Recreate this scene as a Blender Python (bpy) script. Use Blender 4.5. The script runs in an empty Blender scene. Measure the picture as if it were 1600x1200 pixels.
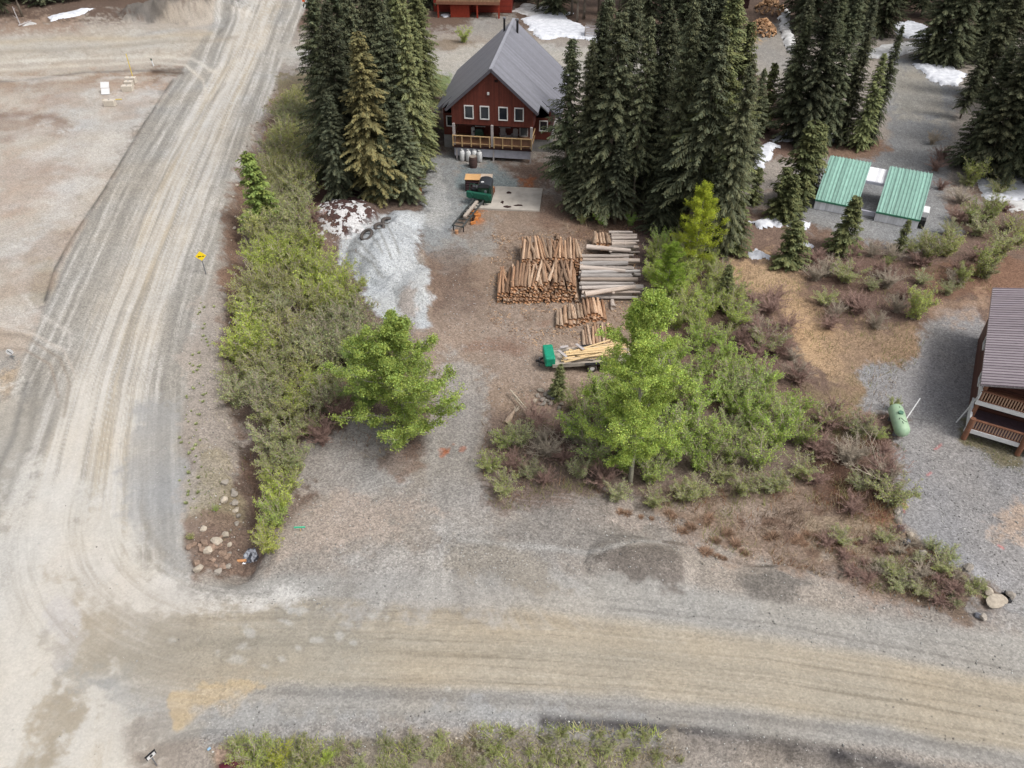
import bpy, math, random
import numpy as np
from mathutils import Vector, Matrix

# ------------------------------------------------------------------ camera
CH, CT, CF = 35.5, math.radians(40.0), 1244.4       # height, downward pitch, focal length in px of a 1600 px wide frame
SC = bpy.context.scene
COL = SC.collection
camd = bpy.data.cameras.new("camera"); camd.lens = 28.0; camd.sensor_width = 36.0
camd.clip_start = 0.5; camd.clip_end = 6000
cam = bpy.data.objects.new("camera", camd); COL.objects.link(cam)
cam.location = (0, 0, CH); cam.rotation_euler = (math.pi/2-CT, 0, 0)
SC.camera = cam
# ------------------------------------------------------------------ light: bright overcast
SUN_EL, SUN_AZ = math.radians(56), math.radians(118)   # azimuth clockwise from +Y
w = bpy.data.worlds.new("World"); SC.world = w; w.use_nodes = True
nt = w.node_tree; bg = nt.nodes['Background']
sky = nt.nodes.new('ShaderNodeTexSky'); sky.sky_type = 'NISHITA'; sky.sun_disc = False
sky.sun_elevation = SUN_EL; sky.sun_rotation = SUN_AZ; sky.air_density = 1.0; sky.dust_density = 4.0; sky.ozone_density = 1.0
hsv = nt.nodes.new('ShaderNodeHueSaturation'); hsv.inputs['Saturation'].default_value = 0.22
nt.links.new(sky.outputs[0], hsv.inputs['Color']); nt.links.new(hsv.outputs[0], bg.inputs['Color'])
bg.inputs['Strength'].default_value = 0.15
sd = bpy.data.lights.new("sun", 'SUN'); sd.energy = 1.5; sd.angle = math.radians(14); sd.color = (1, .965, .91)
sun = bpy.data.objects.new("sun", sd); COL.objects.link(sun)
sdir = Vector((math.sin(SUN_AZ)*math.cos(SUN_EL), math.cos(SUN_AZ)*math.cos(SUN_EL), math.sin(SUN_EL)))
sun.rotation_euler = sdir.to_track_quat('Z', 'Y').to_euler(); sun.location = (60, -40, 90)
SC.view_settings.view_transform = 'Standard'; SC.view_settings.look = 'None'
SC.view_settings.exposure = 0.45; SC.view_settings.gamma = 1
SC.render.engine = 'CYCLES'
SC.cycles.max_bounces = 5; SC.cycles.diffuse_bounces = 3; SC.cycles.transmission_bounces = 2; SC.cycles.transparent_max_bounces = 4

# ------------------------------------------------------------------ geometry helpers
CO, SI = math.cos(CT), math.sin(CT)
def G0(px, py, z=0.0):
    u = (px-800)/CF; v = (600-py)/CF
    dx, dy, dz = u, CO+v*SI, -SI+v*CO
    t = (z-CH)/dz
    return (t*dx, t*dy)
def PX(x, y, z):
    d = y*CO+(CH-z)*SI
    return 800+CF*x/d, 600-CF*(y*SI-(CH-z)*CO)/d
def hz(y, py):                                    # height of the ray of row py at distance y
    v = (600-py)/CF
    return CH + y*(-SI+v*CO)/(CO+v*SI)
def _h(ix, iy, s):
    a = (ix.astype(np.int64)*374761393 + iy.astype(np.int64)*668265263 + s*974634777) & 0x7fffffff
    a = ((a ^ (a >> 13))*1274126177) & 0x7fffffff
    return ((a ^ (a >> 16)) & 0xffff)/32767.5-1.0
def vn(x, y, s=0):
    x = np.asarray(x, float); y = np.asarray(y, float)
    ix = np.floor(x); iy = np.floor(y); fx = x-ix; fy = y-iy
    fx = fx*fx*(3-2*fx); fy = fy*fy*(3-2*fy)
    a = _h(ix, iy, s); b = _h(ix+1, iy, s); c = _h(ix, iy+1, s); d = _h(ix+1, iy+1, s)
    return (a*(1-fx)+b*fx)*(1-fy)+(c*(1-fx)+d*fx)*fy
def fbm(x, y, o=4, s=0, g=.5):
    r = 0; a = 1; t = 0
    for i in range(o):
        r = r+a*vn(x*(2**i)+i*17.3, y*(2**i)-i*9.1, s+i); t += a; a *= g
    return r/t
def ss(a, b, x):
    t = np.clip((x-a)/(b-a), 0, 1); return t*t*(3-2*t)
def sdf(X, Y, poly):                              # >0 inside
    n = len(poly); d = np.full(X.shape, 1e9); ins = np.zeros(X.shape, bool)
    for i in range(n):
        x0, y0 = poly[i]; x1, y1 = poly[(i+1) % n]
        ex, ey = x1-x0, y1-y0
        t = np.clip(((X-x0)*ex+(Y-y0)*ey)/(ex*ex+ey*ey+1e-9), 0, 1)
        d = np.minimum(d, (X-x0-t*ex)**2+(Y-y0-t*ey)**2)
        c = ((y0 > Y) != (y1 > Y))
        with np.errstate(divide='ignore', invalid='ignore'):
            xi = x0+(Y-y0)*ex/(ey if abs(ey) > 1e-9 else 1e-9)
        ins ^= (c & (X < xi))
    d = np.sqrt(d); return np.where(ins, d, -d)
def dline(X, Y, pts):
    d = np.full(X.shape, 1e9)
    for (x0, y0), (x1, y1) in zip(pts[:-1], pts[1:]):
        ex, ey = x1-x0, y1-y0
        t = np.clip(((X-x0)*ex+(Y-y0)*ey)/(ex*ex+ey*ey+1e-9), 0, 1)
        d = np.minimum(d, (X-x0-t*ex)**2+(Y-y0-t*ey)**2)
    return np.sqrt(d)
def W(pts): return [G0(*p) for p in pts]
# relief, in world metres.  (centre px, radii m, height m)
DITCH = W([(446, 120), (425, 165), (405, 215), (388, 270), (378, 330), (374, 400), (378, 470), (372, 540), (372, 620), (385, 700), (392, 760), (385, 820), (372, 876)])
MOUNDS = [((600, 395), (3.3, 5.5), 1.5, .2), ((655, 450), (2.4, 3.2), .8, .1), ((540, 340), (3.6, 3.6), 1.2, .3), ((1000, 880), (3.2, 2.1), .85, -.3),
          ((1225, 912), (2.4, 1.3), .45, -.2), ((290, 20), (10, 5.5), 2.6, .1), ((630, 345), (1.8, 2.2), .7, .0), ((890, 790), (3, 2), .5, 0),
          ((1480, 900), (3.2, 2.2), .5, -.4), ((330, 1175), (2.4, 1.2), .3, 0), ((720, 860), (4, 1), .15, 0)]
BANK = W([(600, 1140), (800, 1142), (1000, 1150), (1150, 1158), (1300, 1178), (1450, 1205), (1600, 1240)])
MW = [(G0(*c), r, h, a) for c, r, h, a in MOUNDS]
WALL = W([(1392, 740), (1400, 800), (1425, 855), (1480, 905), (1530, 950)])
def GZ(x, y):
    x = np.asarray(x, float); y = np.asarray(y, float)
    z = 0.12*fbm(x*.12, y*.12, 2, 5)+.035*fbm(x*.7, y*.7, 3, 9)
    near = (y > 14) & (y < 75)
    d = dline(x, y, DITCH)+.35*fbm(x*.8, y*.8, 2, 31)
    z = z-(1.0+.75*(1-ss(24, 30, y)))*(1+.25*fbm(x*1.6, y*1.6, 3, 32))*np.exp(-(d/1.15)**2)*ss(21.5, 24, y)*(1-ss(80, 95, y))
    for (cx, cy), (rx, ry), h, a in MW:
        dx = x-cx; dy = y-cy; ca, sa = math.cos(a), math.sin(a)
        q = ((dx*ca+dy*sa)/rx)**2+((-dx*sa+dy*ca)/ry)**2
        q = q*(1+.5*fbm(x*.6, y*.6, 2, 77))
        z = z+h*np.clip(1-q, 0, 1)**1.1*(1+.18*fbm(x*1.4, y*1.4, 3, 78))
    db = dline(x, y, BANK)
    yb = np.interp(x, [p[0] for p in BANK], [p[1] for p in BANK])
    z = z-.85*ss(-.1, .55, yb-y+.25*fbm(x*.9, y*.9, 3, 71))*ss(-4, -1, x)
    dwl = dline(x, y, WALL)
    return z
def gz(x, y): return float(GZ(np.array([x]), np.array([y]))[0])
def G(px, py):
    x, y = G0(px, py); z = 0
    for _ in range(3):
        z = gz(x, y); x, y = G0(px, py, z)
    return Vector((x, y, gz(x, y)))

def tag(o, label=None, cat=None, group=None, kind=None):
    if label: o['label'] = label
    if cat: o['category'] = cat
    if group: o['group'] = group
    if kind: o['kind'] = kind
    return o
def empty(name, loc, rz=0, sc=None):
    o = bpy.data.objects.new(name, None); COL.objects.link(o); o.location = loc; o.rotation_euler = (0, 0, rz)
    o.empty_display_size = .3
    if sc: o.scale = sc
    return o
def link(name, me, parent=None, loc=None, rz=None):
    o = bpy.data.objects.new(name, me); COL.objects.link(o)
    if parent: o.parent = parent
    if loc is not None: o.location = loc
    if rz is not None: o.rotation_euler = (0, 0, rz)
    return o
def npmesh(name, V, F, mats, mi=None, col=None, smooth=False):
    """V (n,3), F (m,k) all k-gons; col (n,3) per-vertex linear colour"""
    me = bpy.data.meshes.new(name); V = np.asarray(V, np.float32); F = np.asarray(F, np.int32)
    k = F.shape[1]; m = F.shape[0]
    me.vertices.add(len(V)); me.vertices.foreach_set('co', V.ravel())
    me.loops.add(m*k); me.loops.foreach_set('vertex_index', F.ravel())
    me.polygons.add(m); me.polygons.foreach_set('loop_start', np.arange(m, dtype=np.int32)*k)
    me.polygons.foreach_set('loop_total', np.full(m, k, np.int32))
    for x in mats: me.materials.append(x)
    if mi is not None: me.polygons.foreach_set('material_index', np.asarray(mi, np.int32))
    if smooth: me.polygons.foreach_set('use_smooth', np.ones(m, bool))
    me.update(calc_edges=True)
    if col is not None:
        a = me.color_attributes.new('Col', 'FLOAT_COLOR', 'POINT')
        c = np.ones((len(V), 4), np.float32); c[:, :np.shape(col)[1]] = col; a.data.foreach_set('color', c.ravel())
    return me
class MB:
    def __init__(s): s.v = []; s.f = []; s.m = []
    def add(s, vs, fs, mi=0):
        o = len(s.v); s.v += [tuple(v) for v in vs]; s.f += [[i+o for i in f] for f in fs]; s.m += [mi]*len(fs); return s
    def box(s, c, d, rz=0, mi=0, R=None, tap=1.0):
        R = R or Matrix.Rotation(rz, 3, 'Z'); c = Vector(c); vs = []
        for z in (-1, 1):
            t = tap if z > 0 else 1
            for x, y in ((-1, -1), (1, -1), (1, 1), (-1, 1)):
                vs.append(c+R @ Vector((x*d[0]/2*t, y*d[1]/2*t, z*d[2]/2)))
        return s.add(vs, [(0, 3, 2, 1), (4, 5, 6, 7), (0, 1, 5, 4), (1, 2, 6, 5), (2, 3, 7, 6), (3, 0, 4, 7)], mi)
    def beam(s, a, b, w, h, mi=0):
        a = Vector(a); b = Vector(b); d = b-a; L = d.length
        R = d.to_track_quat('X', 'Z').to_matrix(); return s.box((a+b)/2, (L, w, h), mi=mi, R=R)
    def tube(s, pts, rs, n=8, mi=0, cap=True, cmi=None):
        pts = [Vector(p) for p in pts]; rings = []
        if not hasattr(rs, '__len__'): rs = [rs]*len(pts)
        o = len(s.v); vs = []
        for i, p in enumerate(pts):
            t = (pts[min(i+1, len(pts)-1)]-pts[max(i-1, 0)]).normalized()
            q = t.to_track_quat('Z', 'Y').to_matrix()
            for k in range(n):
                a = 2*math.pi*k/n; vs.append(p+q @ Vector((math.cos(a)*rs[i], math.sin(a)*rs[i], 0)))
        fs = []
        for i in range(len(pts)-1):
            for k in range(n):
                fs.append((i*n+k, i*n+(k+1) % n, (i+1)*n+(k+1) % n, (i+1)*n+k))
        s.add(vs, fs, mi)
        if cap:
            e = (len(pts)-1)*n; c = mi if cmi is None else cmi
            s.f += [[o+k for k in range(n)][::-1], [o+e+k for k in range(n)]]; s.m += [c, c]
        return s
    def prism(s, poly, y0, y1, mi=0, ax='Y'):       # polygon in XZ extruded along Y
        n = len(poly); vs = [(x, y0, z) for x, z in poly]+[(x, y1, z) for x, z in poly]
        fs = [list(range(n))[::-1], list(range(n, 2*n))]+[(i, (i+1) % n, n+(i+1) % n, n+i) for i in range(n)]
        return s.add(vs, fs, mi)
    def torus(s, c, R, r, nR=20, nr=8, mi=0, Q=None):
        Q = Q or Matrix.Identity(3); c = Vector(c); vs = []; fs = []
        for i in range(nR):
            a = 2*math.pi*i/nR
            for j in range(nr):
                b = 2*math.pi*j/nr; q = R+r*math.cos(b)
                vs.append(c+Q @ Vector((q*math.cos(a), q*math.sin(a), r*1.1*math.sin(b))))
        for i in range(nR):
            for j in range(nr):
                fs.append((i*nr+j, ((i+1) % nR)*nr+j, ((i+1) % nR)*nr+(j+1) % nr, i*nr+(j+1) % nr))
        return s.add(vs, fs, mi)
    def build(s, name, mats, parent=None, smooth=False, loc=None, rz=None, bevel=0):
        if not isinstance(mats, (list, tuple)): mats = [mats]
        me = bpy.data.meshes.new(name); me.from_pydata(s.v, [], s.f)
        for m in mats: me.materials.append(m)
        me.polygons.foreach_set('material_index', s.m)
        if smooth: me.polygons.foreach_set('use_smooth', [True]*len(s.f))
        me.update(); o = link(name, me, parent, loc, rz)
        if bevel:
            b = o.modifiers.new('bevel', 'BEVEL'); b.width = bevel; b.segments = 2; b.limit_method = 'ANGLE'
        return o

# ------------------------------------------------------------------ materials
def lin(c):
    return tuple(((v/255)/12.92 if v/255 <= .04045 else ((v/255+.055)/1.055)**2.4) for v in c)
KA = .62
def seen(r, g, b, k=KA): return tuple(v*k for v in lin((r, g, b)))
MATS = {}
def mat(name, c, rough=.8, var=.25, scale=3.0, metal=0, bump=0.0, bscale=20, c2=None, spec=.3, coord='Object', stretch=None, c3=None):
    if name in MATS: return MATS[name]
    m = bpy.data.materials.new(name); m.use_nodes = True; n = m.node_tree; N = n.nodes; L = n.links
    p = N['Principled BSDF']; p.inputs['Roughness'].default_value = rough; p.inputs['Metallic'].default_value = metal
    p.inputs['Specular IOR Level'].default_value = spec
    tc = N.new('ShaderNodeTexCoord'); src = tc.outputs[coord]
    if stretch:
        mp = N.new('ShaderNodeMapping'); mp.inputs['Scale'].default_value = stretch; L.new(src, mp.inputs[0]); src = mp.outputs[0]
    nz = N.new('ShaderNodeTexNoise'); nz.inputs['Scale'].default_value = scale; nz.inputs['Detail'].default_value = 6; nz.inputs['Roughness'].default_value = .65
    L.new(src, nz.inputs['Vector'])
    cr = N.new('ShaderNodeValToRGB'); cr.color_ramp.elements[0].position = .3; cr.color_ramp.elements[1].position = .7
    a = tuple(x*(1-var) for x in c); b = c2 if c2 else tuple(min(1, x*(1+var)) for x in c)
    cr.color_ramp.elements[0].color = (*a, 1); cr.color_ramp.elements[1].color = (*b, 1)
    if c3:
        e = cr.color_ramp.elements.new(.52); e.color = (*c3, 1)
    L.new(nz.outputs['Fac'], cr.inputs[0])
    oi = N.new('ShaderNodeObjectInfo'); mx = N.new('ShaderNodeMix'); mx.data_type = 'RGBA'; mx.blend_type = 'MULTIPLY'; mx.inputs[0].default_value = 1
    L.new(cr.outputs[0], mx.inputs[6]); L.new(oi.outputs['Color'], mx.inputs[7]); L.new(mx.outputs[2], p.inputs['Base Color'])
    if bump:
        n2 = N.new('ShaderNodeTexNoise'); n2.inputs['Scale'].default_value = bscale; n2.inputs['Detail'].default_value = 4; L.new(src, n2.inputs['Vector'])
        bp = N.new('ShaderNodeBump'); bp.inputs['Strength'].default_value = bump; bp.inputs['Distance'].default_value = .05
        L.new(n2.outputs['Fac'], bp.inputs['Height']); L.new(bp.outputs[0], p.inputs['Normal'])
    MATS[name] = m; return m
def ribmat(name, c, period, axis=0, depth=.5, rough=.45, gap=.12, dark=.55, metal=0, spec=.4):
    """ribbed or boarded surface: narrow dark joints every `period` metres along one object axis"""
    m = bpy.data.materials.new(name); m.use_nodes = True; n = m.node_tree; N = n.nodes; L = n.links
    p = N['Principled BSDF']; p.inputs['Roughness'].default_value = rough; p.inputs['Metallic'].default_value = metal
    p.inputs['Specular IOR Level'].default_value = spec
    tc = N.new('ShaderNodeTexCoord'); sp = N.new('ShaderNodeSeparateXYZ'); L.new(tc.outputs['Object'], sp.inputs[0])
    d = N.new('ShaderNodeMath'); d.operation = 'DIVIDE'; d.inputs[1].default_value = period; L.new(sp.outputs[axis], d.inputs[0])
    fr = N.new('ShaderNodeMath'); fr.operation = 'FRACT'; L.new(d.outputs[0], fr.inputs[0])
    lt = N.new('ShaderNodeMath'); lt.operation = 'LESS_THAN'; lt.inputs[1].default_value = gap; L.new(fr.outputs[0], lt.inputs[0])
    fl = N.new('ShaderNodeMath'); fl.operation = 'FLOOR'; L.new(d.outputs[0], fl.inputs[0])
    wn = N.new('ShaderNodeTexWhiteNoise'); wn.noise_dimensions = '1D'; L.new(fl.outputs[0], wn.inputs['W'])
    nz = N.new('ShaderNodeTexNoise'); nz.inputs['Scale'].default_value = 2.5; nz.inputs['Detail'].default_value = 6; L.new(tc.outputs['Object'], nz.inputs['Vector'])
    a1 = N.new('ShaderNodeMath'); a1.operation = 'MULTIPLY_ADD'; a1.inputs[1].default_value = .28; a1.inputs[2].default_value = .72; L.new(wn.outputs['Value'], a1.inputs[0])
    a2 = N.new('ShaderNodeMath'); a2.operation = 'MULTIPLY_ADD'; a2.inputs[1].default_value = .5; a2.inputs[2].default_value = .78; L.new(nz.outputs['Fac'], a2.inputs[0])
    a3 = N.new('ShaderNodeMath'); a3.operation = 'MULTIPLY'; L.new(a1.outputs[0], a3.inputs[0]); L.new(a2.outputs[0], a3.inputs[1])
    g = N.new('ShaderNodeMath'); g.operation = 'MULTIPLY_ADD'; g.inputs[1].default_value = dark-1; g.inputs[2].default_value = 1; L.new(lt.outputs[0], g.inputs[0])
    a4 = N.new('ShaderNodeMath'); a4.operation = 'MULTIPLY'; L.new(a3.outputs[0], a4.inputs[0]); L.new(g.outputs[0], a4.inputs[1])
    mx = N.new('ShaderNodeVectorMath'); mx.operation = 'SCALE'; mx.inputs[0].default_value = c; L.new(a4.outputs[0], mx.inputs['Scale'])
    L.new(mx.outputs[0], p.inputs['Base Color'])
    bp = N.new('ShaderNodeBump'); bp.inputs['Strength'].default_value = depth; bp.inputs['Distance'].default_value = .02; bp.invert = True
    L.new(lt.outputs[0], bp.inputs['Height']); L.new(bp.outputs[0], p.inputs['Normal'])
    return m
def folmat(name, trans=.3, rough=.6):
    m = bpy.data.materials.new(name); m.use_nodes = True; n = m.node_tree; N = n.nodes; L = n.links
    p = N['Principled BSDF']; out = N['Material Output']; p.inputs['Roughness'].default_value = .9; p.inputs['Specular IOR Level'].default_value = .04
    at = N.new('ShaderNodeAttribute'); at.attribute_name = 'Col'
    oi = N.new('ShaderNodeObjectInfo')
    mx = N.new('ShaderNodeMix'); mx.data_type = 'RGBA'; mx.blend_type = 'MULTIPLY'; mx.inputs[0].default_value = 1
    L.new(at.outputs['Color'], mx.inputs[6]); L.new(oi.outputs['Color'], mx.inputs[7])
    hs = N.new('ShaderNodeHueSaturation'); L.new(mx.outputs[2], hs.inputs['Color'])
    r = N.new('ShaderNodeMath'); r.operation = 'MULTIPLY_ADD'; r.inputs[1].default_value = .35; r.inputs[2].default_value = .82; L.new(oi.outputs['Random'], r.inputs[0]); L.new(r.outputs[0], hs.inputs['Value'])
    L.new(hs.outputs[0], p.inputs['Base Color'])
    if trans:
        t = N.new('ShaderNodeBsdfTranslucent'); L.new(hs.outputs[0], t.inputs['Color'])
        ms = N.new('ShaderNodeMixShader'); ms.inputs[0].default_value = trans
        L.new(p.outputs[0], ms.inputs[1]); L.new(t.outputs[0], ms.inputs[2]); L.new(ms.outputs[0], out.inputs['Surface'])
    return m

# ------------------------------------------------------------------ ground
def build_ground():
    rows = np.concatenate([np.arange(1420, -60, -1.9), np.array([-75, -100, -140, -190, -240, -290, -335, -375])])
    cols = np.concatenate([np.arange(-1000, -60, 12), np.arange(-60, 1660, 1.9), np.arange(1662, 2600, 12)])
    PXg, PYg = np.meshgrid(cols, rows)
    v = (600-PYg)/CF; u = (PXg-800)/CF
    t = CH/(SI-v*CO); X = t*u; Y = t*(CO+v*SI)
    px, py = PXg.ravel(), PYg.ravel(); X = X.ravel(); Y = Y.ravel(); n = len(X)
    # noise fields (world metres)
    n1 = fbm(X*.15, Y*.15, 4, 1); n2 = fbm(X*.6, Y*.6, 4, 2); n3 = fbm(X*2.2, Y*2.2, 3, 3); n4 = fbm(X*6, Y*6, 2, 4)
    wx = 22*fbm(X*.35, Y*.35, 4, 11); wy = 16*fbm(X*.35, Y*.35, 4, 12)
    k = np.clip((py+250)/850, .25, 1.4)
    C = np.empty((n, 3)); C[:] = seen(172, 161, 150)
    def blend(mk, c, idx=None):
        c = np.asarray(c)
        if idx is None: C[:] = C*(1-mk[:, None])+c*mk[:, None]
        else: C[idx] = C[idx]*(1-mk[:, None])+c*mk[:, None]
    def patch(poly, c, soft=14, warp=1.0, op=1.0, nz=0.0, seed=0):
        """patch of soil of another colour, also the shade painted beside the cabin; outline given on the ground by its place in the photo"""
        xs = [p[0] for p in poly]; ys = [p[1] for p in poly]; mg = soft*2+30
        idx = np.where((px > min(xs)-mg) & (px < max(xs)+mg) & (py > min(ys)-mg) & (py < max(ys)+mg))[0]
        d = sdf(px[idx]+wx[idx]*k[idx]*warp, py[idx]+wy[idx]*k[idx]*warp, poly)
        m = ss(-soft, soft, d+soft*(1.5*n2[idx]+1.3*n3[idx]+.7*n4[idx])+9*k[idx]*n2[idx])
        if nz: m = m*np.clip(.5+nz*1.3*fbm(X[idx]*.9+seed, Y[idx]*.9, 4, 40+seed)+(.5-nz*.3), 0, 1)
        blend(m*op, seen(*c), idx)
    R = lambda *a: patch(*a)
    # ---- wide zones
    patch([(-1500, -400), (330, -400), (300, 60), (270, 130), (90, 440), (30, 640), (-1500, 900)], (200, 189, 175), 20)
    patch([(-1500, -400), (2600, -400), (2600, 60), (470, 45), (-1500, 60)], (120, 98, 84), 10, .4)                # forest floor, far
    patch([(-1500, 45), (190, 30), (330, 5), (400, 0), (380, 70), (280, 120), (-1500, 130)], (190, 178, 163), 12, .5)
    patch([(-300, 20), (120, 28), (130, 55), (-300, 62)], (160, 128, 105), 10, .6, .7)
    patch([(175, 22), (300, 0), (352, 0), (330, 22), (240, 34), (210, 32)], (128, 120, 112), 5, .5)
    patch([(440, 110), (700, 110), (700, 330), (640, 480), (670, 700), (470, 800), (380, 880), (300, 900), (280, 720), (350, 400)], (126, 106, 94), 12, .7)
    patch([(690, 300), (1010, 300), (1010, 700), (760, 690), (690, 640), (640, 480), (660, 380)], (164, 141, 122), 16)
    patch([(1000, 330), (1600, 300), (1700, 700), (1600, 900), (1350, 760), (1000, 760)], (140, 114, 98), 16)
    patch([(745, 640), (1390, 640), (1400, 820), (1560, 960), (1450, 960), (1260, 880), (1000, 820), (750, 800)], (140, 120, 108), 14, .8)
    # ---- left lot (bare graded ground)
    for pl, c, o in [([(-60, 170), (70, 175), (140, 190), (120, 215), (-60, 220)], (150, 122, 104), .6),
                     ([(0, 230), (140, 250), (120, 330), (0, 350)], (186, 164, 148), .6),
                     ([(70, 130), (160, 140), (150, 200), (70, 190)], (196, 193, 188), .8),
                     ([(150, 115), (285, 112), (265, 150), (160, 170)], (184, 154, 130), .8),
                     ([(235, 108), (290, 112), (284, 124), (240, 128)], (126, 104, 90), .8),
                     ([(130, 150), (250, 140), (215, 220), (120, 330), (60, 470), (20, 460), (90, 250)], (202, 197, 190), .7),
                     ([(-60, 120), (60, 122), (240, 112), (260, 116), (60, 142), (-60, 145)], (160, 134, 112), .75),
                     ([(-60, 60), (200, 50), (330, 62), (330, 80), (100, 92), (-60, 95)], (204, 197, 184), .8),
                     ([(40, 405), (85, 400), (80, 470), (35, 480)], (160, 148, 120), .6),
                     ([(-60, 470), (40, 500), (110, 545), (80, 565), (-60, 545)], (192, 172, 152), .8),
                     ([(-60, 555), (45, 560), (40, 640), (-60, 720)], (160, 155, 148), .8),
                     ([(5, 590), (40, 580), (30, 620), (5, 640)], (190, 160, 120), .6)]:
        patch(pl, c, 10, .8, o, .3)
    m = ss(.1, .6, n1+.5*n2)*(px < 300)*(py < 560)*(py > 150); blend(m*.55, seen(176, 152, 134))
    # ---- the road from top to bottom left
    yk = [-400, 0, 100, 200, 300, 400, 500, 600, 700, 900, 1100, 1450]
    L0 = np.interp(py, yk, [560, 354, 290, 224, 165, 103, 62, 25, -10, -70, -140, -250])     # outer edges, grey
    R0 = np.interp(py, yk, [640, 482, 440, 402, 366, 340, 312, 290, 282, 300, 330, 380])
    Li = np.interp(py, yk, [580, 384, 342, 284, 231, 188, 146, 108, 78, 22, -30, -110])     # pale travelled lane
    Ri = np.interp(py, yk, [620, 440, 402, 360, 322, 284, 252, 228, 218, 215, 200, 190])
    wob = wx*.35*k
    s_edge = 8*k
    a = ss(-1, 1, (px+wob-L0)/s_edge)*ss(-1, 1, (R0-px-wob)/s_edge)*(py < 1010)
    blend(a, seen(176, 170, 160))
    tr = (px-Li)/(Ri-Li)
    st = fbm(tr*14+.15*n2, Y*.06, 4, 21, .7); st2 = fbm(tr*5, Y*.03+3, 3, 22)
    a2 = ss(-1, 1, (px+wob-Li)/(14*k))*ss(-1, 1, (Ri-px-wob)/(14*k))
    nb = ss(450, 850, py)
    base = np.array(seen(207, 198, 184))[None]*(1-nb[:, None])+np.array(seen(229, 223, 213))[None]*nb[:, None]
    C[:] = C*(1-a2[:, None])+base*a2[:, None]
    blend(np.clip(st2*1.6, 0, 1)*a2*.6, seen(199, 181, 150))
    blend(np.clip(st*2.4, 0, 1)*a*.65, seen(226, 220, 212)); blend(np.clip(-st*2.4, 0, 1)*a*.55, seen(148, 143, 136))
    ru = 1-np.abs(fbm(tr*26+.25*n2, Y*.045+7, 3, 81, .6))*9; rut1 = np.clip(ru, 0, 1)*a*ss(-.5, .6, fbm(tr*4, Y*.08, 2, 82))
    blend(rut1*.4, seen(148, 143, 136)); ru = 1-np.abs(fbm(tr*30+.25*n2+5, Y*.04, 3, 83, .6))*9; blend(np.clip(ru, 0, 1)*a2*.55, seen(233, 229, 222))
    # dark windrow along the left edge
    d = dline(px, py, [(272, 124), (218, 208), (165, 298), (118, 368), (88, 420), (72, 470)])
    WR = np.exp(-(d/(3.6*k))**2)*(1+.4*n2)*(py < 480); blend(np.clip(WR*.9, 0, 1), seen(112, 106, 100))
    d = dline(px, py, [(352, 130), (296, 205), (240, 300), (205, 370), (165, 450)])
    blend(np.exp(-(d/(5*k))**2)*.35, seen(135, 131, 126))
    d = dline(px, py, [(372, 0), (352, 40), (342, 52)]); blend(np.exp(-(d/2.6)**2)*.6, seen(120, 115, 108))
    # lower-left apron
    patch([(-400, 700), (25, 640), (70, 700), (240, 880), (320, 930), (300, 1050), (60, 1300), (-400, 1500)], (222, 216, 206), 30, 1.2, .85)
    patch([(-200, 650), (60, 640), (20, 800), (-20, 900), (-200, 1000)], (166, 158, 145), 18, .6, .7)
    patch([(105, 910), (160, 915), (260, 1010), (250, 1060), (130, 1110), (90, 1300), (0, 1300), (60, 1130), (110, 1010)], (178, 165, 143), 26, 1.3, .9, .25)
    patch([(70, 930), (115, 930), (120, 1000), (95, 1060), (70, 1020)], (212, 207, 204), 14, 1.2, .9)
    patch([(150, 870), (300, 915), (330, 960), (230, 985), (130, 960)], (214, 207, 196), 14, 1.2, .8, .2)
    patch([(100, 1055), (260, 1060), (265, 1110), (180, 1115), (110, 1080)], (172, 175, 176), 18, 1.0, .7, .2)
    patch([(215, 640), (290, 620), (300, 900), (260, 900), (205, 800)], (170, 169, 167), 16, .8, .75, .2)
    # ---- lower road, running left to right
    xk = [-400, 100, 260, 400, 600, 800, 1000, 1200, 1400, 1600, 2600]
    T0 = np.interp(px, xk, [930, 930, 915, 900, 898, 890, 905, 935, 965, 995, 1150])
    B0 = np.interp(px, xk, [1250, 1230, 1160, 1130, 1122, 1128, 1136, 1150, 1172, 1205, 1400])
    Ti = np.interp(px, xk, [960, 955, 942, 940, 944, 955, 975, 996, 1030, 1066, 1230])
    Bi = np.interp(px, xk, [1180, 1120, 1090, 1066, 1070, 1078, 1088, 1108, 1140, 1176, 1370])
    wobb = wy*.4*k
    xl = ss(120, 330, px)
    b = ss(-12, 12, py+wobb-T0)*ss(-10, 10, B0-py-wobb)*xl
    blend(b, seen(181, 176, 168))
    tb = (py-Ti)/(Bi-Ti)
    sb = fbm(X*.05, tb*13+.12*n2, 4, 25, .7); sb2 = fbm(X*.03, tb*4, 3, 26)
    b2 = ss(-14, 14, py+wobb-Ti)*ss(-12, 12, Bi-py-wobb)*ss(170, 380, px)
    blend(b2, seen(190, 177, 155))
    blend(np.clip(sb2*1.5, 0, 1)*b2*.55, seen(199, 184, 160)); blend(np.clip(-sb2*1.5, 0, 1)*b2*.5, seen(176, 168, 152))
    blend(np.clip(-sb*2.4, 0, 1)*b2*.6, seen(152, 140, 120)); blend(np.clip(sb*1.5, 0, 1)*b2*.35, seen(206, 194, 172))
    ru = 1-np.abs(fbm(X*.045, tb*22+.2*n2, 3, 85, .6))*9; rut2 = np.clip(ru, 0, 1)*b2*ss(-.4, .6, fbm(X*.09, tb*5, 2, 86)); blend(rut2*.5, seen(150, 138, 120))
    ru = 1-np.abs(fbm(X*.05+9, tb*26+.2*n2, 3, 87, .6))*9; blend(np.clip(ru, 0, 1)*b2*.35, seen(212, 202, 184))
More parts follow.
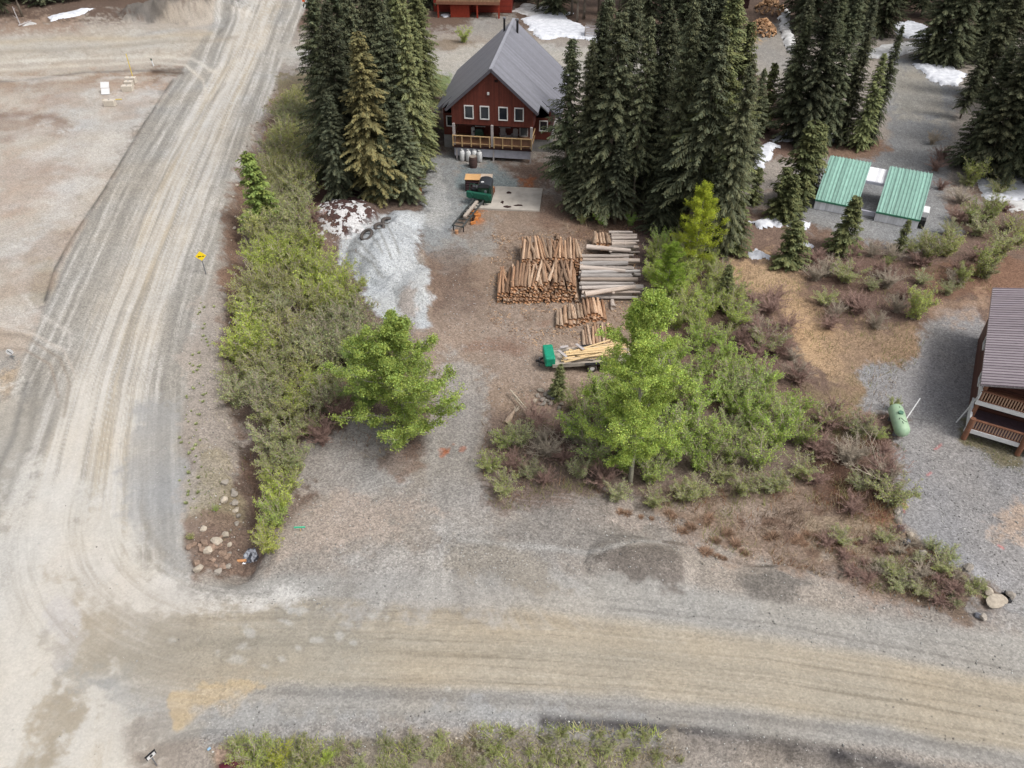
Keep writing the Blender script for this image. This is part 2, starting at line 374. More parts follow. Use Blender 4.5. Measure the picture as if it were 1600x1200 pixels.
    ru = 1-np.abs(fbm(X*.07+3, tb*18+.3*n2, 3, 88, .6))*8; blend(np.clip(ru, 0, 1)*b*(1-b2)*.4, seen(140, 136, 132))
    patch([(60, 1010), (400, 985), (560, 990), (600, 1030), (500, 1062), (300, 1050), (140, 1070)], (172, 165, 150), 20, 1.2, .6, .35)
    d = np.abs(py-np.interp(px, xk, [0, 0, 0, 0, 930, 940, 955, 975, 1012, 1052, 1200])-3*n2); blend(np.exp(-(d/2.6)**2)*.4*ss(850, 1000, px), seen(128, 122, 116))
    d = np.abs(py-np.interp(px, xk, [0, 0, 1085, 1080, 1085, 1096, 1108, 1124, 1152, 1190, 1390])-4*n2); blend(np.exp(-(d/9)**2)*.5*ss(360, 460, px)*(1+.5*n3), seen(134, 128, 122))
    patch([(262, 1088), (330, 1076), (420, 1074), (330, 1100), (272, 1130)], (206, 182, 140), 5, .5, .75)
    patch([(345, 1102), (372, 1102), (360, 1116), (345, 1114)], (200, 178, 142), 4, .5, .6)
    patch([(310, 1110), (600, 1100), (1000, 1115), (1050, 1150), (560, 1160), (330, 1160)], (170, 171, 172), 12, .9, .6, .3)
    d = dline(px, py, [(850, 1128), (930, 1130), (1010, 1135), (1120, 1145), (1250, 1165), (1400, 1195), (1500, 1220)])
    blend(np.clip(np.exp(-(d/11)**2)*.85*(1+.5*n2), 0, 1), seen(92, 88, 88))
    patch([(700, 1160), (820, 1150), (860, 1165), (740, 1180)], (190, 176, 170), 8, 1, .6, .4)
    # pale stone patches showing through the road
    rng = np.random.RandomState(5)
    for cx, cy, r in [(392, 990, 13), (448, 950, 12), (470, 955, 14), (497, 953, 12), (450, 973, 11), (540, 975, 14), (530, 993, 14), (582, 963, 13), (588, 945, 9), (495, 1000, 9), (465, 1012, 9),
                      (443, 1030, 9), (550, 1004, 7), (310, 1000, 14), (340, 1018, 10), (380, 1012, 12), (308, 1030, 8), (370, 1030, 10), (270, 1000, 12), (412, 1040, 8), (700, 1075, 9), (882, 1082, 8)]:
        idx = np.where((abs(px-cx) < 40) & (abs(py-cy) < 40))[0]
        q = np.hypot((px[idx]-cx)*(.8+.4*math.sin(cx)), (py[idx]-cy)*1.1)/r*(1.1)+1.0*n3[idx]+.8*n2[idx]
        blend(.65*(1-ss(.2, .9, q)), seen(202, 198, 190), idx); blend(.22*np.exp(-((q-1.15)/.3)**2), seen(146, 140, 128), idx)
    patch([(110, 860), (200, 900), (300, 918), (400, 930), (470, 936), (450, 946), (400, 954), (300, 972), (200, 955), (120, 940)], (224, 218, 210), 12, 1.1, .75, .25)
    # turning arcs from road to road
    cx, cy = G0(445, 735); rr = np.hypot(X-cx, Y-cy)
    arc = (rr > 7.6) & (X < cx+2) & (Y < cy+3)
    sa = fbm(rr*2.2, np.arctan2(Y-cy, X-cx)*1.2, 4, 33, .7)
    m = ss(7.6, 8.6, rr)*(1-ss(14, 17, rr))*ss(cy+3, cy-3, Y)*(1-ss(cx-2, cx+3, X))
    blend(np.clip(sa*1.8, 0, 1)*m*.5, seen(220, 213, 204)); blend(np.clip(-sa*1.8, 0, 1)*m*.4, seen(160, 150, 134))
    for pts, wd, c_, o_ in (([(-60, 134), (60, 124), (130, 113), (200, 111), (285, 108)], 1.7, (126, 120, 114), .7), ([(-60, 100), (100, 92), (230, 88), (300, 92), (335, 112)], 3, (222, 214, 200), .7), ([(-60, 84), (120, 76), (260, 66), (330, 64), (370, 58)], 3.5, (164, 152, 134), .5),
                            ([(-60, 112), (100, 104), (240, 96), (290, 102), (318, 125), (322, 150)], 2.5, (218, 208, 192), .7), ([(200, 58), (290, 44), (350, 40)], 3, (182, 178, 172), .6), ([(-60, 72), (90, 60), (220, 60), (330, 52)], 4, (196, 180, 154), .6),
                            ([(20, 440), (60, 490), (110, 520), (108, 545), (60, 540)], 4, (224, 216, 206), .5), ([(-20, 520), (40, 525), (95, 560), (110, 600), (100, 650)], 3, (158, 144, 128), .6), ([(-20, 505), (50, 520), (100, 548), (120, 590)], 2.5, (216, 204, 190), .6), ([(-20, 545), (40, 546), (80, 570), (92, 620)], 2.5, (170, 152, 134), .6),
                            ([(55, 560), (58, 620), (40, 700), (10, 780)], 7, (140, 135, 126), .5), ([(45, 600), (20, 680), (-10, 760)], 6, (118, 116, 112), .5), ([(240, 112), (285, 114)], 3, (84, 66, 54), .8), ([(-40, 178), (80, 182), (100, 190)], 6, (140, 110, 92), .6)):
        d = dline(px+wx*.12*k, py+wy*.12*k, pts); blend(np.exp(-(d/wd)**2)*o_*(1+.3*n2), seen(*c_))
    m = ss(.0, .5, fbm(X*.3, Y*.3, 4, 91))*(px < 300)*(py < 520)*(py > 120)*(1-np.clip(a, 0, 1)); blend(m*.5, seen(216, 211, 204))
    m = ss(.1, .5, fbm(X*.2+30, Y*.2, 4, 92))*(px < 300)*(py < 520)*(py > 120)*(1-np.clip(a, 0, 1)); blend(m*.45, seen(176, 150, 128))
    # ---- verge right of the left road
    patch([(290, 560), (330, 430), (352, 470), (378, 640), (385, 740), (320, 790), (300, 860), (285, 720)], (182, 170, 158), 10, .8, .85)
    patch([(440, 118), (458, 125), (430, 200), (408, 270), (392, 340), (372, 420), (350, 430), (352, 340), (372, 260), (405, 185)], (138, 112, 94), 8, .6, .95, .3)
    patch([(430, 118), (478, 108), (500, 128), (446, 142), (428, 170)], (140, 134, 96), 6, .6, .6, .4)
    patch([(345, 395), (378, 420), (362, 480), (335, 440)], (150, 118, 98), 8, .6, .8)
    patch([(400, 200), (412, 200), (388, 400), (372, 400), (384, 280)], (160, 158, 158), 4, .6, .7, .3)
    patch([(352, 300), (400, 210), (412, 240), (392, 330), (378, 430), (366, 560), (372, 660), (350, 600), (345, 470), (348, 380)], (134, 106, 88), 7, .7, .75, .2)
    patch([(310, 690), (355, 690), (385, 770), (360, 830), (305, 800)], (160, 148, 118), 10, .9, .7, .4)
    patch([(300, 820), (350, 780), (390, 840), (375, 870), (320, 895), (305, 870)], (136, 112, 96), 8, 1, .8)
    patch([(372, 690), (412, 700), (412, 760), (395, 830), (372, 820), (380, 760)], (118, 94, 80), 8, .8, .9)
    # ---- side road and ground behind
    patch([(430, 70), (760, 66), (1180, 90), (1200, 130), (1010, 125), (700, 128), (450, 100)], (188, 182, 172), 6, .5)
    patch([(660, 66), (700, 62), (760, 64), (700, 78), (660, 76)], (140, 120, 98), 4, .4, .8)
    patch([(725, 62), (790, 10), (760, 22), (735, 30)], (160, 156, 148), 6, .5, .9)
    patch([(725, 60), (745, 30), (800, 20), (815, 62)], (166, 160, 152), 6, .5, .9)
    patch([(672, 118), (704, 116), (700, 148), (676, 150)], (128, 144, 80), 4, .4, .9)
    patch([(1150, 60), (1225, 30), (1250, 110), (1180, 160), (1150, 120)], (164, 158, 150), 6, .5, .95)
    patch([(1145, 56), (1180, 52), (1190, 64), (1150, 66)], (206, 170, 118), 4, .4, .9)
    # driveway to the right shelters
    patch([(1392, 90), (1450, 88), (1500, 150), (1480, 210), (1470, 290), (1500, 360), (1440, 400), (1250, 350), (1232, 300), (1260, 245), (1360, 248), (1390, 210), (1385, 150)], (150, 150, 150), 8, .7)
    patch([(1385, 100), (1450, 110), (1490, 190), (1400, 180)], (166, 160, 148), 8, .6, .8)
    patch([(1250, 212), (1385, 215), (1392, 235), (1330, 250), (1240, 245)], (146, 112, 88), 6, .7, .9)
    patch([(1180, 120), (1260, 200), (1250, 245), (1180, 250), (1160, 200)], (124, 92, 76), 8, .6, .9)
    # ---- house yard
    patch([(660, 250), (720, 240), (730, 300), (715, 360), (760, 400), (660, 395), (655, 330)], (158, 160, 160), 8, .6)
    patch([(672, 262), (692, 262), (700, 330), (690, 372), (668, 350)], (184, 184, 182), 5, .5, .7)
    patch([(722, 262), (760, 255), (830, 280), (820, 300), (730, 320), (716, 290)], (132, 145, 147), 8, .7, .9)
    patch([(775, 248), (850, 250), (870, 300), (815, 292), (782, 262)], (124, 98, 82), 8, .7, .9)
    patch([(808, 276), (835, 278), (832, 288), (810, 286)], (164, 96, 52), 4, .6, .8)
    patch([(738, 330), (752, 330), (755, 352), (738, 358)], (200, 120, 50), 4, .5, .8)
    patch([(690, 370), (770, 350), (780, 400), (700, 420)], (164, 158, 150), 10, .8, .8, .3)
    patch([(850, 325), (1030, 325), (1050, 385), (900, 370), (840, 345)], (138, 110, 92), 10, .8, .9)
    patch([(660, 400), (740, 395), (760, 470), (690, 500), (660, 450)], (116, 94, 82), 14, 1, .7, .4)
    patch([(975, 350), (1030, 360), (1020, 440), (985, 450)], (98, 80, 78), 12, .8, .8)
    patch([(670, 520), (860, 500), (900, 560), (820, 620), (700, 640)], (174, 153, 136), 22, 1.2, .7, .3)
    for c_ in [(770, 540, 26, 9), (800, 545, 20, 7), (735, 545, 12, 8), (850, 500, 24, 10)]:
        patch([(c_[0]-c_[2], c_[1]), (c_[0], c_[1]-c_[3]), (c_[0]+c_[2], c_[1]), (c_[0], c_[1]+c_[3])], (146, 112, 92), 6, .8, .6)
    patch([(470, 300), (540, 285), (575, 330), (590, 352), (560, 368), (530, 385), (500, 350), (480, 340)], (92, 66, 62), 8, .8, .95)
    patch([(470, 350), (520, 370), (530, 400), (520, 440), (490, 400)], (140, 116, 104), 8, .8, .9)
    # sand pile apron
    patch([(524, 392), (545, 370), (600, 340), (625, 335), (660, 340), (656, 378), (664, 420), (676, 470), (668, 512), (635, 500), (612, 512), (588, 470), (560, 440), (530, 410)], (198, 202, 205), 5, .5, 1)
    patch([(636, 455), (655, 460), (650, 500), (628, 495)], (160, 146, 136), 7, .7, .7)
    for q in [((545, 395), (600, 440)), ((556, 385), (590, 425)), ((575, 375), (600, 415)), ((590, 372), (612, 418)), ((530, 400), (575, 450)), ((605, 365), (625, 410))]:
        d = dline(px, py, q); blend(np.exp(-(d/2.2)**2)*.55, seen(126, 124, 114))
    # drive down the middle
    patch([(690, 560), (760, 560), (760, 640), (745, 760), (770, 850), (680, 850), (665, 740), (690, 650)], (172, 165, 158), 14, .8, .9)
    for xo in (0, 1):
        d = np.abs(px-(np.interp(py, [560, 650, 750, 860], [722, 712, 694, 700])+xo*34)); blend(np.exp(-(d/6)**2)*.4*ss(560, 600, py)*(1-ss(820, 860, py)), seen(150, 142, 136))
    # fan of tyre marks where the drive meets the road
    patch([(520, 860), (700, 840), (850, 860), (900, 900), (800, 960), (560, 960)], (178, 174, 169), 16, 1, .7)
    cx, cy = G0(700, 760); ang = np.arctan2(Y-cy, X-cx); rr = np.hypot(X-cx, Y-cy)
    m = ss(3, 5, rr)*(1-ss(11, 14, rr))*(py > 780)*(py < 985)*(px > 480)*(px < 960); sa = fbm(ang*18, rr*.15, 3, 36, .7)
    blend(np.clip(sa*2, 0, 1)*m*.35, seen(196, 191, 184)); blend(np.clip(-sa*2, 0, 1)*m*.35, seen(142, 136, 130))
    patch([(700, 850), (790, 855), (880, 910), (850, 940), (730, 900)], (158, 148, 134), 10, .8, .7)
    # grey clearing with pale stones left of the drive
    patch([(490, 680), (570, 650), (640, 680), (650, 760), (560, 790), (480, 790), (468, 730)], (176, 170, 164), 14, 1.2, .9, .3)
    patch([(470, 780), (640, 770), (680, 800), (560, 850), (440, 870), (420, 850), (450, 810)], (180, 163, 149), 14, 1.2, .9, .3)
    patch([(580, 690), (660, 690), (665, 730), (620, 750)], (142, 116, 100), 10, 1, .8, .4)
    patch([(692, 700), (706, 700), (706, 712), (694, 712)], (196, 110, 62), 3, .4, .9)
    patch([(714, 704), (728, 703), (726, 709), (716, 710)], (180, 110, 80), 2, .4, .7)
    # gravel mounds and slope
    patch([(850, 790), (940, 770), (1060, 790), (1050, 860), (880, 860), (770, 850)], (150, 143, 136), 14, 1, .85, .2)
    patch([(930, 870), (1010, 855), (1060, 880), (1060, 915), (1000, 918), (950, 900)], (124, 114, 106), 8, .7, .85)
    patch([(1170, 898), (1250, 892), (1272, 912), (1240, 942), (1180, 925)], (128, 122, 116), 7, .8, .8)
    d = dline(px, py, [(720, 845), (860, 858), (940, 868), (1040, 845)]); blend(np.exp(-(d/5)**2)*.6, seen(192, 188, 182))
    d = dline(px, py, [(1035, 845), (1080, 852), (1120, 870), (1180, 886), (1260, 888), (1320, 910)]); blend(np.exp(-(d/3)**2)*.7, seen(96, 82, 72))
    patch([(950, 795), (1060, 810), (1160, 850), (1300, 900), (1420, 950), (1260, 900), (1050, 850)], (186, 172, 162), 12, 1.2, .7, .3)
    # ---- dead grass slope to the lower right
    patch([(1040, 760), (1390, 740), (1410, 830), (1540, 950), (1470, 955), (1300, 905), (1130, 860), (1040, 820)], (160, 136, 116), 14, 1.2, .85, .3)
    patch([(1240, 650), (1385, 690), (1395, 790), (1330, 820), (1250, 760)], (104, 76, 62), 12, .9, .9, .3)
    patch([(1350, 780), (1400, 790), (1405, 835), (1370, 830)], (150, 98, 70), 8, .8, .8, .3)
    patch([(1260, 800), (1400, 820), (1480, 900), (1380, 900), (1260, 860)], (166, 146, 118), 14, 1, .6, .4)
    m = ss(.05, .45, fbm(X*.9, Y*.9, 4, 95))*ss(-30, 30, sdf(px, py, [(1040, 770), (1390, 745), (1410, 830), (1540, 950), (1470, 960), (1300, 905), (1130, 860), (1040, 820)])); blend(m*.6, seen(118, 86, 68))
    m = ss(.1, .5, fbm(X*.8+9, Y*.8, 4, 96))*ss(-30, 30, sdf(px, py, [(1040, 780), (1300, 800), (1450, 900), (1300, 900), (1130, 860)])); blend(m*.5, seen(198, 182, 168))
    patch([(1440, 850), (1500, 860), (1550, 920), (1540, 960), (1450, 950), (1380, 900)], (122, 102, 84), 10, 1, .85, .2)
    # ---- meadow and dead ground, right middle
    patch([(1145, 405), (1200, 400), (1260, 430), (1300, 500), (1320, 570), (1285, 600), (1240, 540), (1200, 470), (1150, 440)], (200, 164, 122), 10, 1, 1, .1)
    patch([(1140, 480), (1210, 475), (1250, 560), (1180, 580), (1130, 540)], (112, 88, 80), 12, .8, .85, .3)
    patch([(1260, 400), (1440, 390), (1440, 500), (1300, 520), (1250, 460)], (120, 94, 82), 12, .9, .8, .3)
    patch([(1290, 520), (1420, 500), (1440, 560), (1380, 640), (1290, 640)], (174, 144, 112), 14, 1, .8, .3)
    patch([(1250, 590), (1380, 600), (1390, 660), (1300, 690), (1240, 640)], (152, 132, 98), 12, 1, .7, .4)
    # ---- gravel yard at the right
    patch([(1440, 490), (1530, 470), (1545, 560), (1520, 660), (1700, 690), (1900, 900), (1700, 1010), (1560, 950), (1500, 890), (1430, 850), (1395, 740), (1410, 660), (1350, 640), (1345, 580), (1440, 560)], (160, 157, 157), 9, .8)
    patch([(1455, 540), (1535, 520), (1528, 650), (1470, 650), (1440, 600)], (132, 130, 134), 16, .9, .6, .2)  # shade beside the cabin, painted into the gravel colour
    patch([(1440, 420), (1560, 400), (1700, 420), (1560, 460), (1440, 480)], (142, 106, 84), 8, .7, .9)
    patch([(1440, 478), (1540, 450), (1548, 490), (1450, 500)], (184, 150, 120), 8, .8, .7, .3)
    patch([(1550, 790), (1610, 780), (1612, 830), (1560, 830)], (196, 170, 148), 12, .8, .8)
    patch([(1500, 650), (1600, 700), (1640, 740), (1560, 735), (1500, 690)], (126, 116, 82), 8, .9, .85, .3)
    patch([(1530, 955), (1600, 930), (1640, 990), (1560, 985)], (166, 163, 160), 12, 1, .6)
    # pink marker paint
    for q in [((1408, 785), (1418, 792)), ((1411, 780), (1413, 800)), ((1461, 702), (1471, 694)), ((1560, 852), (1568, 857)), ((1449, 742), (1455, 738))]:
        d = dline(px, py, q); blend(np.exp(-(d/1.6)**2)*.75, seen(222, 120, 120))
    # bottom verge
    patch([(320, 1165), (700, 1150), (1050, 1150), (1100, 1185), (1110, 1420), (320, 1420)], (150, 138, 120), 12, 1.2, .9, .2)
    patch([(1050, 1165), (1180, 1175), (1320, 1200), (1500, 1240), (1700, 1420), (1040, 1420)], (166, 158, 150), 14, 1.2, .8, .3)
    patch([(335, 1165), (375, 1165), (375, 1200), (330, 1200)], (190, 156, 132), 7, 1, .8, .2)
    # ---- grain
    rg_ = 1-.62*np.clip(a2+b2, 0, 1)-.25*np.clip(a, 0, 1)*(1-np.clip(a2+b2, 0, 1)); lot = (px < 330)*(py < 560)*(1-np.clip(a, 0, 1)); rg_ = rg_*(1-.35*lot)*(1-.4*np.clip(b-b2, 0, 1)); rg_ = rg_*(1-.6*ss(340, 260, px)*ss(560, 660, py))
    dist_f = ss(-200, 300, py); RG = np.clip(rg_, .2, 1)*(.45+.55*dist_f)
    gl = C.mean(1)[:, None]; C[:] = gl+(C-gl)*.84
    g = 1+.07*n1+.10*n2+.11*n3+.09*n4
    g = 1+(g-1)*(.35+.65*np.clip(rg_, 0, 1)); g = g*(1+.05*RG*np.random.RandomState(3).randn(n))
    C *= np.clip(g, .5, 1.6)[:, None]
    # warm / cool drift
    cd = fbm(X*.25+40, Y*.25, 3, 61); C[:, 0] *= 1+.035*cd; C[:, 2] *= 1-.05*cd
    Z = GZ(X, Y)+.16*np.clip(WR, 0, 1.3)-.02*rut1-.02*rut2+.012*n4+.02*n3*(1-a2)*(1-b2)-.03*np.exp(-((rr-9)/.3)**2)*0
    V = np.stack([X, Y, Z], 1); nr, nc = len(rows), len(cols)
    i = np.arange(nr*nc).reshape(nr, nc)
    F = np.stack([i[:-1, :-1].ravel(), i[1:, :-1].ravel(), i[1:, 1:].ravel(), i[:-1, 1:].ravel()], 1)[:, ::-1]
    m = bpy.data.materials.new('gravel_and_soil'); m.use_nodes = True; nn = m.node_tree; N = nn.nodes; Lk = nn.links
    p = N['Principled BSDF']; p.inputs['Roughness'].default_value = .95; p.inputs['Specular IOR Level'].default_value = .12
    at = N.new('ShaderNodeAttribute'); at.attribute_name = 'Col'; tc = N.new('ShaderNodeTexCoord')
    nz = N.new('ShaderNodeTexNoise'); nz.inputs['Scale'].default_value = 9; nz.inputs['Detail'].default_value = 8; nz.inputs['Roughness'].default_value = .8; Lk.new(tc.outputs['Object'], nz.inputs['Vector'])
    mr = N.new('ShaderNodeMapRange'); mr.inputs['From Min'].default_value = .3; mr.inputs['From Max'].default_value = .7; mr.inputs['To Min'].default_value = .62; mr.inputs['To Max'].default_value = 1.4; Lk.new(nz.outputs['Fac'], mr.inputs[0])
    vo = N.new('ShaderNodeTexVoronoi'); vo.inputs['Scale'].default_value = 11; Lk.new(tc.outputs['Object'], vo.inputs['Vector'])
    sepc = N.new('ShaderNodeSeparateColor'); Lk.new(vo.outputs['Color'], sepc.inputs[0])
    m2 = N.new('ShaderNodeMapRange'); m2.inputs['To Min'].default_value = .74; m2.inputs['To Max'].default_value = 1.28; Lk.new(sepc.outputs[0], m2.inputs[0])
    mm = N.new('ShaderNodeMath'); mm.operation = 'MULTIPLY'; Lk.new(mr.outputs[0], mm.inputs[0]); Lk.new(m2.outputs[0], mm.inputs[1])
    mf = N.new('ShaderNodeMix'); mf.data_type = 'FLOAT'; mf.inputs[2].default_value = 1.0; Lk.new(at.outputs['Alpha'], mf.inputs[0]); Lk.new(mm.outputs[0], mf.inputs[3])
    sc = N.new('ShaderNodeVectorMath'); sc.operation = 'SCALE'; Lk.new(at.outputs['Color'], sc.inputs[0]); Lk.new(mf.outputs[0], sc.inputs['Scale']); Lk.new(sc.outputs[0], p.inputs['Base Color'])
    bp = N.new('ShaderNodeBump'); bp.inputs['Strength'].default_value = .55; bp.inputs['Distance'].default_value = .06; Lk.new(nz.outputs['Fac'], bp.inputs['Height']); Lk.new(bp.outputs[0], p.inputs['Normal'])
    me = npmesh('ground', V, F, [m], col=np.concatenate([np.clip(C, 0, 1), RG[:, None]], 1), smooth=True)
    tag(link('ground', me), kind='structure')
    # far skirt to the horizon, below the sheet's rim
    far = MB(); ys = Y.max()-1
    far.add([(-4000, -400, -1.6), (4000, -400, -1.6), (4000, 5000, -1.6), (-4000, 5000, -1.6)], [(0, 1, 2, 3)])
    tag(far.build('terrain', mat('forest_floor', seen(110, 92, 76), .95, .3, .05)), kind='structure')
build_ground()

# ------------------------------------------------------------------ shared materials
M = {}
M['redwood'] = ribmat('stained_red_board', seen(112, 54, 42, .9), .16, 0, .5, .7, .14, .6)
M['redwood2'] = ribmat('stained_red_board_side', seen(96, 46, 40, .9), .16, 1, .5, .7, .14, .6)
M['greyroof'] = ribmat('grey_standing_seam_roof', seen(140, 140, 149, .75), .42, 1, .2, .42, .06, .94, spec=.5)
M['green'] = ribmat('green_ribbed_metal', seen(146, 186, 172, .86), .33, 0, .2, .4, .0, 1)
M['white_rib'] = ribmat('white_ribbed_metal', seen(236, 236, 240, .95), .25, 0, .5, .45, .1, .8)
M['purple_roof'] = ribmat('plum_grey_metal_roof', seen(164, 154, 158, .8), .3, 1, 1, .42, .16, .34, spec=.5)
M['white'] = mat('white_paint', seen(226, 226, 226, .8), .6, .08, 4)
M['trim'] = mat('white_window_trim', seen(225, 224, 222, .9), .5, .06, 4)
M['glass'] = mat('dark_window_glass', (.02, .024, .032), .08, .3, 1.5, spec=.6)
M['concrete'] = mat('weathered_concrete', seen(170, 168, 166, .75), .9, .16, 2.5, bump=.3, bscale=8)
M['treated'] = mat('pale_treated_timber', seen(190, 160, 118, .85), .8, .2, 3)
M['deckwood'] = mat('brown_deck_wood', seen(140, 104, 80, .8), .8, .3, 5)
M['post'] = mat('grey_painted_post', seen(186, 178, 176, .8), .8, .15, 4)
M['dark'] = mat('dark_recess_wood', seen(60, 36, 34), .9, .3, 2)
M['black'] = mat('black_metal', (.015, .015, .017), .45, .4, 6)
M['steel'] = mat('galvanised_steel', seen(150, 152, 158, .7), .4, .2, 6, metal=.5)
M['rubber'] = mat('dusty_tyre_rubber', seen(104, 96, 92, .55), .9, .3, 5, bump=.4, bscale=16)
M['dkgreen'] = mat('dark_green_paint', seen(32, 66, 52, .85), .45, .3, 3)
M['midgreen'] = mat('mill_green_paint', seen(34, 92, 74, .8), .45, .3, 3)
M['teal'] = mat('bright_green_tarp', seen(28, 148, 116, .8), .5, .22, 4)
M['bark'] = mat('rusty_brown_bark', seen(126, 90, 68, .95), .95, .45, 6, bump=.8, bscale=14, stretch=(3, .6, 3), c2=seen(190, 156, 128, .95))
M['cut'] = mat('sawn_log_end', seen(172, 130, 98, .9), .85, .25, 8)
M['grey_log'] = mat('weathered_grey_log', seen(176, 160, 150, .85), .9, .3, 5, bump=.5, bscale=12, stretch=(3, .5, 3), c2=seen(206, 194, 184, .85))
M['peeled'] = mat('peeled_tan_log', seen(168, 124, 92, .95), .9, .35, 6, bump=.5, bscale=12, stretch=(3, .5, 3), c2=seen(212, 186, 160, .95))
M['lumber'] = mat('fresh_sawn_lumber', seen(214, 186, 142, .9), .85, .16, 4, stretch=(1, 8, 8))
M['lumber_grey'] = mat('grey_sawn_board', seen(178, 166, 154, .85), .9, .2, 4, stretch=(1, 8, 8))
M['rock'] = mat('grey_granite', seen(170, 162, 154, .85), .95, .3, 4, bump=.7, bscale=9, c3=seen(150, 142, 132, .85))
M['rock_tan'] = mat('tan_granite', seen(190, 178, 162, .8), .95, .28, 4, bump=.7, bscale=9)
M['rock_blue'] = mat('dark_blue_grey_stone', seen(122, 123, 130, .75), .95, .3, 4, bump=.7, bscale=9)
M['rock_brown'] = mat('mud_stained_stone', seen(150, 128, 112, .85), .95, .35, 4, bump=.7, bscale=9)
M['snow'] = mat('old_snow', (.62, .64, .70), .8, .3, 1.6, bump=1.0, bscale=3.5, c2=(.74, .75, .79))
M['trunk'] = mat('conifer_trunk_bark', seen(124, 114, 102, .85), .95, .35, 5, bump=.6, bscale=10, stretch=(3, 3, .5))
M['twig'] = mat('bare_grey_twig', seen(170, 158, 142, .95), .9, .25, 3)
M['twig_purple'] = mat('purple_brown_twig', seen(150, 124, 114, 1.0), .9, .3, 3)
M['paletrunk'] = mat('pale_cottonwood_bark', seen(168, 164, 146, .8), .9, .25, 4)
M['logwall'] = ribmat('stained_log_wall', seen(100, 62, 50, .85), .28, 2, 1, .65, .2, .45)
M['orangewood'] = mat('orange_brown_rail', seen(132, 92, 72, .85), .7, .25, 4)
M['tankgreen'] = mat('pale_green_tank_paint', seen(158, 190, 158, .82), .5, .14, 2.2, c2=seen(176, 200, 168, .82))
M['yellow'] = mat('sign_yellow', (.86, .62, .015), .5, .04, 3)
M['yellowpole'] = mat('faded_yellow_pole', seen(216, 192, 96, .9), .6, .1, 3)
M['orange'] = mat('orange_plastic', (.75, .19, .03), .5, .15, 3)
M['redorange'] = mat('orange_red_cloth', seen(222, 96, 46, .9), .6, .25, 3)
M['mint'] = mat('mint_green_ribbon', seen(70, 200, 158, .9), .6, .1, 3)
M['maroon'] = mat('maroon_gloss_paint', seen(84, 26, 40, .8), .3, .2, 2)
M['block'] = mat('tan_concrete_block', seen(208, 198, 184, .8), .95, .15, 3, bump=.5, bscale=6)

def ring_ord(i):
    W1 = ['leftmost', 'second', 'third', 'fourth', 'fifth', 'sixth', 'seventh', 'eighth', 'ninth', 'tenth', 'eleventh', 'twelfth', 'thirteenth', 'fourteenth', 'fifteenth', 'sixteenth', 'seventeenth', 'eighteenth', 'nineteenth', 'twentieth']
    return W1[i] if i == 0 else W1[i]+' from left'

# ------------------------------------------------------------------ the gabled red house
HW = M['redwood']; TH = math.atan2(-1.1, 8.08)
hx, hy = -1.99, 78.45
house = empty('gabled_house', (hx, hy, 0), TH)
tag(house, 'dark red timber house with steep grey metal gable roof and front porch', 'house')
Zr, Pk = 9.5, 4.1/4.65                                # ridge height, roof slope
zr = lambda a: Zr-Pk*abs(a)
b = MB()
b.add([(-4.15, 0, 3.75), (4.15, 0, 3.75), (4.15, 0, zr(4.15)-.22), (0, 0, Zr-.22), (-4.15, 0, zr(4.15)-.22),
       (-4.15, .22, 3.75), (4.15, .22, 3.75), (4.15, .22, zr(4.15)-.22), (0, .22, Zr-.22), (-4.15, .22, zr(4.15)-.22)],
      [(0, 1, 2, 3, 4), (9, 8, 7, 6, 5), (0, 5, 6, 1), (1, 6, 7, 2), (2, 7, 8, 3), (3, 8, 9, 4), (4, 9, 5, 0)])
b.build('gable_wall', HW, house)
for s_ in (-1, 1): MB().box((s_*4.1, 1.45, 4.3), (.12, 2.3, 1.25)).build('upper_side_wall', M['redwood2'], house)
MB().box((0, 1.3, 3.68), (8.1, 2.5, .08)).build('porch_ceiling', M['dark'], house)
b = MB(); b.box((0, 2.75, 2.6), (11.2, .2, 2.3)); b.build('wall', HW, house)
for s_ in (-1, 1): MB().box((s_*5.55, 9.2, 2.9), (.18, 12.7, 2.9)).build('side_wall', M['redwood2'], house)
b = MB(); b.box((0, 9.2, .7), (11.35, 12.9, 1.45)); b.build('foundation', M['concrete'], house)
MB().box((-.05, -.02, .86), (7.9, .1, .9)).build('skirt_panel', mat('pale_blue_grey_skirt', seen(186, 186, 196, .9), .8, .15, 2), house)
b = MB()                                             # gable end at the back
b.add([(-5.6, 15.6, 1.4), (5.6, 15.6, 1.4), (5.6, 15.6, zr(5.6)-.2), (0, 15.6, Zr-.2), (-5.6, 15.6, zr(5.6)-.2)], [(0, 1, 2, 3, 4)]); b.build('back_gable', HW, house)
def roofpanel(a0, a1, y0, y1, th=.14):
    m = MB()
    for s in (-1, 1):
        A = [(s*a0, y0, zr(a0)), (s*a1, y0, zr(a1)), (s*a1, y1, zr(a1)), (s*a0, y1, zr(a0))]
        B = [(x, y, z-th) for x, y, z in A]; o = [(0, 1, 2, 3), (7, 6, 5, 4), (0, 4, 5, 1), (1, 5, 6, 2), (2, 6, 7, 3), (3, 7, 4, 0)]
        if s < 0: o = [f[::-1] for f in o]
        m.add(A+B, o)
    return m
rf = MB()
for args in ((0.001, 4.65, -.4, 3.0), (0.001, 6.7, 3.0, 16.3), (4.65, 5.5, 1.9, 3.0)):
    q = roofpanel(*args); rf.add(q.v, q.f)
roof = rf.build('roof', M['greyroof'], house)
b = MB(); b.box((0, 8, Zr+.02), (.34, 16.9, .05)); b.build('ridge_cap', mat('ridge_cap_metal', seen(150, 150, 158, .8), .4, .1, 3), roof)
b = MB()
for y, a1 in ((-.42, 4.68),):
    for s in (-1, 1): b.beam((0, y, Zr-.12), (s*a1, y, zr(a1)-.12), .05, .26)
b.build('fascia', mat('grey_fascia', seen(96, 92, 100, .8), .5, .1, 3), roof)
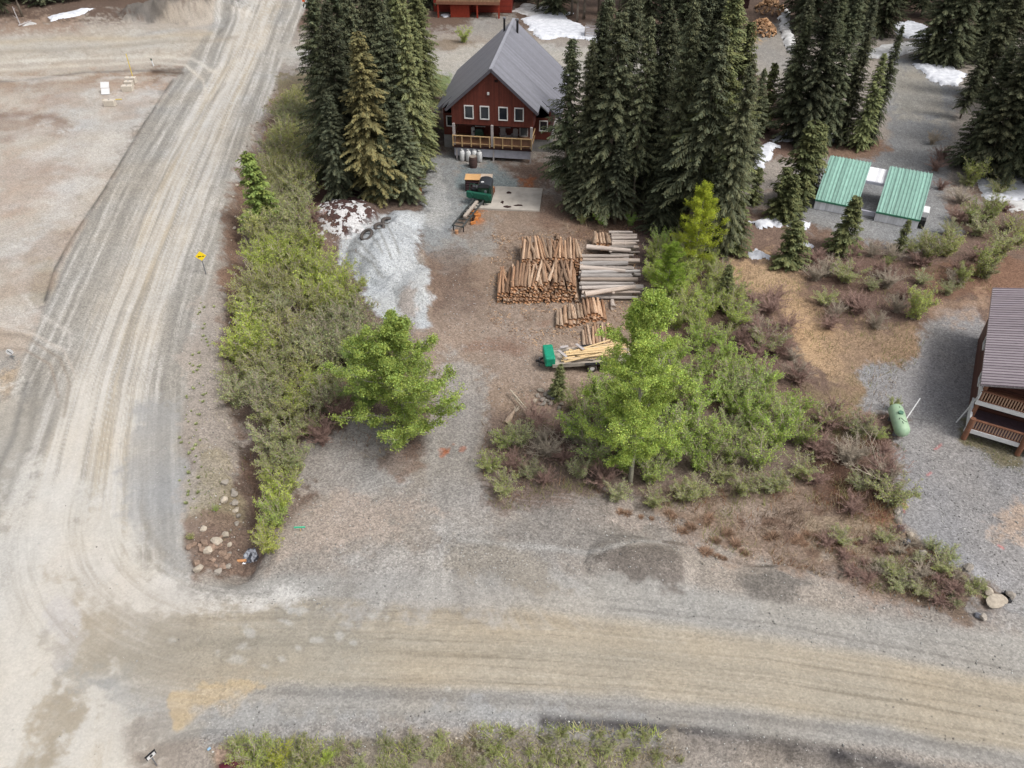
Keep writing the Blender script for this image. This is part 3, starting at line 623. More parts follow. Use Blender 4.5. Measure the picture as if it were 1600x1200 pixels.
for s in (-1, 1): MB().beam((s*4.65, 3, zr(4.65)-.1), (s*6.7, 3, zr(6.7)-.1), .05, .22).build('fascia', MATS['grey_fascia'], roof)
for i, (a, y) in enumerate(((-.75, 14.0), (.75, 13.6))):
    c = MB().tube([(a, y, zr(a)-.2), (a, y, zr(a)+1.25)], .13 if i else .11, 10).build('chimney', M['black'], roof, smooth=False)
    MB().tube([(a, y, zr(a)+1.3), (a, y, zr(a)+1.42)], .18, 10).build('chimney_cap', M['steel'], c)
def window(parent, c, wdt, hgt, side=0, fr=.09):
    cx, cy, cz = c; f = MB()
    if side == 0:
        for dx, sx, dz, sz in ((-wdt/2, fr, 0, hgt+fr), (wdt/2, fr, 0, hgt+fr), (0, wdt-fr, -hgt/2, fr), (0, wdt-fr, hgt/2, fr)):
            f.box((cx+dx, cy-.05, cz+dz), (sx, .1, sz))
        g = MB().box((cx, cy-.015, cz), (wdt-fr, .03, hgt-fr))
    else:
        for dx, sx, dz, sz in ((-wdt/2, fr, 0, hgt+fr), (wdt/2, fr, 0, hgt+fr), (0, wdt-fr, -hgt/2, fr), (0, wdt-fr, hgt/2, fr)):
            f.box((cx+side*.05, cy+dx, cz+dz), (.1, sx, sz))
        g = MB().box((cx+side*.015, cy, cz), (.03, wdt-fr, hgt-fr))
    o = f.build('window', M['trim'], parent); g.build('pane', M['glass'], o); return o
for a in (-2.35, -.75, 1.12, 2.72): window(house, (a, 0, 5.05), .86, 1.28)
window(house, (.9, 2.65, 3.0), 1.15, .8); window(house, (-1.7, 2.65, 3.0), 1.0, .9); window(house, (-4.9, 2.65, 2.95), .7, 1.05); window(house, (4.95, 2.65, 2.95), .8, 1.05)
d = MB()
for dx, sx, dz, sz in ((-.4, .1, 0, 2.0), (.4, .1, 0, 2.0), (0, .7, .96, .1), (0, .7, -.96, .1)): d.box((2.9+dx, 2.6, 2.7+dz), (sx, .1, sz))
dd = d.build('door', M['trim'], house); MB().box((2.9, 2.62, 2.7), (.7, .04, 1.85)).build('pane', mat('pale_curtained_glass', seen(120, 128, 132, .8), .15, .2, 2), dd); MB().box((3.2, 2.53, 2.6), (.05, .06, .16)).build('handle', M['steel'], dd)
MB().box((-.35, -.05, 7.0), (.2, .12, .26)).build('gable_lamp', M['trim'], house)
MB().box((.45, -.02, 8.25), (.34, .05, .26)).build('gable_vent', M['dark'], house)
dk = MB().box((-.05, 1.2, 1.6), (8.2, 2.9, .14)).build('deck', M['deckwood'], house)
b = MB(); b.box((-.05, -.27, 1.48), (8.2, .06, .26)); b.build('deck_beam', mat('dark_beam', seen(70, 46, 44), .9, .3, 3), dk)
for a in (-3.95, .0, 4.0): MB().box((a, -.16, 2.75), (.24, .24, 2.2)).build('porch_post', M['post'], house)
for a in (-3.75, .1, 3.95): MB().box((a, -.12, .7), (.14, .14, 1.5)).build('support_post', M['post'], house)
rl = MB(); rl.box((-2.1, -.36, 2.68), (3.9, .14, .06)); rl.box((2.1, -.36, 2.68), (3.9, .14, .06)); rl.box((-2.1, -.36, 1.9), (3.9, .05, .07)); rl.box((2.1, -.36, 1.9), (3.9, .05, .07))
rail = rl.build('railing', M['treated'], house)
for a in (-4.05, -3.1, -2.15, -1.2, -.25, .2): MB().box((a, -.38, 2.12), (.11, .11, 1.12)).build('rail_post', M['treated'], rail)
for a in (1.1, 2.05, 3.0, 4.05): MB().box((a, -.38, 2.12), (.1, .1, 1.1)).build('rail_post', M['treated'], rail)
b = MB()
for i in range(38): b.box((-3.95+i*.1, -.33, 2.28), (.04, .04, .76))
b.build('baluster_row', mat('brown_baluster', seen(120, 84, 62, .9), .8, .2, 4), rail)
b = MB(); b.box((2.1, -.32, 2.27), (3.75, .05, .72)); b.build('slatted_panel', ribmat('brown_slat_panel', seen(136, 100, 78, .9), .11, 0, .5, .8, .25, .6), rail)
b = MB(); b.beam((4.08, -.3, 2.68), (4.08, 2.5, 2.68), .1, .07); b.beam((4.08, -.3, 1.95), (4.08, 2.5, 1.95), .05, .07); b.build('side_rail', M['treated'], rail)
b = MB(); b.beam((-4.08, -.3, 2.68), (-4.08, 2.5, 2.68), .1, .07); b.beam((-4.08, -.3, 1.95), (-4.08, 2.5, 1.95), .05, .07); b.build('side_rail', M['treated'], rail)
def hp(a, bb, z): return house.matrix_basis @ Vector((a, bb, z)) if False else Vector((hx+a*math.cos(TH)-bb*math.sin(TH), hy+a*math.sin(TH)+bb*math.cos(TH), z))
# porch things
def adirondack(loc, rz, label, grp):
    t = empty('garden_chair', loc, rz); tag(t, label, 'chair', grp)
    m = M['post']
    MB().box((0, 0, .36), (.55, .5, .05)).build('seat', m, t)
    b = MB(); R = Matrix.Rotation(-.35, 3, 'X')
    for i in range(5): b.box((-.22+i*.11, .32, .72), (.09, .03, .8-.05*abs(i-2)), R=R)
    b.build('backrest', m, t)
    for s in (-1, 1):
        MB().box((s*.31, .02, .58), (.12, .62, .03)).build('armrest', m, t)
        MB().box((s*.29, -.22, .29), (.06, .06, .56)).build('leg', m, t); MB().box((s*.29, .25, .26), (.06, .06, .5)).build('leg', m, t)
for i, a in enumerate((.85, 2.05)):
    adirondack(hp(a, 1.6, 1.67), TH+math.pi*0+.2-.4*i, ['grey slatted porch chair nearer the middle post of the red house', 'grey slatted porch chair nearer the porch door of the red house'][i], 'porch chairs')
t = empty('side_table', hp(1.45, 1.5, 1.67), TH); tag(t, 'small grey table between two porch chairs', 'table')
MB().tube([(0, 0, .42), (0, 0, .46)], .26, 12).build('table_top', M['post'], t)
for a in range(3): MB().beam((math.cos(a*2.1)*.2, math.sin(a*2.1)*.2, 0), (math.cos(a*2.1)*.12, math.sin(a*2.1)*.12, .42), .04, .04).build('leg', M['post'], t)
t = empty('barbecue_grill', hp(-1.6, 1.4, 1.67), TH); tag(t, 'covered dark green barbecue on the left half of the porch', 'barbecue')
b = MB().box((0, 0, .55), (.95, .5, .75), tap=.9); b.box((0, 0, 1.0), (.8, .42, .2), tap=.7); b.build('cover', M['dkgreen'], t)
MB().box((-.55, 0, .8), (.2, .4, .04)).build('side_shelf', M['steel'], t)
for s in (-1, 1): MB().tube([(s*.35, -.03, .09), (s*.35, .03, .09)], .09, 10).build('wheel', M['black'], t)
t = empty('water_heater', hp(-2.35, 1.9, 1.67), TH); tag(t, 'white cylinder standing against porch wall beside barbecue', 'tank')
MB().tube([(0, 0, 0), (0, 0, .95), (0, 0, 1.02)], [.2, .2, .14], 12).build('body', M['white'], t); MB().tube([(0, 0, 1.02), (0, 0, 1.12)], .05, 8).build('cap', M['steel'], t)
# propane cylinders and barrel below the porch
CYL = None
for i, (px, py) in enumerate(((722.5, 251), (732, 251.5), (741.5, 251), (749.5, 253))):
    p = G(px, py); t = empty('gas_cylinder', p); tag(t, ['leftmost of the white gas cylinders below the red house porch', 'second white gas cylinder from the left below the porch', 'white gas cylinder behind the brown barrel', 'rightmost of the white gas cylinders below the porch'][i], 'gas cylinder', 'white gas cylinders')
    if CYL is None:
        c1 = MB().tube([(0, 0, .02), (0, 0, .12), (0, 0, .95), (0, 0, 1.08), (0, 0, 1.12)], [.2, .27, .27, .2, .08], 16).build('body', M['white'], t, smooth=True)
        c2 = MB().tube([(0, 0, 1.1), (0, 0, 1.26)], .14, 12, cap=False).build('collar', M['white'], t)
        CYL = (c1, c2)
    else:
        for c in CYL: k = c.copy(); COL.objects.link(k); k.parent = t
p = G(739.5, 261); t = empty('barrel', p); tag(t, 'dark brown wooden barrel standing before the gas cylinders', 'barrel')
MB().tube([(0, 0, 0), (0, 0, .3), (0, 0, .6), (0, 0, .95), (0, 0, 1.15)], [.38, .42, .44, .42, .38], 20, cap=True).build('body', mat('dark_brown_stave', seen(92, 72, 68, .8), .8, .3, 5), t)
MB().tube([(0, 0, 1.1), (0, 0, 1.17)], .37, 20).build('lid', mat('grey_lid', seen(158, 148, 138, .8), .9, .2, 4), t)
for z in (.25, .9): MB().torus((0, 0, z), .425, .012, 20, 6).build('hoop', M['black'], t)

# ------------------------------------------------------------------ twin green roofed shelter
sx0, sy0 = 28.35, 68.0; A2 = math.atan2(-3.35, 7.95)-.055
sh = empty('storage_shelter', (sx0, sy0, 0), A2); tag(sh, 'white shelter under two curved green ribbed metal roofs', 'shelter')
def arc_pts(n=14):
    out = []
    for i in range(n+1):
        t = i/n; out.append((-.15+5.6*t, .95+2.1*math.sin(t*math.pi*.5)**.9))
    return out
AR = arc_pts()
for k, (a0, wd) in enumerate(((-.05, 3.75), (5.35, 3.75))):
    b = MB(); n = 12; vs = []; fs = []; xs = []
    for i in range(n):                                      # trapezoid ribs
        x = a0+wd*i/n; s = wd/n; xs += [(x, 0), (x+s*.55, 0), (x+s*.65, .075), (x+s*.85, .075), (x+s*.95, 0)]
    xs.append((a0+wd, 0))
    for (y, z) in AR:
        for (x, h) in xs: vs.append((x, y, z+h))
    m = len(xs)
    for j in range(len(AR)-1):
        for i in range(m-1): fs.append((j*m+i, j*m+i+1, (j+1)*m+i+1, (j+1)*m+i))
    o = len(vs); vs += [(x, y, z-.08) for x, y, z in vs[:o]]; fs += [(f[3]+o, f[2]+o, f[1]+o, f[0]+o) for f in fs]
    b.add(vs, fs); r = b.build('curved_roof', M['green'], sh)
    MB().box((a0+wd/2, -.17, .93), (wd, .06, .16)).build('eave_trim', mat('green_trim', seen(70, 128, 104, .8), .45, .1, 3), r)
    MB().box((a0+wd/2-.0, .0, .43), (wd-.1, .12, .86)).build('front_wall', M['white_rib'], sh)
    MB().box((a0+wd/2-.0, 5.3, 1.5), (wd-.2, .12, 3.0)).build('back_wall', M['white_rib'], sh)
    for s in (a0+.06, a0+wd-.06):
        w2 = MB(); poly = [(y, z-.1) for y, z in AR if .1 < y < 5.25]; poly = [(poly[0][0], 0)]+poly+[(poly[-1][0], 0)]
        nn = len(poly); w2.add([(s-.04, y, z) for y, z in poly]+[(s+.04, y, z) for y, z in poly], [list(range(nn)), list(range(nn, 2*nn))[::-1]]+[(i, nn+i, nn+(i+1) % nn, (i+1) % nn) for i in range(nn)])
        w2.build('side_wall', M['white_rib'], sh)
MB().box((4.52, 4.15, 2.5), (1.62, 2.3, .1), R=Matrix.Rotation(.16, 3, 'X')).build('link_roof', M['white_rib'], sh)
MB().box((4.52, 2.98, 2.2), (1.62, .12, .25)).build('link_beam', mat('pale_grey_beam', seen(176, 178, 188, .8), .6, .1, 3), sh)
MB().box((4.52, .35, .45), (1.6, .2, .4)).build('front_curb', mat('grey_curb', seen(176, 176, 186, .8), .7, .1, 3), sh)
MB().box((9.4, 1.4, 1.15), (.5, 1.3, .5)).build('end_box', M['white'], sh); MB().box((9.38, .75, .45), (.4, 1.2, .85)).build('end_opening', M['black'], sh)

# ------------------------------------------------------------------ log cabin at the right
cx0, cy0 = 29.5, 37.5; A3 = math.atan2(-.469, .883)
cb = empty('log_cabin', (cx0, cy0, 0), A3); tag(cb, 'brown log cabin with plum grey metal roof and two railed decks', 'cabin')
E = 4.25; sl = .30; Wd = 12
zt = lambda a: E+sl*(a if a < Wd/2 else Wd-a)
for a_ in (0, Wd-.7): MB().box((a_, 6.3, 2.05), (.3, 9.6, 4.1)).build('side_wall', M['logwall'], cb)
b = MB()
for y in (1.5, 11.0):
    b.add([(-.1, y, 0), (Wd-.6, y, 0), (Wd-.6, y, E-.15), (Wd/2, y, zt(Wd/2)-.2), (-.1, y, E-.15), (-.1, y+.25, 0), (Wd-.6, y+.25, 0), (Wd-.6, y+.25, E-.15), (Wd/2, y+.25, zt(Wd/2)-.2), (-.1, y+.25, E-.15)],
          [(0, 1, 2, 3, 4), (9, 8, 7, 6, 5), (4, 9, 5, 0), (1, 6, 7, 2)])
b.build('gable_wall', M['logwall'], cb)
b = MB()
R1 = [(-.65, -.6, E-.05), (Wd/2, -.6, zt(Wd/2+.0)+.05), (Wd/2, 11.5, zt(Wd/2)+.05), (-.65, 11.5, E-.05)]
R2 = [(Wd/2, -.6, zt(Wd/2)+.05), (Wd+.1, -.6, E-.05), (Wd+.1, 11.5, E-.05), (Wd/2, 11.5, zt(Wd/2)+.05)]
for R_ in (R1, R2): b.add(R_+[(x, y, z-.14) for x, y, z in R_], [(0, 1, 2, 3), (7, 6, 5, 4), (0, 4, 5, 1), (1, 5, 6, 2), (2, 6, 7, 3), (3, 7, 4, 0)])
crf = b.build('roof', M['purple_roof'], cb)
b = MB()
for i in range(41):
    y = -.55+i*.3
    b.add([(-.65, y-.03, E-.05), (-.65, y+.03, E-.05), (Wd/2, y+.03, zt(Wd/2)+.05), (Wd/2, y-.03, zt(Wd/2)+.05), (-.65, y-.03, E-.01), (-.65, y+.03, E-.01), (Wd/2, y+.03, zt(Wd/2)+.09), (Wd/2, y-.03, zt(Wd/2)+.09)], [(4, 5, 6, 7), (0, 4, 7, 3), (1, 2, 6, 5), (0, 1, 5, 4)])
b.build('roof_seams', mat('plum_seam', seen(150, 136, 144, .8), .45, .1, 3), crf)
v = MB(); v.tube([(2.0, 6.6, zt(2)), (2.0, 6.6, zt(2)+.45)], .12, 12); v.tube([(2.0, 6.6, zt(2)+.45), (2, 6.6, zt(2)+.65)], [.22, .05], 12); v.build('roof_vent', M['steel'], crf)
v = MB(); v.tube([(1.5, 6.1, zt(1.5)), (1.5, 6.1, zt(1.5)+.3)], .07, 10); v.tube([(1.5, 6.1, zt(1.5)+.3), (2.0, 6.5, zt(2)+.25)], .05, 8); v.build('vent_pipe', M['steel'], crf)
def deck(z, y0, y1, railh, wmat, name):
    dkk = MB().box((5.4, (y0+y1)/2, z), (11.4, y1-y0, .14)).build(name, wmat, cb)
    MB().box((5.4, y0-.04, z-.02), (11.6, .09, .3)).build('white_fascia', M['white'], dkk)
    rr = MB(); rr.box((5.4, y0+.02, z+railh), (11.4, .16, .07)); rr.box((5.4, y0+.02, z+.16), (11.4, .08, .07))
    rr.build('handrail', M['orangewood'], dkk)
    q = MB()
    for i in range(70): q.box((-.15+i*.16, y0+.02, z+railh/2+.05), (.07, .05, railh-.2))
    q.build('balusters', mat('tan_baluster', seen(170, 140, 118, .9), .8, .15, 4), dkk)
    q = MB(); q.box((-.32, (y0+y1)/2, z+railh), (.12, y1-y0, .07)); q.box((-.32, (y0+y1)/2, z+.4), (.06, y1-y0, .7)); q.build('side_panel', M['white'], dkk)
    return dkk
deck(2.55, -.1, 1.5, .9, M['orangewood'], 'balcony'); dl = deck(.75, -.75, 1.5, .85, mat('purple_brown_deck', seen(92, 74, 80, .8), .8, .2, 4), 'lower_deck')
for a in (-.2, 2.9, 6.0, 9.0): MB().tube([(a, -.82, 0), (a, -.82, 1.75)], .17, 10).build('deck_post', M['orangewood'], cb)
for a in (-.2, 4.5, 9.2): MB().tube([(a, .05, .8), (a, .05, 4.1)], .13, 10).build('upper_post', M['orangewood'], cb)
for a in (1.5, 4.6, 7.6): window(cb, (a, 1.48, 1.9), 1.3, 1.1)
window(cb, (-.16, 3.0, 2.4), .9, 1.0, -1); window(cb, (-.16, 7.4, 2.4), .9, 1.0, -1)
MB().tube([(-.75, .6, 0.0), (-.45, .9, 1.0), (-.2, 1.0, 2.2)], .05, 6).build('downpipe', M['white'], cb)

# ------------------------------------------------------------------ far red house, woodpile, green shed
p = G(779, 27); TH4 = math.radians(-3); RX, RY = p.x, p.y
fh = empty('red_house', (RX, RY, 0), TH4); tag(fh, 'bright red house on posts with wooden deck at the top edge', 'house')
red = mat('bright_red_siding', seen(140, 52, 34, .9), .7, .2, 3)
MB().box((-4.2, 6.5, 2.6), (12.2, 8, 5.2)).build('wall', ribmat('red_lap_siding', seen(140, 50, 34, .9), .2, 2, .5, .7, .12, .7), fh)
MB().box((-5.9, .95, 1.0), (2.9, 2.6, 2.0)).build('lower_wall', red, fh)
fd = MB().box((-4.6, .9, 2.15), (9.6, 3.3, .2)).build('deck', M['deckwood'], fh)
MB().box((-4.6, -.78, 2.15), (9.7, .08, .42)).build('deck_fascia', M['orangewood'], fd)
b = MB(); b.box((-4.6, -.75, 3.2), (9.6, .1, .08)); b.box((-4.6, -.75, 2.72), (9.6, .04, .8)); b.build('railing', ribmat('pale_rail_boards', seen(170, 136, 104, .85), .2, 0, .5, .8, .3, .5), fd)
for a in (-9.2, -3.2, .1): MB().box((a, -.6, 1.05), (.24, .24, 2.1)).build('deck_post', red, fh)
b = MB()
for s in (-1, 1):
    pts = [(-4.2, 1.6, 9.6), (-4.2, 11.2, 9.6), (-4.2+s*7.2, 11.2, 4.8), (-4.2+s*7.2, 1.6, 4.8)]; b.add(pts+[(x, y, z-.2) for x, y, z in pts], [(0, 1, 2, 3), (7, 6, 5, 4), (0, 4, 5, 1), (1, 5, 6, 2), (2, 6, 7, 3), (3, 7, 4, 0)])
b.build('roof', M['greyroof'], fh)
window(fh, (-6.5, 2.5, 3.6), 1.2, 1.1); window(fh, (-3.0, 2.5, 3.6), 1.4, 1.1)
p = G(1148, 14); t = empty('green_shed', p, .05); tag(t, 'small shed with bright green metal roof by the firewood heap', 'shed')
MB().box((0, 1.6, 1.1), (4.4, 3, 2.2)).build('wall', M['dark'], t)
b = MB(); pts = [(-2.5, -.2, 2.1), (2.5, -.2, 2.1), (2.5, 3.4, 3.0), (-2.5, 3.4, 3.0)]; b.add(pts+[(x, y, z-.08) for x, y, z in pts], [(0, 1, 2, 3), (7, 6, 5, 4), (0, 4, 5, 1), (1, 5, 6, 2), (2, 6, 7, 3), (3, 7, 4, 0)]); b.build('roof', mat('shed_green_metal', seen(64, 156, 118, .8), .4, .15, 3), t)
rnd = random.Random(8)
def wedge(name):
    m = MB(); L = .5; r = .2
    m.add([(-L/2, 0, -r*.6), (-L/2, r, r*.5), (-L/2, 0, r*.8), (-L/2, -r, r*.4), (L/2, 0, -r*.6), (L/2, r, r*.5), (L/2, 0, r*.8), (L/2, -r, r*.4)], [(0, 1, 2, 3), (7, 6, 5, 4), (0, 4, 5, 1), (1, 5, 6, 2), (2, 6, 7, 3), (3, 7, 4, 0)])
    me = bpy.data.meshes.new(name); me.from_pydata(m.v, [], m.f); me.materials.append(mat('split_firewood', seen(158, 112, 80, .9), .85, .45, 6, c2=seen(216, 176, 136, .9))); return me
wm = wedge('firewood')
for (cpx, cpy, rx, ry, hh, n, lb) in ((1190, 50, 1.9, 2.8, 1.7, 150, 'split firewood piece in the nearer heap beside the gravel yard'), (1203, 18, 2.3, 3.2, 1.6, 100, 'split firewood piece in the farther heap at the top edge')):
    c = G(cpx, cpy)
    m = MB()
    for i in range(n):
        a = rnd.uniform(0, 6.28); q = math.sqrt(rnd.random()); z = hh*(1-q*q)*rnd.uniform(.75, 1.0)
        o = link('firewood', wm, None, (c.x+q*rx*math.cos(a), c.y+q*ry*math.sin(a), c.z+.15+z)); o.rotation_euler = (rnd.uniform(-3, 3), rnd.uniform(-.7, .7), rnd.uniform(0, 6)); k = rnd.uniform(.55, 1.25); o.color = (k, k, k, 1)
        tag(o, lb, 'firewood', 'firewood in the '+('nearer' if cpy > 30 else 'farther')+' heap')
p = G(925, 57); t = empty('pallet_crate', p, -.05); tag(t, 'weathered open wooden crate on old snow behind the red house', 'crate')
for s in (-1, 1):
    for z in (.2, .55, .9, 1.2): MB().box((0, s*.75, z), (2.1, .05, .18)).build('slat', M['post'], t); 
    for q in (-1, 1): MB().box((q*1.0, s*.7, .68), (.1, .1, 1.3)).build('corner_post', M['post'], t)
for s in (-1, 1): MB().box((s*1.06, 0, .7), (.05, 1.4, 1.0)).build('end_board', M['post'], t)
MB().box((0, 0, .12), (2.0, 1.4, .1)).build('base', M['deckwood'], t)

# ------------------------------------------------------------------ sawmill, little shed, slab
pa, pb = G(748, 322), G(716, 363)
dv = Vector((pb.x-pa.x, pb.y-pa.y, 0)); L = dv.length; rz = math.atan2(dv.y, dv.x)
mill = empty('sawmill', (pa.x, pa.y, pa.z), rz); tag(mill, 'green portable sawmill with engine head and long dark rail bed', 'sawmill')
b = MB()
for s in (-.48, .48): b.box((L/2-.3, s, .62), (L+.9, .09, .14))
for i in range(9): b.box((-.4+i*(L+.4)/8, 0, .55), (.08, .94, .08))
bed = b.build('rail_bed', mat('dark_mill_steel', seen(74, 78, 78, .8), .5, .3, 4), mill)
for x in (0, L*.5, L-.1):
    for s in (-.48, .48): MB().box((x, s, .28), (.08, .08, .56)).build('leg', M['black'], mill)
MB().box((L*.42, .08, .78), (L*.62, .26, .16)).build('cant', M['lumber_grey'], mill)
MB().box((-.15, 0, 1.0), (.3, 2.5, .62)).build('blade_housing', M['midgreen'], mill, bevel=.08)
for s in (-.85, .85): MB().tube([(.02, s, 1.0), (.1, s, 1.0)], .3, 18).build('blade_wheel_cover', M['midgreen'], mill)
b = MB(); b.box((-.75, -.55, 1.2), (.7, .7, .55)); b.box((-.75, -.3, 1.55), (.5, .4, .25)); b.build('engine', M['black'], mill, bevel=.04)
b = MB(); b.tube([(-.8, -.75, 1.5), (-.8, -.75, 1.75)], .12, 10); b.tube([(-.5, -.3, 1.6), (-.5, -.3, 1.78)], .15, 10); b.build('air_filter', M['steel'], mill)
MB().box((-.65, .45, 1.35), (.5, .4, .3)).build('fuel_tank', M['steel'], mill, bevel=.04)
b = MB()
for s in (-1, 1): b.beam((-.1, s*1.0, .7), (-.5, s*1.0, 1.9), .06, .06)
b.beam((-.5, -1, 1.9), (-.5, 1, 1.9), .06, .06); b.build('head_frame', M['dkgreen'], mill)
for s in (-.55, .55): MB().tube([(L*.55, s*1.1-.04, .3), (L*.55, s*1.1+.04, .3)], .3, 16).build('wheel', M['black'], mill)
MB().tube([(L+.1, .1, .0), (L+.1, .1, .3)], .16, 12).build('chopping_block', M['cut'])
o = bpy.data.objects['chopping_block']; q = G(713.5, 364.5); o.location = (q.x-0, q.y, q.z); o.data.transform(Matrix.Translation((-(L+.1), -.1, 0))); tag(o, 'small pale round wood block at the foot of the sawmill bed', 'block')
# garden shed
q = G(757.5, 320); t = empty('garden_shed', q, math.radians(-6)); tag(t, 'small dark green upright shed with rounded black roof beside sawmill', 'shed')
sw, sdp, shh = 1.22, 1.5, 1.75
MB().box((0, sdp/2, shh/2), (sw, sdp, shh)).build('wall', ribmat('dark_green_panel', seen(30, 62, 46, .85), .3, 0, .5, .5, .12, .6), t)
MB().box((0, -.02, .85), (.6, .04, 1.6)).build('door', ribmat('door_green_panel', seen(36, 72, 54, .85), .15, 0, .5, .5, .15, .7), t)
poly = [(math.cos(a)*(sw/2+.06), shh+math.sin(a)*.42) for a in [math.pi*i/12 for i in range(13)]]
MB().prism(poly, -.08, sdp+.08).build('roof', mat('black_shed_roof', (.03, .034, .04), .35, .3, 4), t)
MB().box((-.2, .3, shh+.42), (.26, .2, .05)).build('roof_patch', M['white'], t)
q = G(768, 306); t = empty('planter_barrel', q); tag(t, 'orange brown barrel leaning beside the small green shed', 'barrel')
MB().tube([(0, 0, 0), (0, 0, .45), (.05, 0, .9)], [.3, .36, .3], 14).build('body', M['orangewood'], t); MB().tube([(.05, 0, .9), (.05, 0, .94)], .25, 14).build('lid', M['cut'], t)
MB().tube([(-.3, -.4, .0), (-.3, -.4, .35)], .13, 10).build('fuel_can', mat('blue_can', seen(52, 92, 160, .8), .5, .1, 3)); o = bpy.data.objects['fuel_can']; q = G(767, 311); o.location = q; o.data.transform(Matrix.Translation((.3, .4, 0))); tag(o, 'small blue can beside the little green shed', 'can')
# plywood topped stack behind the mill
q = G(748, 296); t = empty('lumber_rack', q, math.radians(-3)); tag(t, 'rack of dark boards under pale plywood sheets behind sawmill', 'rack')
for s in (-1.2, 1.2):
    for y in (-.4, .4): MB().box((s, y, .6), (.1, .1, 1.2)).build('post', M['dark'], t)
for i in range(4): MB().box((.1, 0, .2+i*.25), (2.5, .9, .13)).build('board_layer', mat('dark_plum_board', seen(84, 62, 66, .8), .85, .3, 4), t)
MB().box((-.55, .1, 1.25), (1.5, 1.3, .03)).build('plywood_sheet', mat('orange_plywood', seen(214, 168, 116, .9), .8, .12, 2), t)
MB().box((.78, .1, 1.28), (1.15, 1.3, .03)).build('plywood_sheet', mat('pale_plywood', seen(206, 186, 166, .9), .8, .12, 2), t)
# slab
P = [G(775, 292.5), G(848, 296), G(843, 331), G(733, 327)]
b = MB(); z0, z1 = -.25, .16; b.add([(p.x, p.y, z0) for p in P]+[(p.x, p.y, p.z*0+z1) for p in P], [(3, 2, 1, 0), (4, 5, 6, 7), (0, 1, 5, 4), (1, 2, 6, 5), (2, 3, 7, 6), (3, 0, 4, 7)][:])
o = b.build('concrete_slab', [mat('slab_concrete', seen(184, 176, 166, .85), .9, .22, .9, bump=.3, bscale=6)]); tag(o, 'pale weathered concrete slab between sawmill and conifers', 'slab')
for i, (x, y, dx, dy, lb) in enumerate(((795, 301, .5, .25, 'small dark scrap lying near the upper edge of the slab'), (785, 316, .4, .3, 'dark scrap lying mid slab nearest the green shed'), (792, 323, .8, .2, 'dark scrap strip at the lower edge of the slab'), (811, 321, 1.0, .16, 'longest dark scrap at the lower right of the slab'))):
    q = G0(x, y, .17); m = MB(); rr = random.Random(i); n = 9
    ring = [(math.cos(6.28*j/n)*dx/2*rr.uniform(.5, 1.2), math.sin(6.28*j/n)*dy*rr.uniform(.5, 1.2)) for j in range(n)]
    m.add([(a, c, 0) for a, c in ring]+[(a*.7, c*.7, .08) for a, c in ring], [tuple(range(n, 2*n))]+[(j, (j+1) % n, n+(j+1) % n, n+j) for j in range(n)])
    o = m.build('scrap', M['dark'], None, loc=(q[0], q[1], .163)); tag(o, lb, 'scrap', 'scraps on the slab')
# orange sawdust pile blocks
for i, (x, y, s) in enumerate(((741, 334, 1.0), (746, 338, .9), (742, 344, .9), (739, 350, .7))):
    q = G(x, y); o = MB().box((0, 0, .12), (.7*s, .32*s, .22)).build('timber_offcut', mat('orange_offcut', seen(196, 126, 70, .85), .85, .3, 4), None, loc=q, rz=.2*i); tag(o, ['orange offcut nearest the slab beside the mill bed', 'second orange offcut down from the slab', 'third orange offcut down from the slab', 'lowest small orange offcut beside the mill bed'][i], 'offcut', 'orange offcuts by the mill')

# ------------------------------------------------------------------ logs
rnd = random.Random(21)
def logmesh(r, L, mi, seed, bend=.04):
    rr = random.Random(seed); n = 10; k = 6; vs = []; fs = []; b = MB()
    bx, by = rr.uniform(-bend, bend)*L, rr.uniform(-bend, bend)*L*.5; ph = rr.uniform(0, 6)
    for i in range(k+1):
        t = i/k; q = r*(1.12-.32*t)*(1+.05*math.sin(t*9+ph)); cx = bx*math.sin(t*3.14); cy = by*math.sin(t*3.14)
        for j in range(n):
            a = 6.283*j/n; w = q*(1+.07*math.sin(3*a+ph)); vs.append((cx+w*math.cos(a), L*(t-.5), cy+w*math.sin(a)))
    for i in range(k):
        for j in range(n): fs.append((i*n+j, i*n+(j+1) % n, (i+1)*n+(j+1) % n, (i+1)*n+j))
    b.add(vs, fs, 0); b.f += [list(range(n)), [k*n+j for j in range(n)][::-1]]; b.m += [1, 1]
    for _ in range(2):
        if rr.random() < .5:
            t = rr.uniform(.2, .9); a = rr.uniform(0, 6.28); p = Vector((0, L*(t-.5), 0)); d = Vector((math.cos(a), 0, math.sin(a)))
            b.tube([p+d*r*.8, p+d*(r+.09)], .03, 5, mi=0)
    me = bpy.data.meshes.new('log'); me.from_pydata(b.v, [], b.f)
    for m in mi: me.materials.append(m)
    me.polygons.foreach_set('material_index', b.m); me.polygons.foreach_set('use_smooth', [True]*len(b.f)); me.update(); return me
LM = {k: [logmesh(.16, 1.0, v, s*7+i) for i in range(5)] for s, (k, v) in enumerate({'b': (M['bark'], M['cut']), 'g': (M['grey_log'], M['grey_log']), 'p': (M['peeled'], M['cut'])}.items())}
LN = [0]
def log(x, y, z, L, r, rz, kind, tilt=0, label='', grp='', c=None):
    o = link('log', rnd.choice(LM[kind])); o.location = (x, y, z); o.rotation_euler = (tilt, rnd.uniform(-3, 3)*0, rz)
    s = r/.16; o.scale = (s, L, s); k = c or rnd.uniform(.62, 1.25); w = rnd.uniform(-.08, .08); o.color = (k*(1+w), k, k*(1-w), 1); tag(o, label, 'log', grp); LN[0] += 1
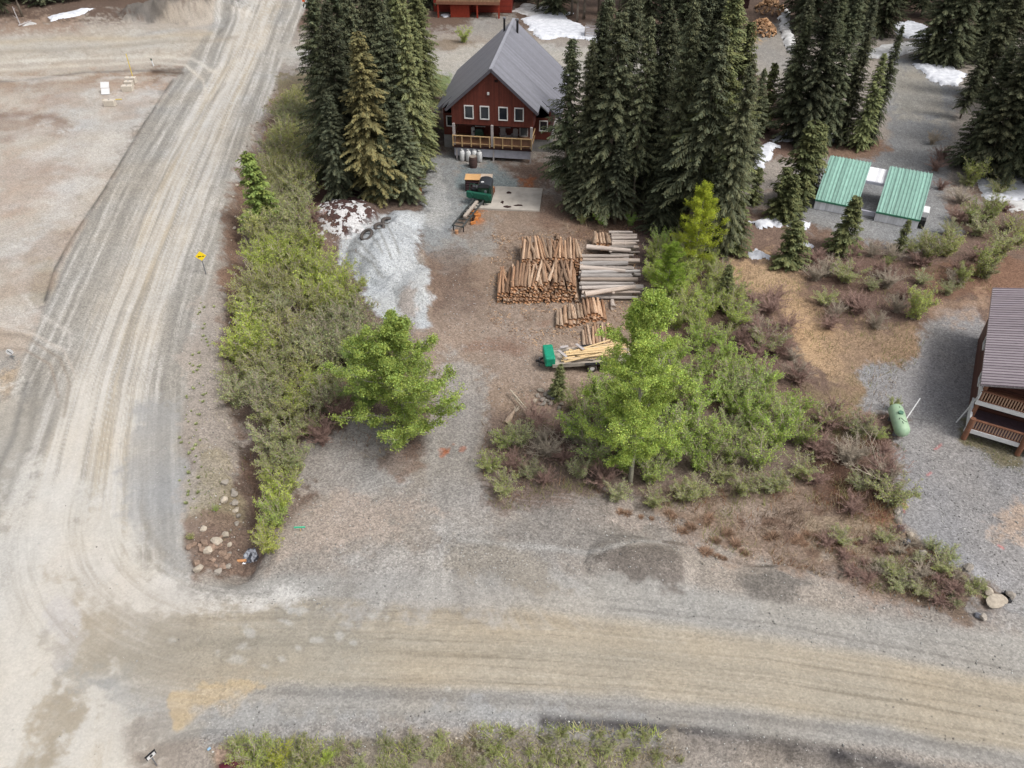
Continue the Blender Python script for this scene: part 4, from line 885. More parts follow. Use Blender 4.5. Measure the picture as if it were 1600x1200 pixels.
def pile(xl, xr, yf, L, nl, r, kind, label, grp, z0=0, tilt=0, jit=.18, rz0=0, taper=1, mix=None, prof=None):
    A, B = Vector(G0(xl, yf)), Vector(G0(xr, yf)); wdt = (B-A).length
    lay = 0; z = z0+r
    while lay < nl:
        n = int((wdt-lay*r*2*taper)/(1.86*r)); 
        for i in range(n):
            f = (lay*r*taper+r+i*1.86*r)/wdt
            if prof and lay >= prof(f): continue
            rr = r*rnd.uniform(.72, 1.18); x = A.x+(B.x-A.x)*f+rnd.uniform(-.05, .05); LL = L*rnd.uniform(.8, 1.1)
            y = A.y+(B.y-A.y)*f+LL/2+rnd.uniform(-jit, jit)+lay*.18
            g = gz(x, y)*.6
            kk = kind if not mix else (mix[0] if rnd.random() < mix[1] else kind)
            log(x, y, g+z+rnd.uniform(-.03, .03), LL, rr, rz0+rnd.gauss(0, .03)*(1+lay*.6), kk, tilt+rnd.uniform(-.02, .02), label, grp)
        z += r*1.68; lay += 1
pile(775, 906, 473, 3.9, 6, .135, 'b', 'brown barked log with rusty sawn end in the main front stack', 'logs in the main front stack', mix=('p', .35), taper=.5, prof=lambda f: 3 if f < .18 else (5 if f < .5 else 6))
pile(812, 914, 434, 3.7, 5, .125, 'b', 'brown log in the raised stack behind the main front stack', 'logs in the raised rear stack', z0=.35, mix=('p', .4), taper=.4)
pile(868, 905, 512, 2.5, 1, .17, 'b', 'thick rusty log in the low row below the main stack', 'logs in the low middle row', mix=('p', .5))
pile(886, 914, 507, 2.0, 2, .12, 'p', 'short thin log in the low row below the main stack', 'short logs in the low middle row', taper=1)
pile(908, 948, 503, 2.6, 2, .15, 'p', 'rusty log in the second low row above the thin poles', 'logs in the second low row', mix=('b', .4), taper=1)
pile(911, 964, 548, 3.0, 1, .13, 'p', 'thin rusty pole lying in the nearest row by the trailer', 'poles in the nearest row', mix=('b', .4), jit=.3)
pile(925, 956, 398, 2.0, 2, .15, 'p', 'orange brown log at the top of the log yard', 'orange logs at the top of the yard', z0=.5, mix=('b', .3), taper=.6)
pile(868, 878, 380, 1.1, 1, .2, 'b', 'single short dark log lying left of the topmost stack', 'short dark log', jit=.02)
o = link('log', LM['g'][1]); q = G(957, 478); o.location = (q.x, q.y, .2); o.scale = (1.2, 1.0, 1.2); tag(o, 'single short grey log lying alone right of the low row', 'log')
# crosswise grey logs
def cross(xl, xr, y0, y1, nrow, nl, r, L, label, grp, top=False):
    for l in range(nl):
        for i in range(nrow-l):
            f = (i+.5+l*.5)/nrow; py = y1+(y0-y1)*f; A = Vector(G0(xl, py)); B = Vector(G0(xr, py)); LL = L*rnd.uniform(.85, 1.15)
            rr = r*rnd.uniform(.7, 1.3)
            log(A.x+LL/2+rnd.uniform(0, .3), A.y, .05+r+l*r*1.75+rnd.uniform(-.03, .04), LL, rr, math.pi/2*(-1 if rnd.random() < .5 else 1)+rnd.uniform(-.05, .05), 'g', 0, label, grp)
cross(903, 988, 405, 472, 11, 3, .18, 4.3, 'weathered grey log lying crosswise right of the main stack', 'crosswise grey logs')
cross(950, 980, 368, 404, 8, 3, .15, 2.2, 'short grey log lying crosswise at the upper right of the yard', 'short crosswise grey logs')
for (x1, y1, x2, y2) in ((912, 472, 990, 460), (905, 430, 975, 436), (915, 398, 983, 404)):
    A, B = Vector(G0(x1, y1)), Vector(G0(x2, y2)); d = B-A
    log((A.x+B.x)/2, (A.y+B.y)/2-.3, .95, d.length, .2, math.atan2(d.y, d.x)-math.pi/2, 'g', 0, 'long pale grey log lying on top of the crosswise stack', 'long pale logs on top', 1.15)

# ------------------------------------------------------------------ trailer with lumber
q0, q1 = G(850, 584), G(960, 577)
rz = math.atan2(q1.y-q0.y, q1.x-q0.x)
tr = empty('utility_trailer', (q0.x, q0.y+.9, q0.z), rz); tag(tr, 'flatbed trailer with bright green front box and twin axles', 'trailer')
TL = 6.2; tw = 1.75; th = .62
MB().box((TL/2+.5, 0, th), (TL, tw, .14)).build('bed', M['lumber_grey'], tr)
b = MB()
for s in (-1, 1): b.box((TL/2+.5, s*(tw/2+.03), th+.02), (TL, .06, .26))
b.build('side_rail', mat('grey_side_rail', seen(168, 160, 150, .8), .7, .2, 4), tr)
b = MB().box((.35, 0, th+.28), (.72, tw-.05, .75)); b.build('front_box', M['teal'], tr, bevel=.1)
b = MB(); b.beam((-.4, 0, .45), (.2, -.5, .5), .09, .1); b.beam((-.4, 0, .45), (.2, .5, .5), .09, .1); b.build('tongue', M['black'], tr)
MB().tube([(-.32, 0, .0), (-.32, 0, .75)], .05, 8).build('jack', M['steel'], tr); MB().box((-.45, 0, .5), (.25, .14, .12)).build('coupler', M['black'], tr)
for s in (-1, 1):
    for x in (3.3, 4.25):
        wl = empty('wheel', (x, s*(tw/2+.1), .33)); wl.parent = tr
        wl = None
for o in [o for o in tr.children if o.name.startswith('wheel')]:
    x, y, z = o.location; bpy.data.objects.remove(o)
for s in (-1, 1):
    for x in (3.3, 4.25):
        ty = MB().torus((0, 0, 0), .25, .1, 22, 8, Q=Matrix.Rotation(math.pi/2, 3, 'X')).build('wheel', M['rubber'], tr, smooth=True, loc=(x, s*(tw/2+.16), .35))
        MB().tube([(0, -.06, 0), (0, .06, 0)], .18, 14).build('rim', M['white'], ty)
    MB().box((3.78, s*(tw/2+.18), .74), (2.0, .24, .05)).build('fender', M['black'], tr)
c, sn = math.cos(rz), math.sin(rz)
def tp(a, bb, z): return (q0.x+a*c-bb*sn, q0.y+.9+a*sn+bb*c, q0.z+z)
for i in range(22):
    l = rnd.uniform(2.2, 4.8); a = rnd.uniform(1.1+l/2, max(1.2+l/2, 6.3-l/2)); bb = rnd.uniform(-.68, .68); z = th+.1+.045*(i//3)+.02
    o = MB().box((0, 0, 0), (l, rnd.uniform(.09, .17), .04)).build('lumber_board', M['lumber'] if rnd.random() < .75 else M['lumber_grey'], None, loc=tp(a, bb, z+.12), rz=rz+rnd.gauss(0, .09)+(.25 if i in (18, 20) else 0))
    k = rnd.uniform(.8, 1.2); o.color = (k, k, k, 1); tag(o, 'loose sawn board in the jumbled load on the trailer', 'board', 'boards loaded on the trailer')
for i in range(4):
    o = MB().box((0, 0, 0), (5.2, .17, .05)).build('lumber_board', M['lumber_grey'], None, loc=tp(3.9, -.5+.19*i*0-.02*i, th+.13+.055*i), rz=rz+rnd.gauss(0, .01)); tag(o, 'long grey board stacked along the near side of the trailer', 'board', 'long boards along trailer side')
for i, (a, bb, ln, an) in enumerate(((2.6, .35, .8, -1.0), (1.25, -.3, .95, -1.05), (1.5, .45, .6, .2))):
    o = MB().box((0, 0, 0), (ln, .2, .06)).build('wood_block', M['post'], None, loc=tp(a, bb, th+.62), rz=rz+an); tag(o, ['grey block lying askew on top of the trailer load', 'pinkish board end leaning by the green trailer box', 'flat block at the far front corner of trailer'][i], 'board')

# ------------------------------------------------------------------ tyres
for i, (x, y, R, r, lb) in enumerate(((605, 348, .40, .15, 'grey tyre lying highest on the sand pile'), (593, 357, .36, .14, 'middle tyre of the three on the sand pile'), (573, 369, .52, .13, 'largest thin tyre at the left edge of the sand pile'))):
    q = G(x, y); t = empty('tyre', (q.x, q.y, q.z+.12), 0); t.rotation_euler = ((.25, .1, 0) if i < 2 else (.35, -.45, 0)); tag(t, lb, 'tyre', 'old tyres on the sand pile')
    m = MB().torus((0, 0, 0), R, r, 28, 10)
    m.build('tread', M['rubber'], t, smooth=True)
    b = MB()
    for k in range(24):
        a = 6.283*k/24; Rm = Matrix.Rotation(a, 3, 'Z'); b.box(Rm @ Vector((R+r*.98, 0, 0)), (.04, .05, r*1.5), R=Rm)
    b.build('tread_lugs', M['rubber'], t)

# ------------------------------------------------------------------ signs and small things
q = G(322, 429); zc = hz(q.y, 400); sg = empty('road_sign', q, math.radians(14)); tag(sg, 'yellow diamond warning sign with black arrow beside the gravel road', 'road sign')
zc -= q.z
MB().box((0, .04, zc/2+.1), (.07, .05, zc+.3)).build('post', M['steel'], sg)
hs = .62; b = MB(); R45 = Matrix.Rotation(math.radians(45), 3, 'Y') @ Matrix.Identity(3)
pl = MB().box((0, 0, zc), (hs, .02, hs), R=Matrix.Rotation(math.radians(-2), 3, 'X') @ R45).build('sign_plate', M['yellow'], sg)
b = MB(); b.add([(-.27, -.02, zc-.04), (-.17, -.02, zc+.05), (-.17, -.02, zc), (.03, -.02, zc), (.03, -.02, zc-.08), (-.17, -.02, zc-.08), (-.17, -.02, zc-.13)], [(0, 6, 5, 4, 3, 2, 1)]); b.add([(.1, -.02, zc-.08), (.25, -.02, zc-.08), (.25, -.02, zc), (.1, -.02, zc)], [(0, 1, 2, 3)])
b.build('arrow_symbol', M['black'], pl)
q = G(21, 562); zc = hz(q.y, 550)-q.z; sg = empty('road_sign', q, math.radians(8)); tag(sg, 'round white sign with dark diagonal bar at the left edge', 'road sign')
MB().tube([(0, .04, 0), (0, .04, zc+.2)], .03, 8).build('post', M['steel'], sg)
pl = MB().tube([(0, .02, zc), (0, 0, zc)], .24, 24).build('sign_disc', M['white'], sg)
MB().box((0, -.012, zc), (.36, .012, .06), R=Matrix.Rotation(math.radians(55), 3, 'Y')).build('diagonal_bar', mat('dark_grey_mark', (.08, .09, .1), .6), pl)
MB().box((0, .03, zc-.42), (.34, .02, .12)).build('lower_plate', mat('grey_plate', seen(150, 154, 154), .6), sg)
q = G(246, 1197); sg = empty('road_sign', q, math.radians(52)); tag(sg, 'small black and white sign on a post at the lower left edge', 'road sign')
zc = 1.0
MB().tube([(0, .05, 0), (0, .05, zc+.15)], .03, 8).build('post', M['steel'], sg)
pl = MB().box((0, 0, zc), (.46, .02, .3)).build('sign_plate', M['white'], sg)
b = MB(); b.box((0, -.014, zc+.12), (.44, .012, .04)); b.box((0, -.014, zc-.02), (.12, .012, .14)); b.box((-.21, -.014, zc), (.04, .012, .28)); b.box((.21, -.014, zc), (.04, .012, .28)); b.box((0, 0, zc+.165), (.5, .05, .03)); b.build('dark_markings', M['black'], pl)
q = G(475, 14); sg = empty('road_sign', q, 0); tag(sg, 'orange and red roadside marker at the top of the road', 'road sign')
MB().tube([(0, .05, 0), (0, .05, 2.6)], .04, 8).build('post', M['steel'], sg); MB().box((0, 0, 2.2), (.6, .03, .6), R=R45).build('sign_plate', M['orange'], sg); MB().box((.12, -.01, 1.3), (.4, .03, .5)).build('lower_flag', M['redorange'], sg)
# blocks
for i, (x, y, rz, lb) in enumerate(((204, 131, 0, 'grey concrete block standing farthest, behind two others'), (201, 137, -.05, 'concrete block in the middle between two others'), (199, 144, .03, 'tan concrete block with dark hole in the nearer pair'), (171, 167, 0, 'pale tan concrete block lying by the yellow lying pole'))):
    q = G(x, y); t = empty('concrete_block', q, rz); tag(t, lb, 'concrete block', 'concrete blocks on the bare lot')
    MB().box((0, .35, .36), (1.35 if i != 1 else 1.0, .7, .72), tap=.96).build('body', M['block'], t, bevel=.05); MB().torus((0, .35, .73), .08, .02, 12, 6).build('lifting_ring', M['steel'], t)
q = G(208, 122); t = tag(MB().tube([(0, 0, 0), (.02, 0, 3.0)], .055, 8).build('marker_pole', M['yellowpole'], None, loc=q), 'tall thin yellow pole standing behind the concrete blocks', 'pole')
q = G(174, 157); t = tag(MB().tube([(-1.0, 0, .06), (1.25, .15, .1)], .05, 8).build('marker_pole', M['yellowpole'], None, loc=q), 'yellow pole lying on the ground beside a pale block', 'pole')
q = G(240, 103); t = empty('marker_post', q); tag(t, 'short white post with green top at the side road corner', 'post'); MB().tube([(0, 0, 0), (-.08, 0, .7)], .09, 8).build('post', M['white'], t); MB().tube([(-.08, 0, .7), (-.1, 0, .95)], .09, 8).build('cap', M['dkgreen'], t)
q = G(166, 147); t = empty('notice_board', q, .05); tag(t, 'white double panel board leaning on posts in the bare lot', 'board')
Rt = Matrix.Rotation(math.radians(-42), 3, 'X')
for s, zz in ((-.0, .95), (.0, .35)): 
    yy = (zz-.65)*.9
    MB().box((s-.12*(zz-.6), yy+.2, zz), (1.0, .04, .74), R=Rt).build('panel', M['white'], t)
for s in (-.4, .4): MB().beam((s, .1, 0), (s, .75, 1.2), .07, .07).build('post', M['post'], t)
# propane tank
qa, qb = G(1393, 650), G(1405, 690); d = Vector((qb.x-qa.x, qb.y-qa.y, 0)); rz = math.atan2(d.y, d.x); mid = (qa+qb)/2
t = empty('propane_tank', (mid.x-.0, mid.y, mid.z), rz); tag(t, 'pale green propane tank lying in the grass by gravel yard', 'tank')
rT = .47; Lh = 1.0; pts = [(-Lh-.36, 0, .75), (-Lh-.3, 0, .75), (-Lh-.15, 0, .75), (-Lh, 0, .75), (Lh, 0, .75), (Lh+.15, 0, .75), (Lh+.3, 0, .75), (Lh+.36, 0, .75)]; rs = [.1, .26, .41, rT, rT, .41, .26, .1]
MB().tube(pts, rs, 24).build('body', M['tankgreen'], t, smooth=True)
MB().tube([(-.15, 0, 1.18), (-.15, 0, 1.32)], .16, 14).build('valve_hood', mat('dull_green_hood', seen(92, 132, 110, .8), .5, .2, 3), t)
b = MB()
for x, y, l, a in ((.45, .0, .3, .5), (.6, .12, .25, 1.2), (.35, -.15, .2, -.6), (-.75, .05, .12, .3), (.75, -.05, .2, .2)): b.box((x, y, .755+math.sqrt(rT*rT-y*y)-.005), (l, .04, .02), rz=a)
b.build('dark_scribble', M['black'], t)
for s in (-.7, .7): MB().box((s, 0, .2), (.12, .7, .34)).build('foot', M['steel'], t)
q = G(1409, 668); q2 = G(1430, 640); o = MB().tube([(0, 0, .5), (q2.x-q.x, q2.y-q.y, 1.0)], .035, 6).build('white_pole', M['white'], None, loc=q); tag(o, 'thin white pole leaning out from beside the propane tank', 'pole')
# green stake ribbon
q = G(470, 830); t = empty('survey_stake', q); tag(t, 'small stake with mint green ribbon near the ditch', 'stake'); MB().box((0, 0, .2), (.05, .03, .4)).build('stake', M['lumber'], t); MB().box((0, -.03, .38), (.62, .03, .1), rz=.05).build('ribbon', M['mint'], t)
q = G(377, 880); o = MB().tube([(-.3, 0, .1), (.3, .05, .12)], .09, 10).build('pipe_end', mat('orange_pipe', seen(206, 150, 104, .85), .7, .2, 4), None, loc=(q.x, q.y, q.z)); tag(o, 'short orange pipe end at the mouth of the ditch', 'pipe')
q = G(366, 1201); t = empty('steel_drum', q, .5); tag(t, 'dark maroon drum half under a bush at the bottom edge', 'drum'); MB().tube([(-.5, 0, .3), (.5, 0, .3)], .3, 24).build('body', M['maroon'], t, smooth=False); MB().torus((0, 0, .3), .3, .02, 24, 6, Q=Matrix.Rotation(math.pi/2, 3, 'Y')).build('rim', M['maroon'], t)
q = G(327, 1171); o = MB().box((0, 0, .05), (.16, .1, .08)).build('litter', mat('pale_blue_litter', seen(150, 180, 204, .9), .5), None, loc=q, rz=.8, bevel=.02); tag(o, 'scrap of pale blue litter by the roadside at the bottom left', 'litter')
for i, (x, y) in enumerate(((654, 302), (646, 304))):
    q = G(x, y); o = MB().tube([(0, 0, 0), (0, 0, .5), (0, 0, .7)], [.32, .34, .22], 14).build('tree_stump', mat('orange_stump', seen(196, 134, 74, .85), .85, .3, 4), None, loc=q, smooth=False); tag(o, ['bright orange cut stump beside the driveway under conifers', 'smaller orange stump left of the bright one'][i], 'stump')
q = G(1572, 934); t = empty('fire_ring', q); tag(t, 'small black fire pit scrap on the gravel at right edge', 'scrap')
b = MB(); rr = random.Random(4)
for i in range(7): b.box((rr.uniform(-.25, .25), rr.uniform(-.2, .2), .1), (rr.uniform(.1, .4), rr.uniform(.08, .2), .15), rz=rr.uniform(0, 3))
b.build('charred_pieces', M['black'], t)

# ------------------------------------------------------------------ rocks
def rockmesh(seed, m):
    rr = random.Random(seed); import bmesh
    bm = bmesh.new(); bmesh.ops.create_icosphere(bm, subdivisions=3, radius=.5)
    pl = [(Vector((rr.gauss(0, 1), rr.gauss(0, 1), rr.gauss(0, 1))).normalized(), rr.uniform(.2, .4)) for _ in range(13)]
    ph = [rr.uniform(0, 6) for _ in range(4)]
    for v in bm.verts:
        for n, d in pl:
            k = v.co.dot(n)-d
            if k > 0: v.co -= n*k*.9
        v.co *= 1+.03*math.sin(v.co.x*14+ph[0])*math.sin(v.co.y*13+ph[1])+.02*math.sin(v.co.z*21+ph[2])
    me = bpy.data.meshes.new('boulder'); bm.to_mesh(me); bm.free(); me.materials.append(m); return me
RK = {k: [rockmesh(i+s*20, M[k]) for i in range(5)] for s, k in enumerate(('rock', 'rock_tan', 'rock_blue', 'rock_brown'))}
rr2 = random.Random(77)
def rock(px, py, sz, kind, label, grp=None, fl=.7, name='boulder', sink=.15):
    q = G(px, py); o = link(name, rr2.choice(RK[kind]), None, (q.x, q.y, q.z+sz*fl*.5-sz*sink)); o.scale = (sz*rr2.uniform(.85, 1.25), sz*rr2.uniform(.8, 1.1), sz*fl); o.rotation_euler = (rr2.uniform(-.3, .3), rr2.uniform(-.3, .3), rr2.uniform(0, 6)); k = rr2.uniform(.82, 1.15); o.color = (k, k, k, 1); tag(o, label, 'rock', grp)
for x, y, s, kd in ((845, 611, .5, 'rock_tan'), (841, 620, .45, 'rock'), (848, 626, .55, 'rock'), (853, 617, .5, 'rock'), (858, 622, .5, 'rock'), (861, 614, .5, 'rock_blue'), (866, 619, .45, 'rock_blue'), (849, 633, .5, 'rock'), (855, 628, .45, 'rock'), (861, 632, .5, 'rock'), (835, 629, .5, 'rock_tan'), (841, 633, .35, 'rock'), (864, 625, .45, 'rock_blue')):
    rock(x, y, s, kd, 'fist to head sized stone in the small heap below the trailer', 'stones in the small heap', name='stone')
rock(878, 633, .5, 'rock_tan', 'tan stone lying right of the small stone heap', name='stone'); rock(874, 640, .5, 'rock', 'pale flat stone nearest the brush, right of stone heap', name='stone')
rock(766, 676, .42, 'rock', 'single white stone at the right edge of the middle drive', name='stone'); rock(751, 706, .22, 'rock', 'tiny white stone lower on the drive edge', name='stone')
for x, y, s, kd, lb in ((351, 757, .75, 'rock', 'flat pale boulder highest on the ditch bank'), (366, 773, .62, 'rock', 'rounded grey boulder above another by the ditch'), (367, 788, .6, 'rock', 'rounded grey boulder touching the one above it by the ditch'), (351, 783, .7, 'rock_tan', 'broad tan boulder left of the two rounded ones'), (369, 801, .4, 'rock_tan', 'small tan stone below the two rounded boulders'), (372, 808, .4, 'rock', 'lowest small pale stone on the ditch bank'), (318, 828, .5, 'rock_tan', 'pale boulder at the shoulder of the gravel road above the ditch mouth'),
                     (352, 838, .6, 'rock_tan', 'brown boulder deep in the ditch mouth'), (340, 850, .8, 'rock_tan', 'broad brown boulder at the ditch mouth'), (325, 862, .8, 'rock_tan', 'leftmost broad boulder at the ditch mouth'), (340, 896, .6, 'rock', 'grey slab nearest the lower road at ditch mouth'), (358, 889, .5, 'rock', 'small grey slab between lower road and creek'), (312, 890, .7, 'rock_tan', 'tan slab at the corner where both roads meet')):
    rock(x, y, s, kd, lb)
for i in range(22):
    rock(rr2.gauss(338, 15), rr2.uniform(835, 893), rr2.uniform(.25, .6), 'rock_brown', 'brown mud stained boulder jumbled in the ditch mouth', 'mud stained boulders in the ditch mouth')
for i in range(46):                                     # stones along the ditch
    t = i/46; k = t*(len(DITCH)-1); a = DITCH[int(k)]; bq = DITCH[min(int(k)+1, len(DITCH)-1)]; f = k-int(k)
    x = a[0]+(bq[0]-a[0])*f-.75+rr2.uniform(-.35, .35); y = a[1]+(bq[1]-a[1])*f+rr2.uniform(-.3, .3); sp = PX(x, y, 0)
    rock(sp[0], sp[1], rr2.uniform(.18, .42), rr2.choice(('rock', 'rock_tan')), 'small pale stone lining the ditch beside the gravel road', 'stones lining the ditch', name='stone')
for x, y, s, kd, lb in ((1396, 785, .5, 'rock_blue', 'topmost flat stone of the edge wall right of the brush'), (1402, 800, .45, 'rock', 'second stone down the edge wall'), (1401, 815, .5, 'rock', 'third stone down the edge wall'), (1408, 828, .55, 'rock_blue', 'fourth stone down the edge wall'), (1423, 837, .45, 'rock_tan', 'pale flat stone resting above the dark blue boulder'), (1418, 849, .75, 'rock_blue', 'dark blue boulder at the foot of the edge wall'), (1440, 868, .6, 'rock', 'grey boulder half in grass below the blue boulder'),
                        (1512, 890, .6, 'rock', 'pale grey boulder set in grass near the right corner'), (1542, 925, .7, 'rock_tan', 'tan boulder topmost in the right corner cluster'), (1552, 943, .95, 'rock_tan', 'big tan boulder in the right corner cluster'), (1562, 938, .7, 'rock_tan', 'tan boulder at the right rim of the corner cluster'), (1526, 962, .5, 'rock_blue', 'dark grey boulder left of the pale round one'), (1535, 966, .55, 'rock', 'pale round boulder lowest in the corner cluster'), (1578, 932, .6, 'rock', 'grey boulder by the black scrap at right edge')):
    rock(x, y, s*1.12, kd, lb)
for i in range(40):                                     # rubble on the lower verge and slopes
    x, y = rr2.choice([(rr2.uniform(1340, 1480), 0), (rr2.uniform(1060, 1130), 1), (rr2.uniform(700, 760), 2), (rr2.uniform(820, 1130), 3)])
    y = {0: 905+(x-1340)*.32+rr2.uniform(-6, 6), 1: 862+(x-1060)*.25+rr2.uniform(-6, 12), 2: rr2.uniform(1150, 1170), 3: rr2.uniform(1150, 1195)}[y]
    rock(x, y, rr2.uniform(.07, .2), rr2.choice(('rock', 'rock_tan')), 'loose pale cobble lying on a road verge', 'loose cobbles on the verges', name='cobble')
for i in range(26):
    x, y = rr2.uniform(1360, 1600), 0; y = rr2.uniform(1090, 1150)+(x-1400)*.1
    rock(x, y, rr2.uniform(.04, .13), 'rock', 'loose white cobble lying on the lower road', 'white cobbles on the lower road', name='cobble')
for i in range(40):
    rock(rr2.uniform(480, 660), rr2.uniform(790, 860), rr2.uniform(.05, .15), rr2.choice(('rock', 'rock_tan')), 'loose pale cobble in the clearing left of the drive', 'cobbles in the clearing', name='cobble')

# ------------------------------------------------------------------ snow
def snow(poly, th=.16, dirty=False, holes=.0, seed=1, step=.16, fq=.9):
    P = W(poly); xs = [p[0] for p in P]; ys = [p[1] for p in P]
    step = max(step, (max(ys)-min(ys))/110)
    gx = np.arange(min(xs)-.8, max(xs)+.8, step); gy = np.arange(min(ys)-.8, max(ys)+.8, step); X, Y = np.meshgrid(gx, gy)
    d = sdf(X.ravel(), Y.ravel(), P)+.5*fbm(X.ravel()*fq, Y.ravel()*fq, 4, seed)*(1+holes*2.5)
    d = d.reshape(X.shape); Z = GZ(X, Y)+th*np.clip(d/.5, -.4, 1)+.04*fbm(X*1.5, Y*1.5, 3, seed+3)
    V = np.stack([X.ravel(), Y.ravel(), Z.ravel()], 1); nr, nc = X.shape; i = np.arange(nr*nc).reshape(nr, nc)
    keep = (d[:-1, :-1] > -.12) & (d[1:, 1:] > -.12) & (d[1:, :-1] > -.12) & (d[:-1, 1:] > -.12)
    if not keep.any(): return
    F = np.stack([i[:-1, :-1][keep], i[:-1, 1:][keep], i[1:, 1:][keep], i[1:, :-1][keep]], 1)
    u, inv = np.unique(F.ravel(), return_inverse=True)
    me = npmesh('snow', V[u], inv.reshape(F.shape), [(mat('speckled_snow', (.52, .50, .49), .9, .45, 7, bump=.6, bscale=6, c2=(.66, .65, .66)) if fq > 2 else M['snow']) if not dirty else mat('dirty_snow', (.42, .40, .38), .9, .3, .8, c2=(.7, .7, .7), bump=.5, bscale=3)], smooth=True)
    tag(link('snow', me), kind='structure')
snow([(75, 27), (128, 16), (148, 14), (126, 25), (80, 33)], .3, False, 0, 2); snow([(33, 40), (52, 34), (56, 38), (36, 42)], .2, True)
snow([(818, 28), (840, 22), (880, 25), (915, 42), (960, 50), (1000, 72), (935, 66), (880, 58), (845, 62), (825, 45)], .25, False, .3, 4); snow([(800, 16), (818, 6), (860, 10), (880, 24), (830, 26)], .2, True, .2, 5)
snow([(691, 22), (706, 22), (702, 27), (692, 27)], .2); snow([(845, 18), (900, 20), (880, 26), (850, 26)], .2, False)
snow([(1215, 20), (1232, 10), (1240, 60), (1250, 90), (1228, 82), (1218, 50)], .5, True, .2, 6)
snow([(1392, 36), (1430, 34), (1454, 44), (1452, 60), (1436, 62), (1400, 56)], .3, False, .2, 7); snow([(1330, 84), (1400, 66), (1460, 60), (1440, 78), (1400, 90), (1340, 92)], .25, True, .1, 8)
snow([(1425, 100), (1480, 104), (1510, 118), (1500, 134), (1470, 134), (1440, 116)], .3, False, .3, 9); snow([(1475, 45), (1520, 50), (1510, 70), (1478, 72)], .3, True, .3, 10)
snow([(1205, 212), (1230, 205), (1290, 207), (1330, 218), (1322, 228), (1290, 222), (1250, 222), (1210, 222)], .25, False, .3, 11)
snow([(1172, 245), (1200, 222), (1222, 230), (1205, 248), (1192, 265), (1172, 266)], .35, False, .3, 12)
snow([(1178, 347), (1215, 336), (1272, 350), (1250, 356), (1225, 350), (1190, 358)], .3, False, .4, 13); snow([(1235, 368), (1275, 384), (1262, 392), (1240, 380)], .2, False, .5, 14)
snow([(1172, 395), (1182, 389), (1206, 400), (1204, 408), (1174, 406)], .35, False, 0, 15)
snow([(1532, 265), (1600, 268), (1640, 290), (1600, 320), (1545, 312), (1530, 290)], .25, False, .5, 16); snow([(1560, 315), (1620, 312), (1620, 330), (1570, 328)], .2, True, .5, 17)
for pl in ([(497, 345), (510, 330), (532, 308), (540, 308), (526, 328), (512, 345), (498, 352)], [(549, 338), (560, 330), (575, 345), (585, 356), (570, 352), (553, 345)], [(510, 350), (520, 362), (528, 372), (518, 372), (508, 358)], [(528, 345), (545, 352), (552, 358), (536, 360)], [(543, 362), (560, 352), (575, 360), (555, 366), (530, 372)]):
    snow(pl, .05, False, 1.5, 20+pl[0][0], .06, 2.6)
# creek at the ditch mouth
P = [G(388, 858), G(400, 866), G(402, 874), G(392, 880), (G(374, 883)), G(364, 880), G(378, 870)]
wt = bpy.data.materials.new('creek_water'); wt.use_nodes = True; pp = wt.node_tree.nodes['Principled BSDF']; pp.inputs['Base Color'].default_value = (.10, .115, .14, 1); pp.inputs['Roughness'].default_value = .06
nn = wt.node_tree.nodes.new('ShaderNodeTexNoise'); nn.inputs['Scale'].default_value = 6; bb_ = wt.node_tree.nodes.new('ShaderNodeBump'); bb_.inputs['Strength'].default_value = .6; wt.node_tree.links.new(nn.outputs[0], bb_.inputs['Height']); wt.node_tree.links.new(bb_.outputs[0], pp.inputs['Normal'])
zc = min(p.z for p in P)+.18
Pw = [(p.x, p.y) for p in P]; xs = [p[0] for p in Pw]; ys = [p[1] for p in Pw]; X, Y = np.meshgrid(np.arange(min(xs)-.3, max(xs)+.3, .05), np.arange(min(ys)-.3, max(ys)+.3, .05)); dd_ = (sdf(X.ravel(), Y.ravel(), Pw)+.25*fbm(X.ravel()*2, Y.ravel()*2, 3, 8)).reshape(X.shape)
i_ = np.arange(X.size).reshape(X.shape); kp = dd_[:-1, :-1] > 0; F_ = np.stack([i_[:-1, :-1][kp], i_[:-1, 1:][kp], i_[1:, 1:][kp], i_[1:, :-1][kp]], 1)
tag(link('water', npmesh('water', np.stack([X.ravel(), Y.ravel(), GZ(X, Y).ravel()+.05+.05*fbm(X.ravel()*3, Y.ravel()*3, 3, 9)], 1), F_, [wt], smooth=True)), kind='structure')
nr_ = wt.node_tree.nodes.new('ShaderNodeTexNoise'); nr_.inputs['Scale'].default_value = 5; nr_.inputs['Detail'].default_value = 5; cr_ = wt.node_tree.nodes.new('ShaderNodeValToRGB'); cr_.color_ramp.elements[0].position = .45; cr_.color_ramp.elements[1].position = .6; cr_.color_ramp.elements[0].color = (.05, .055, .07, 1); cr_.color_ramp.elements[1].color = (.6, .63, .7, 1)
wt.node_tree.links.new(nr_.outputs[0], cr_.inputs[0]); wt.node_tree.links.new(cr_.outputs[0], pp.inputs['Base Color'])


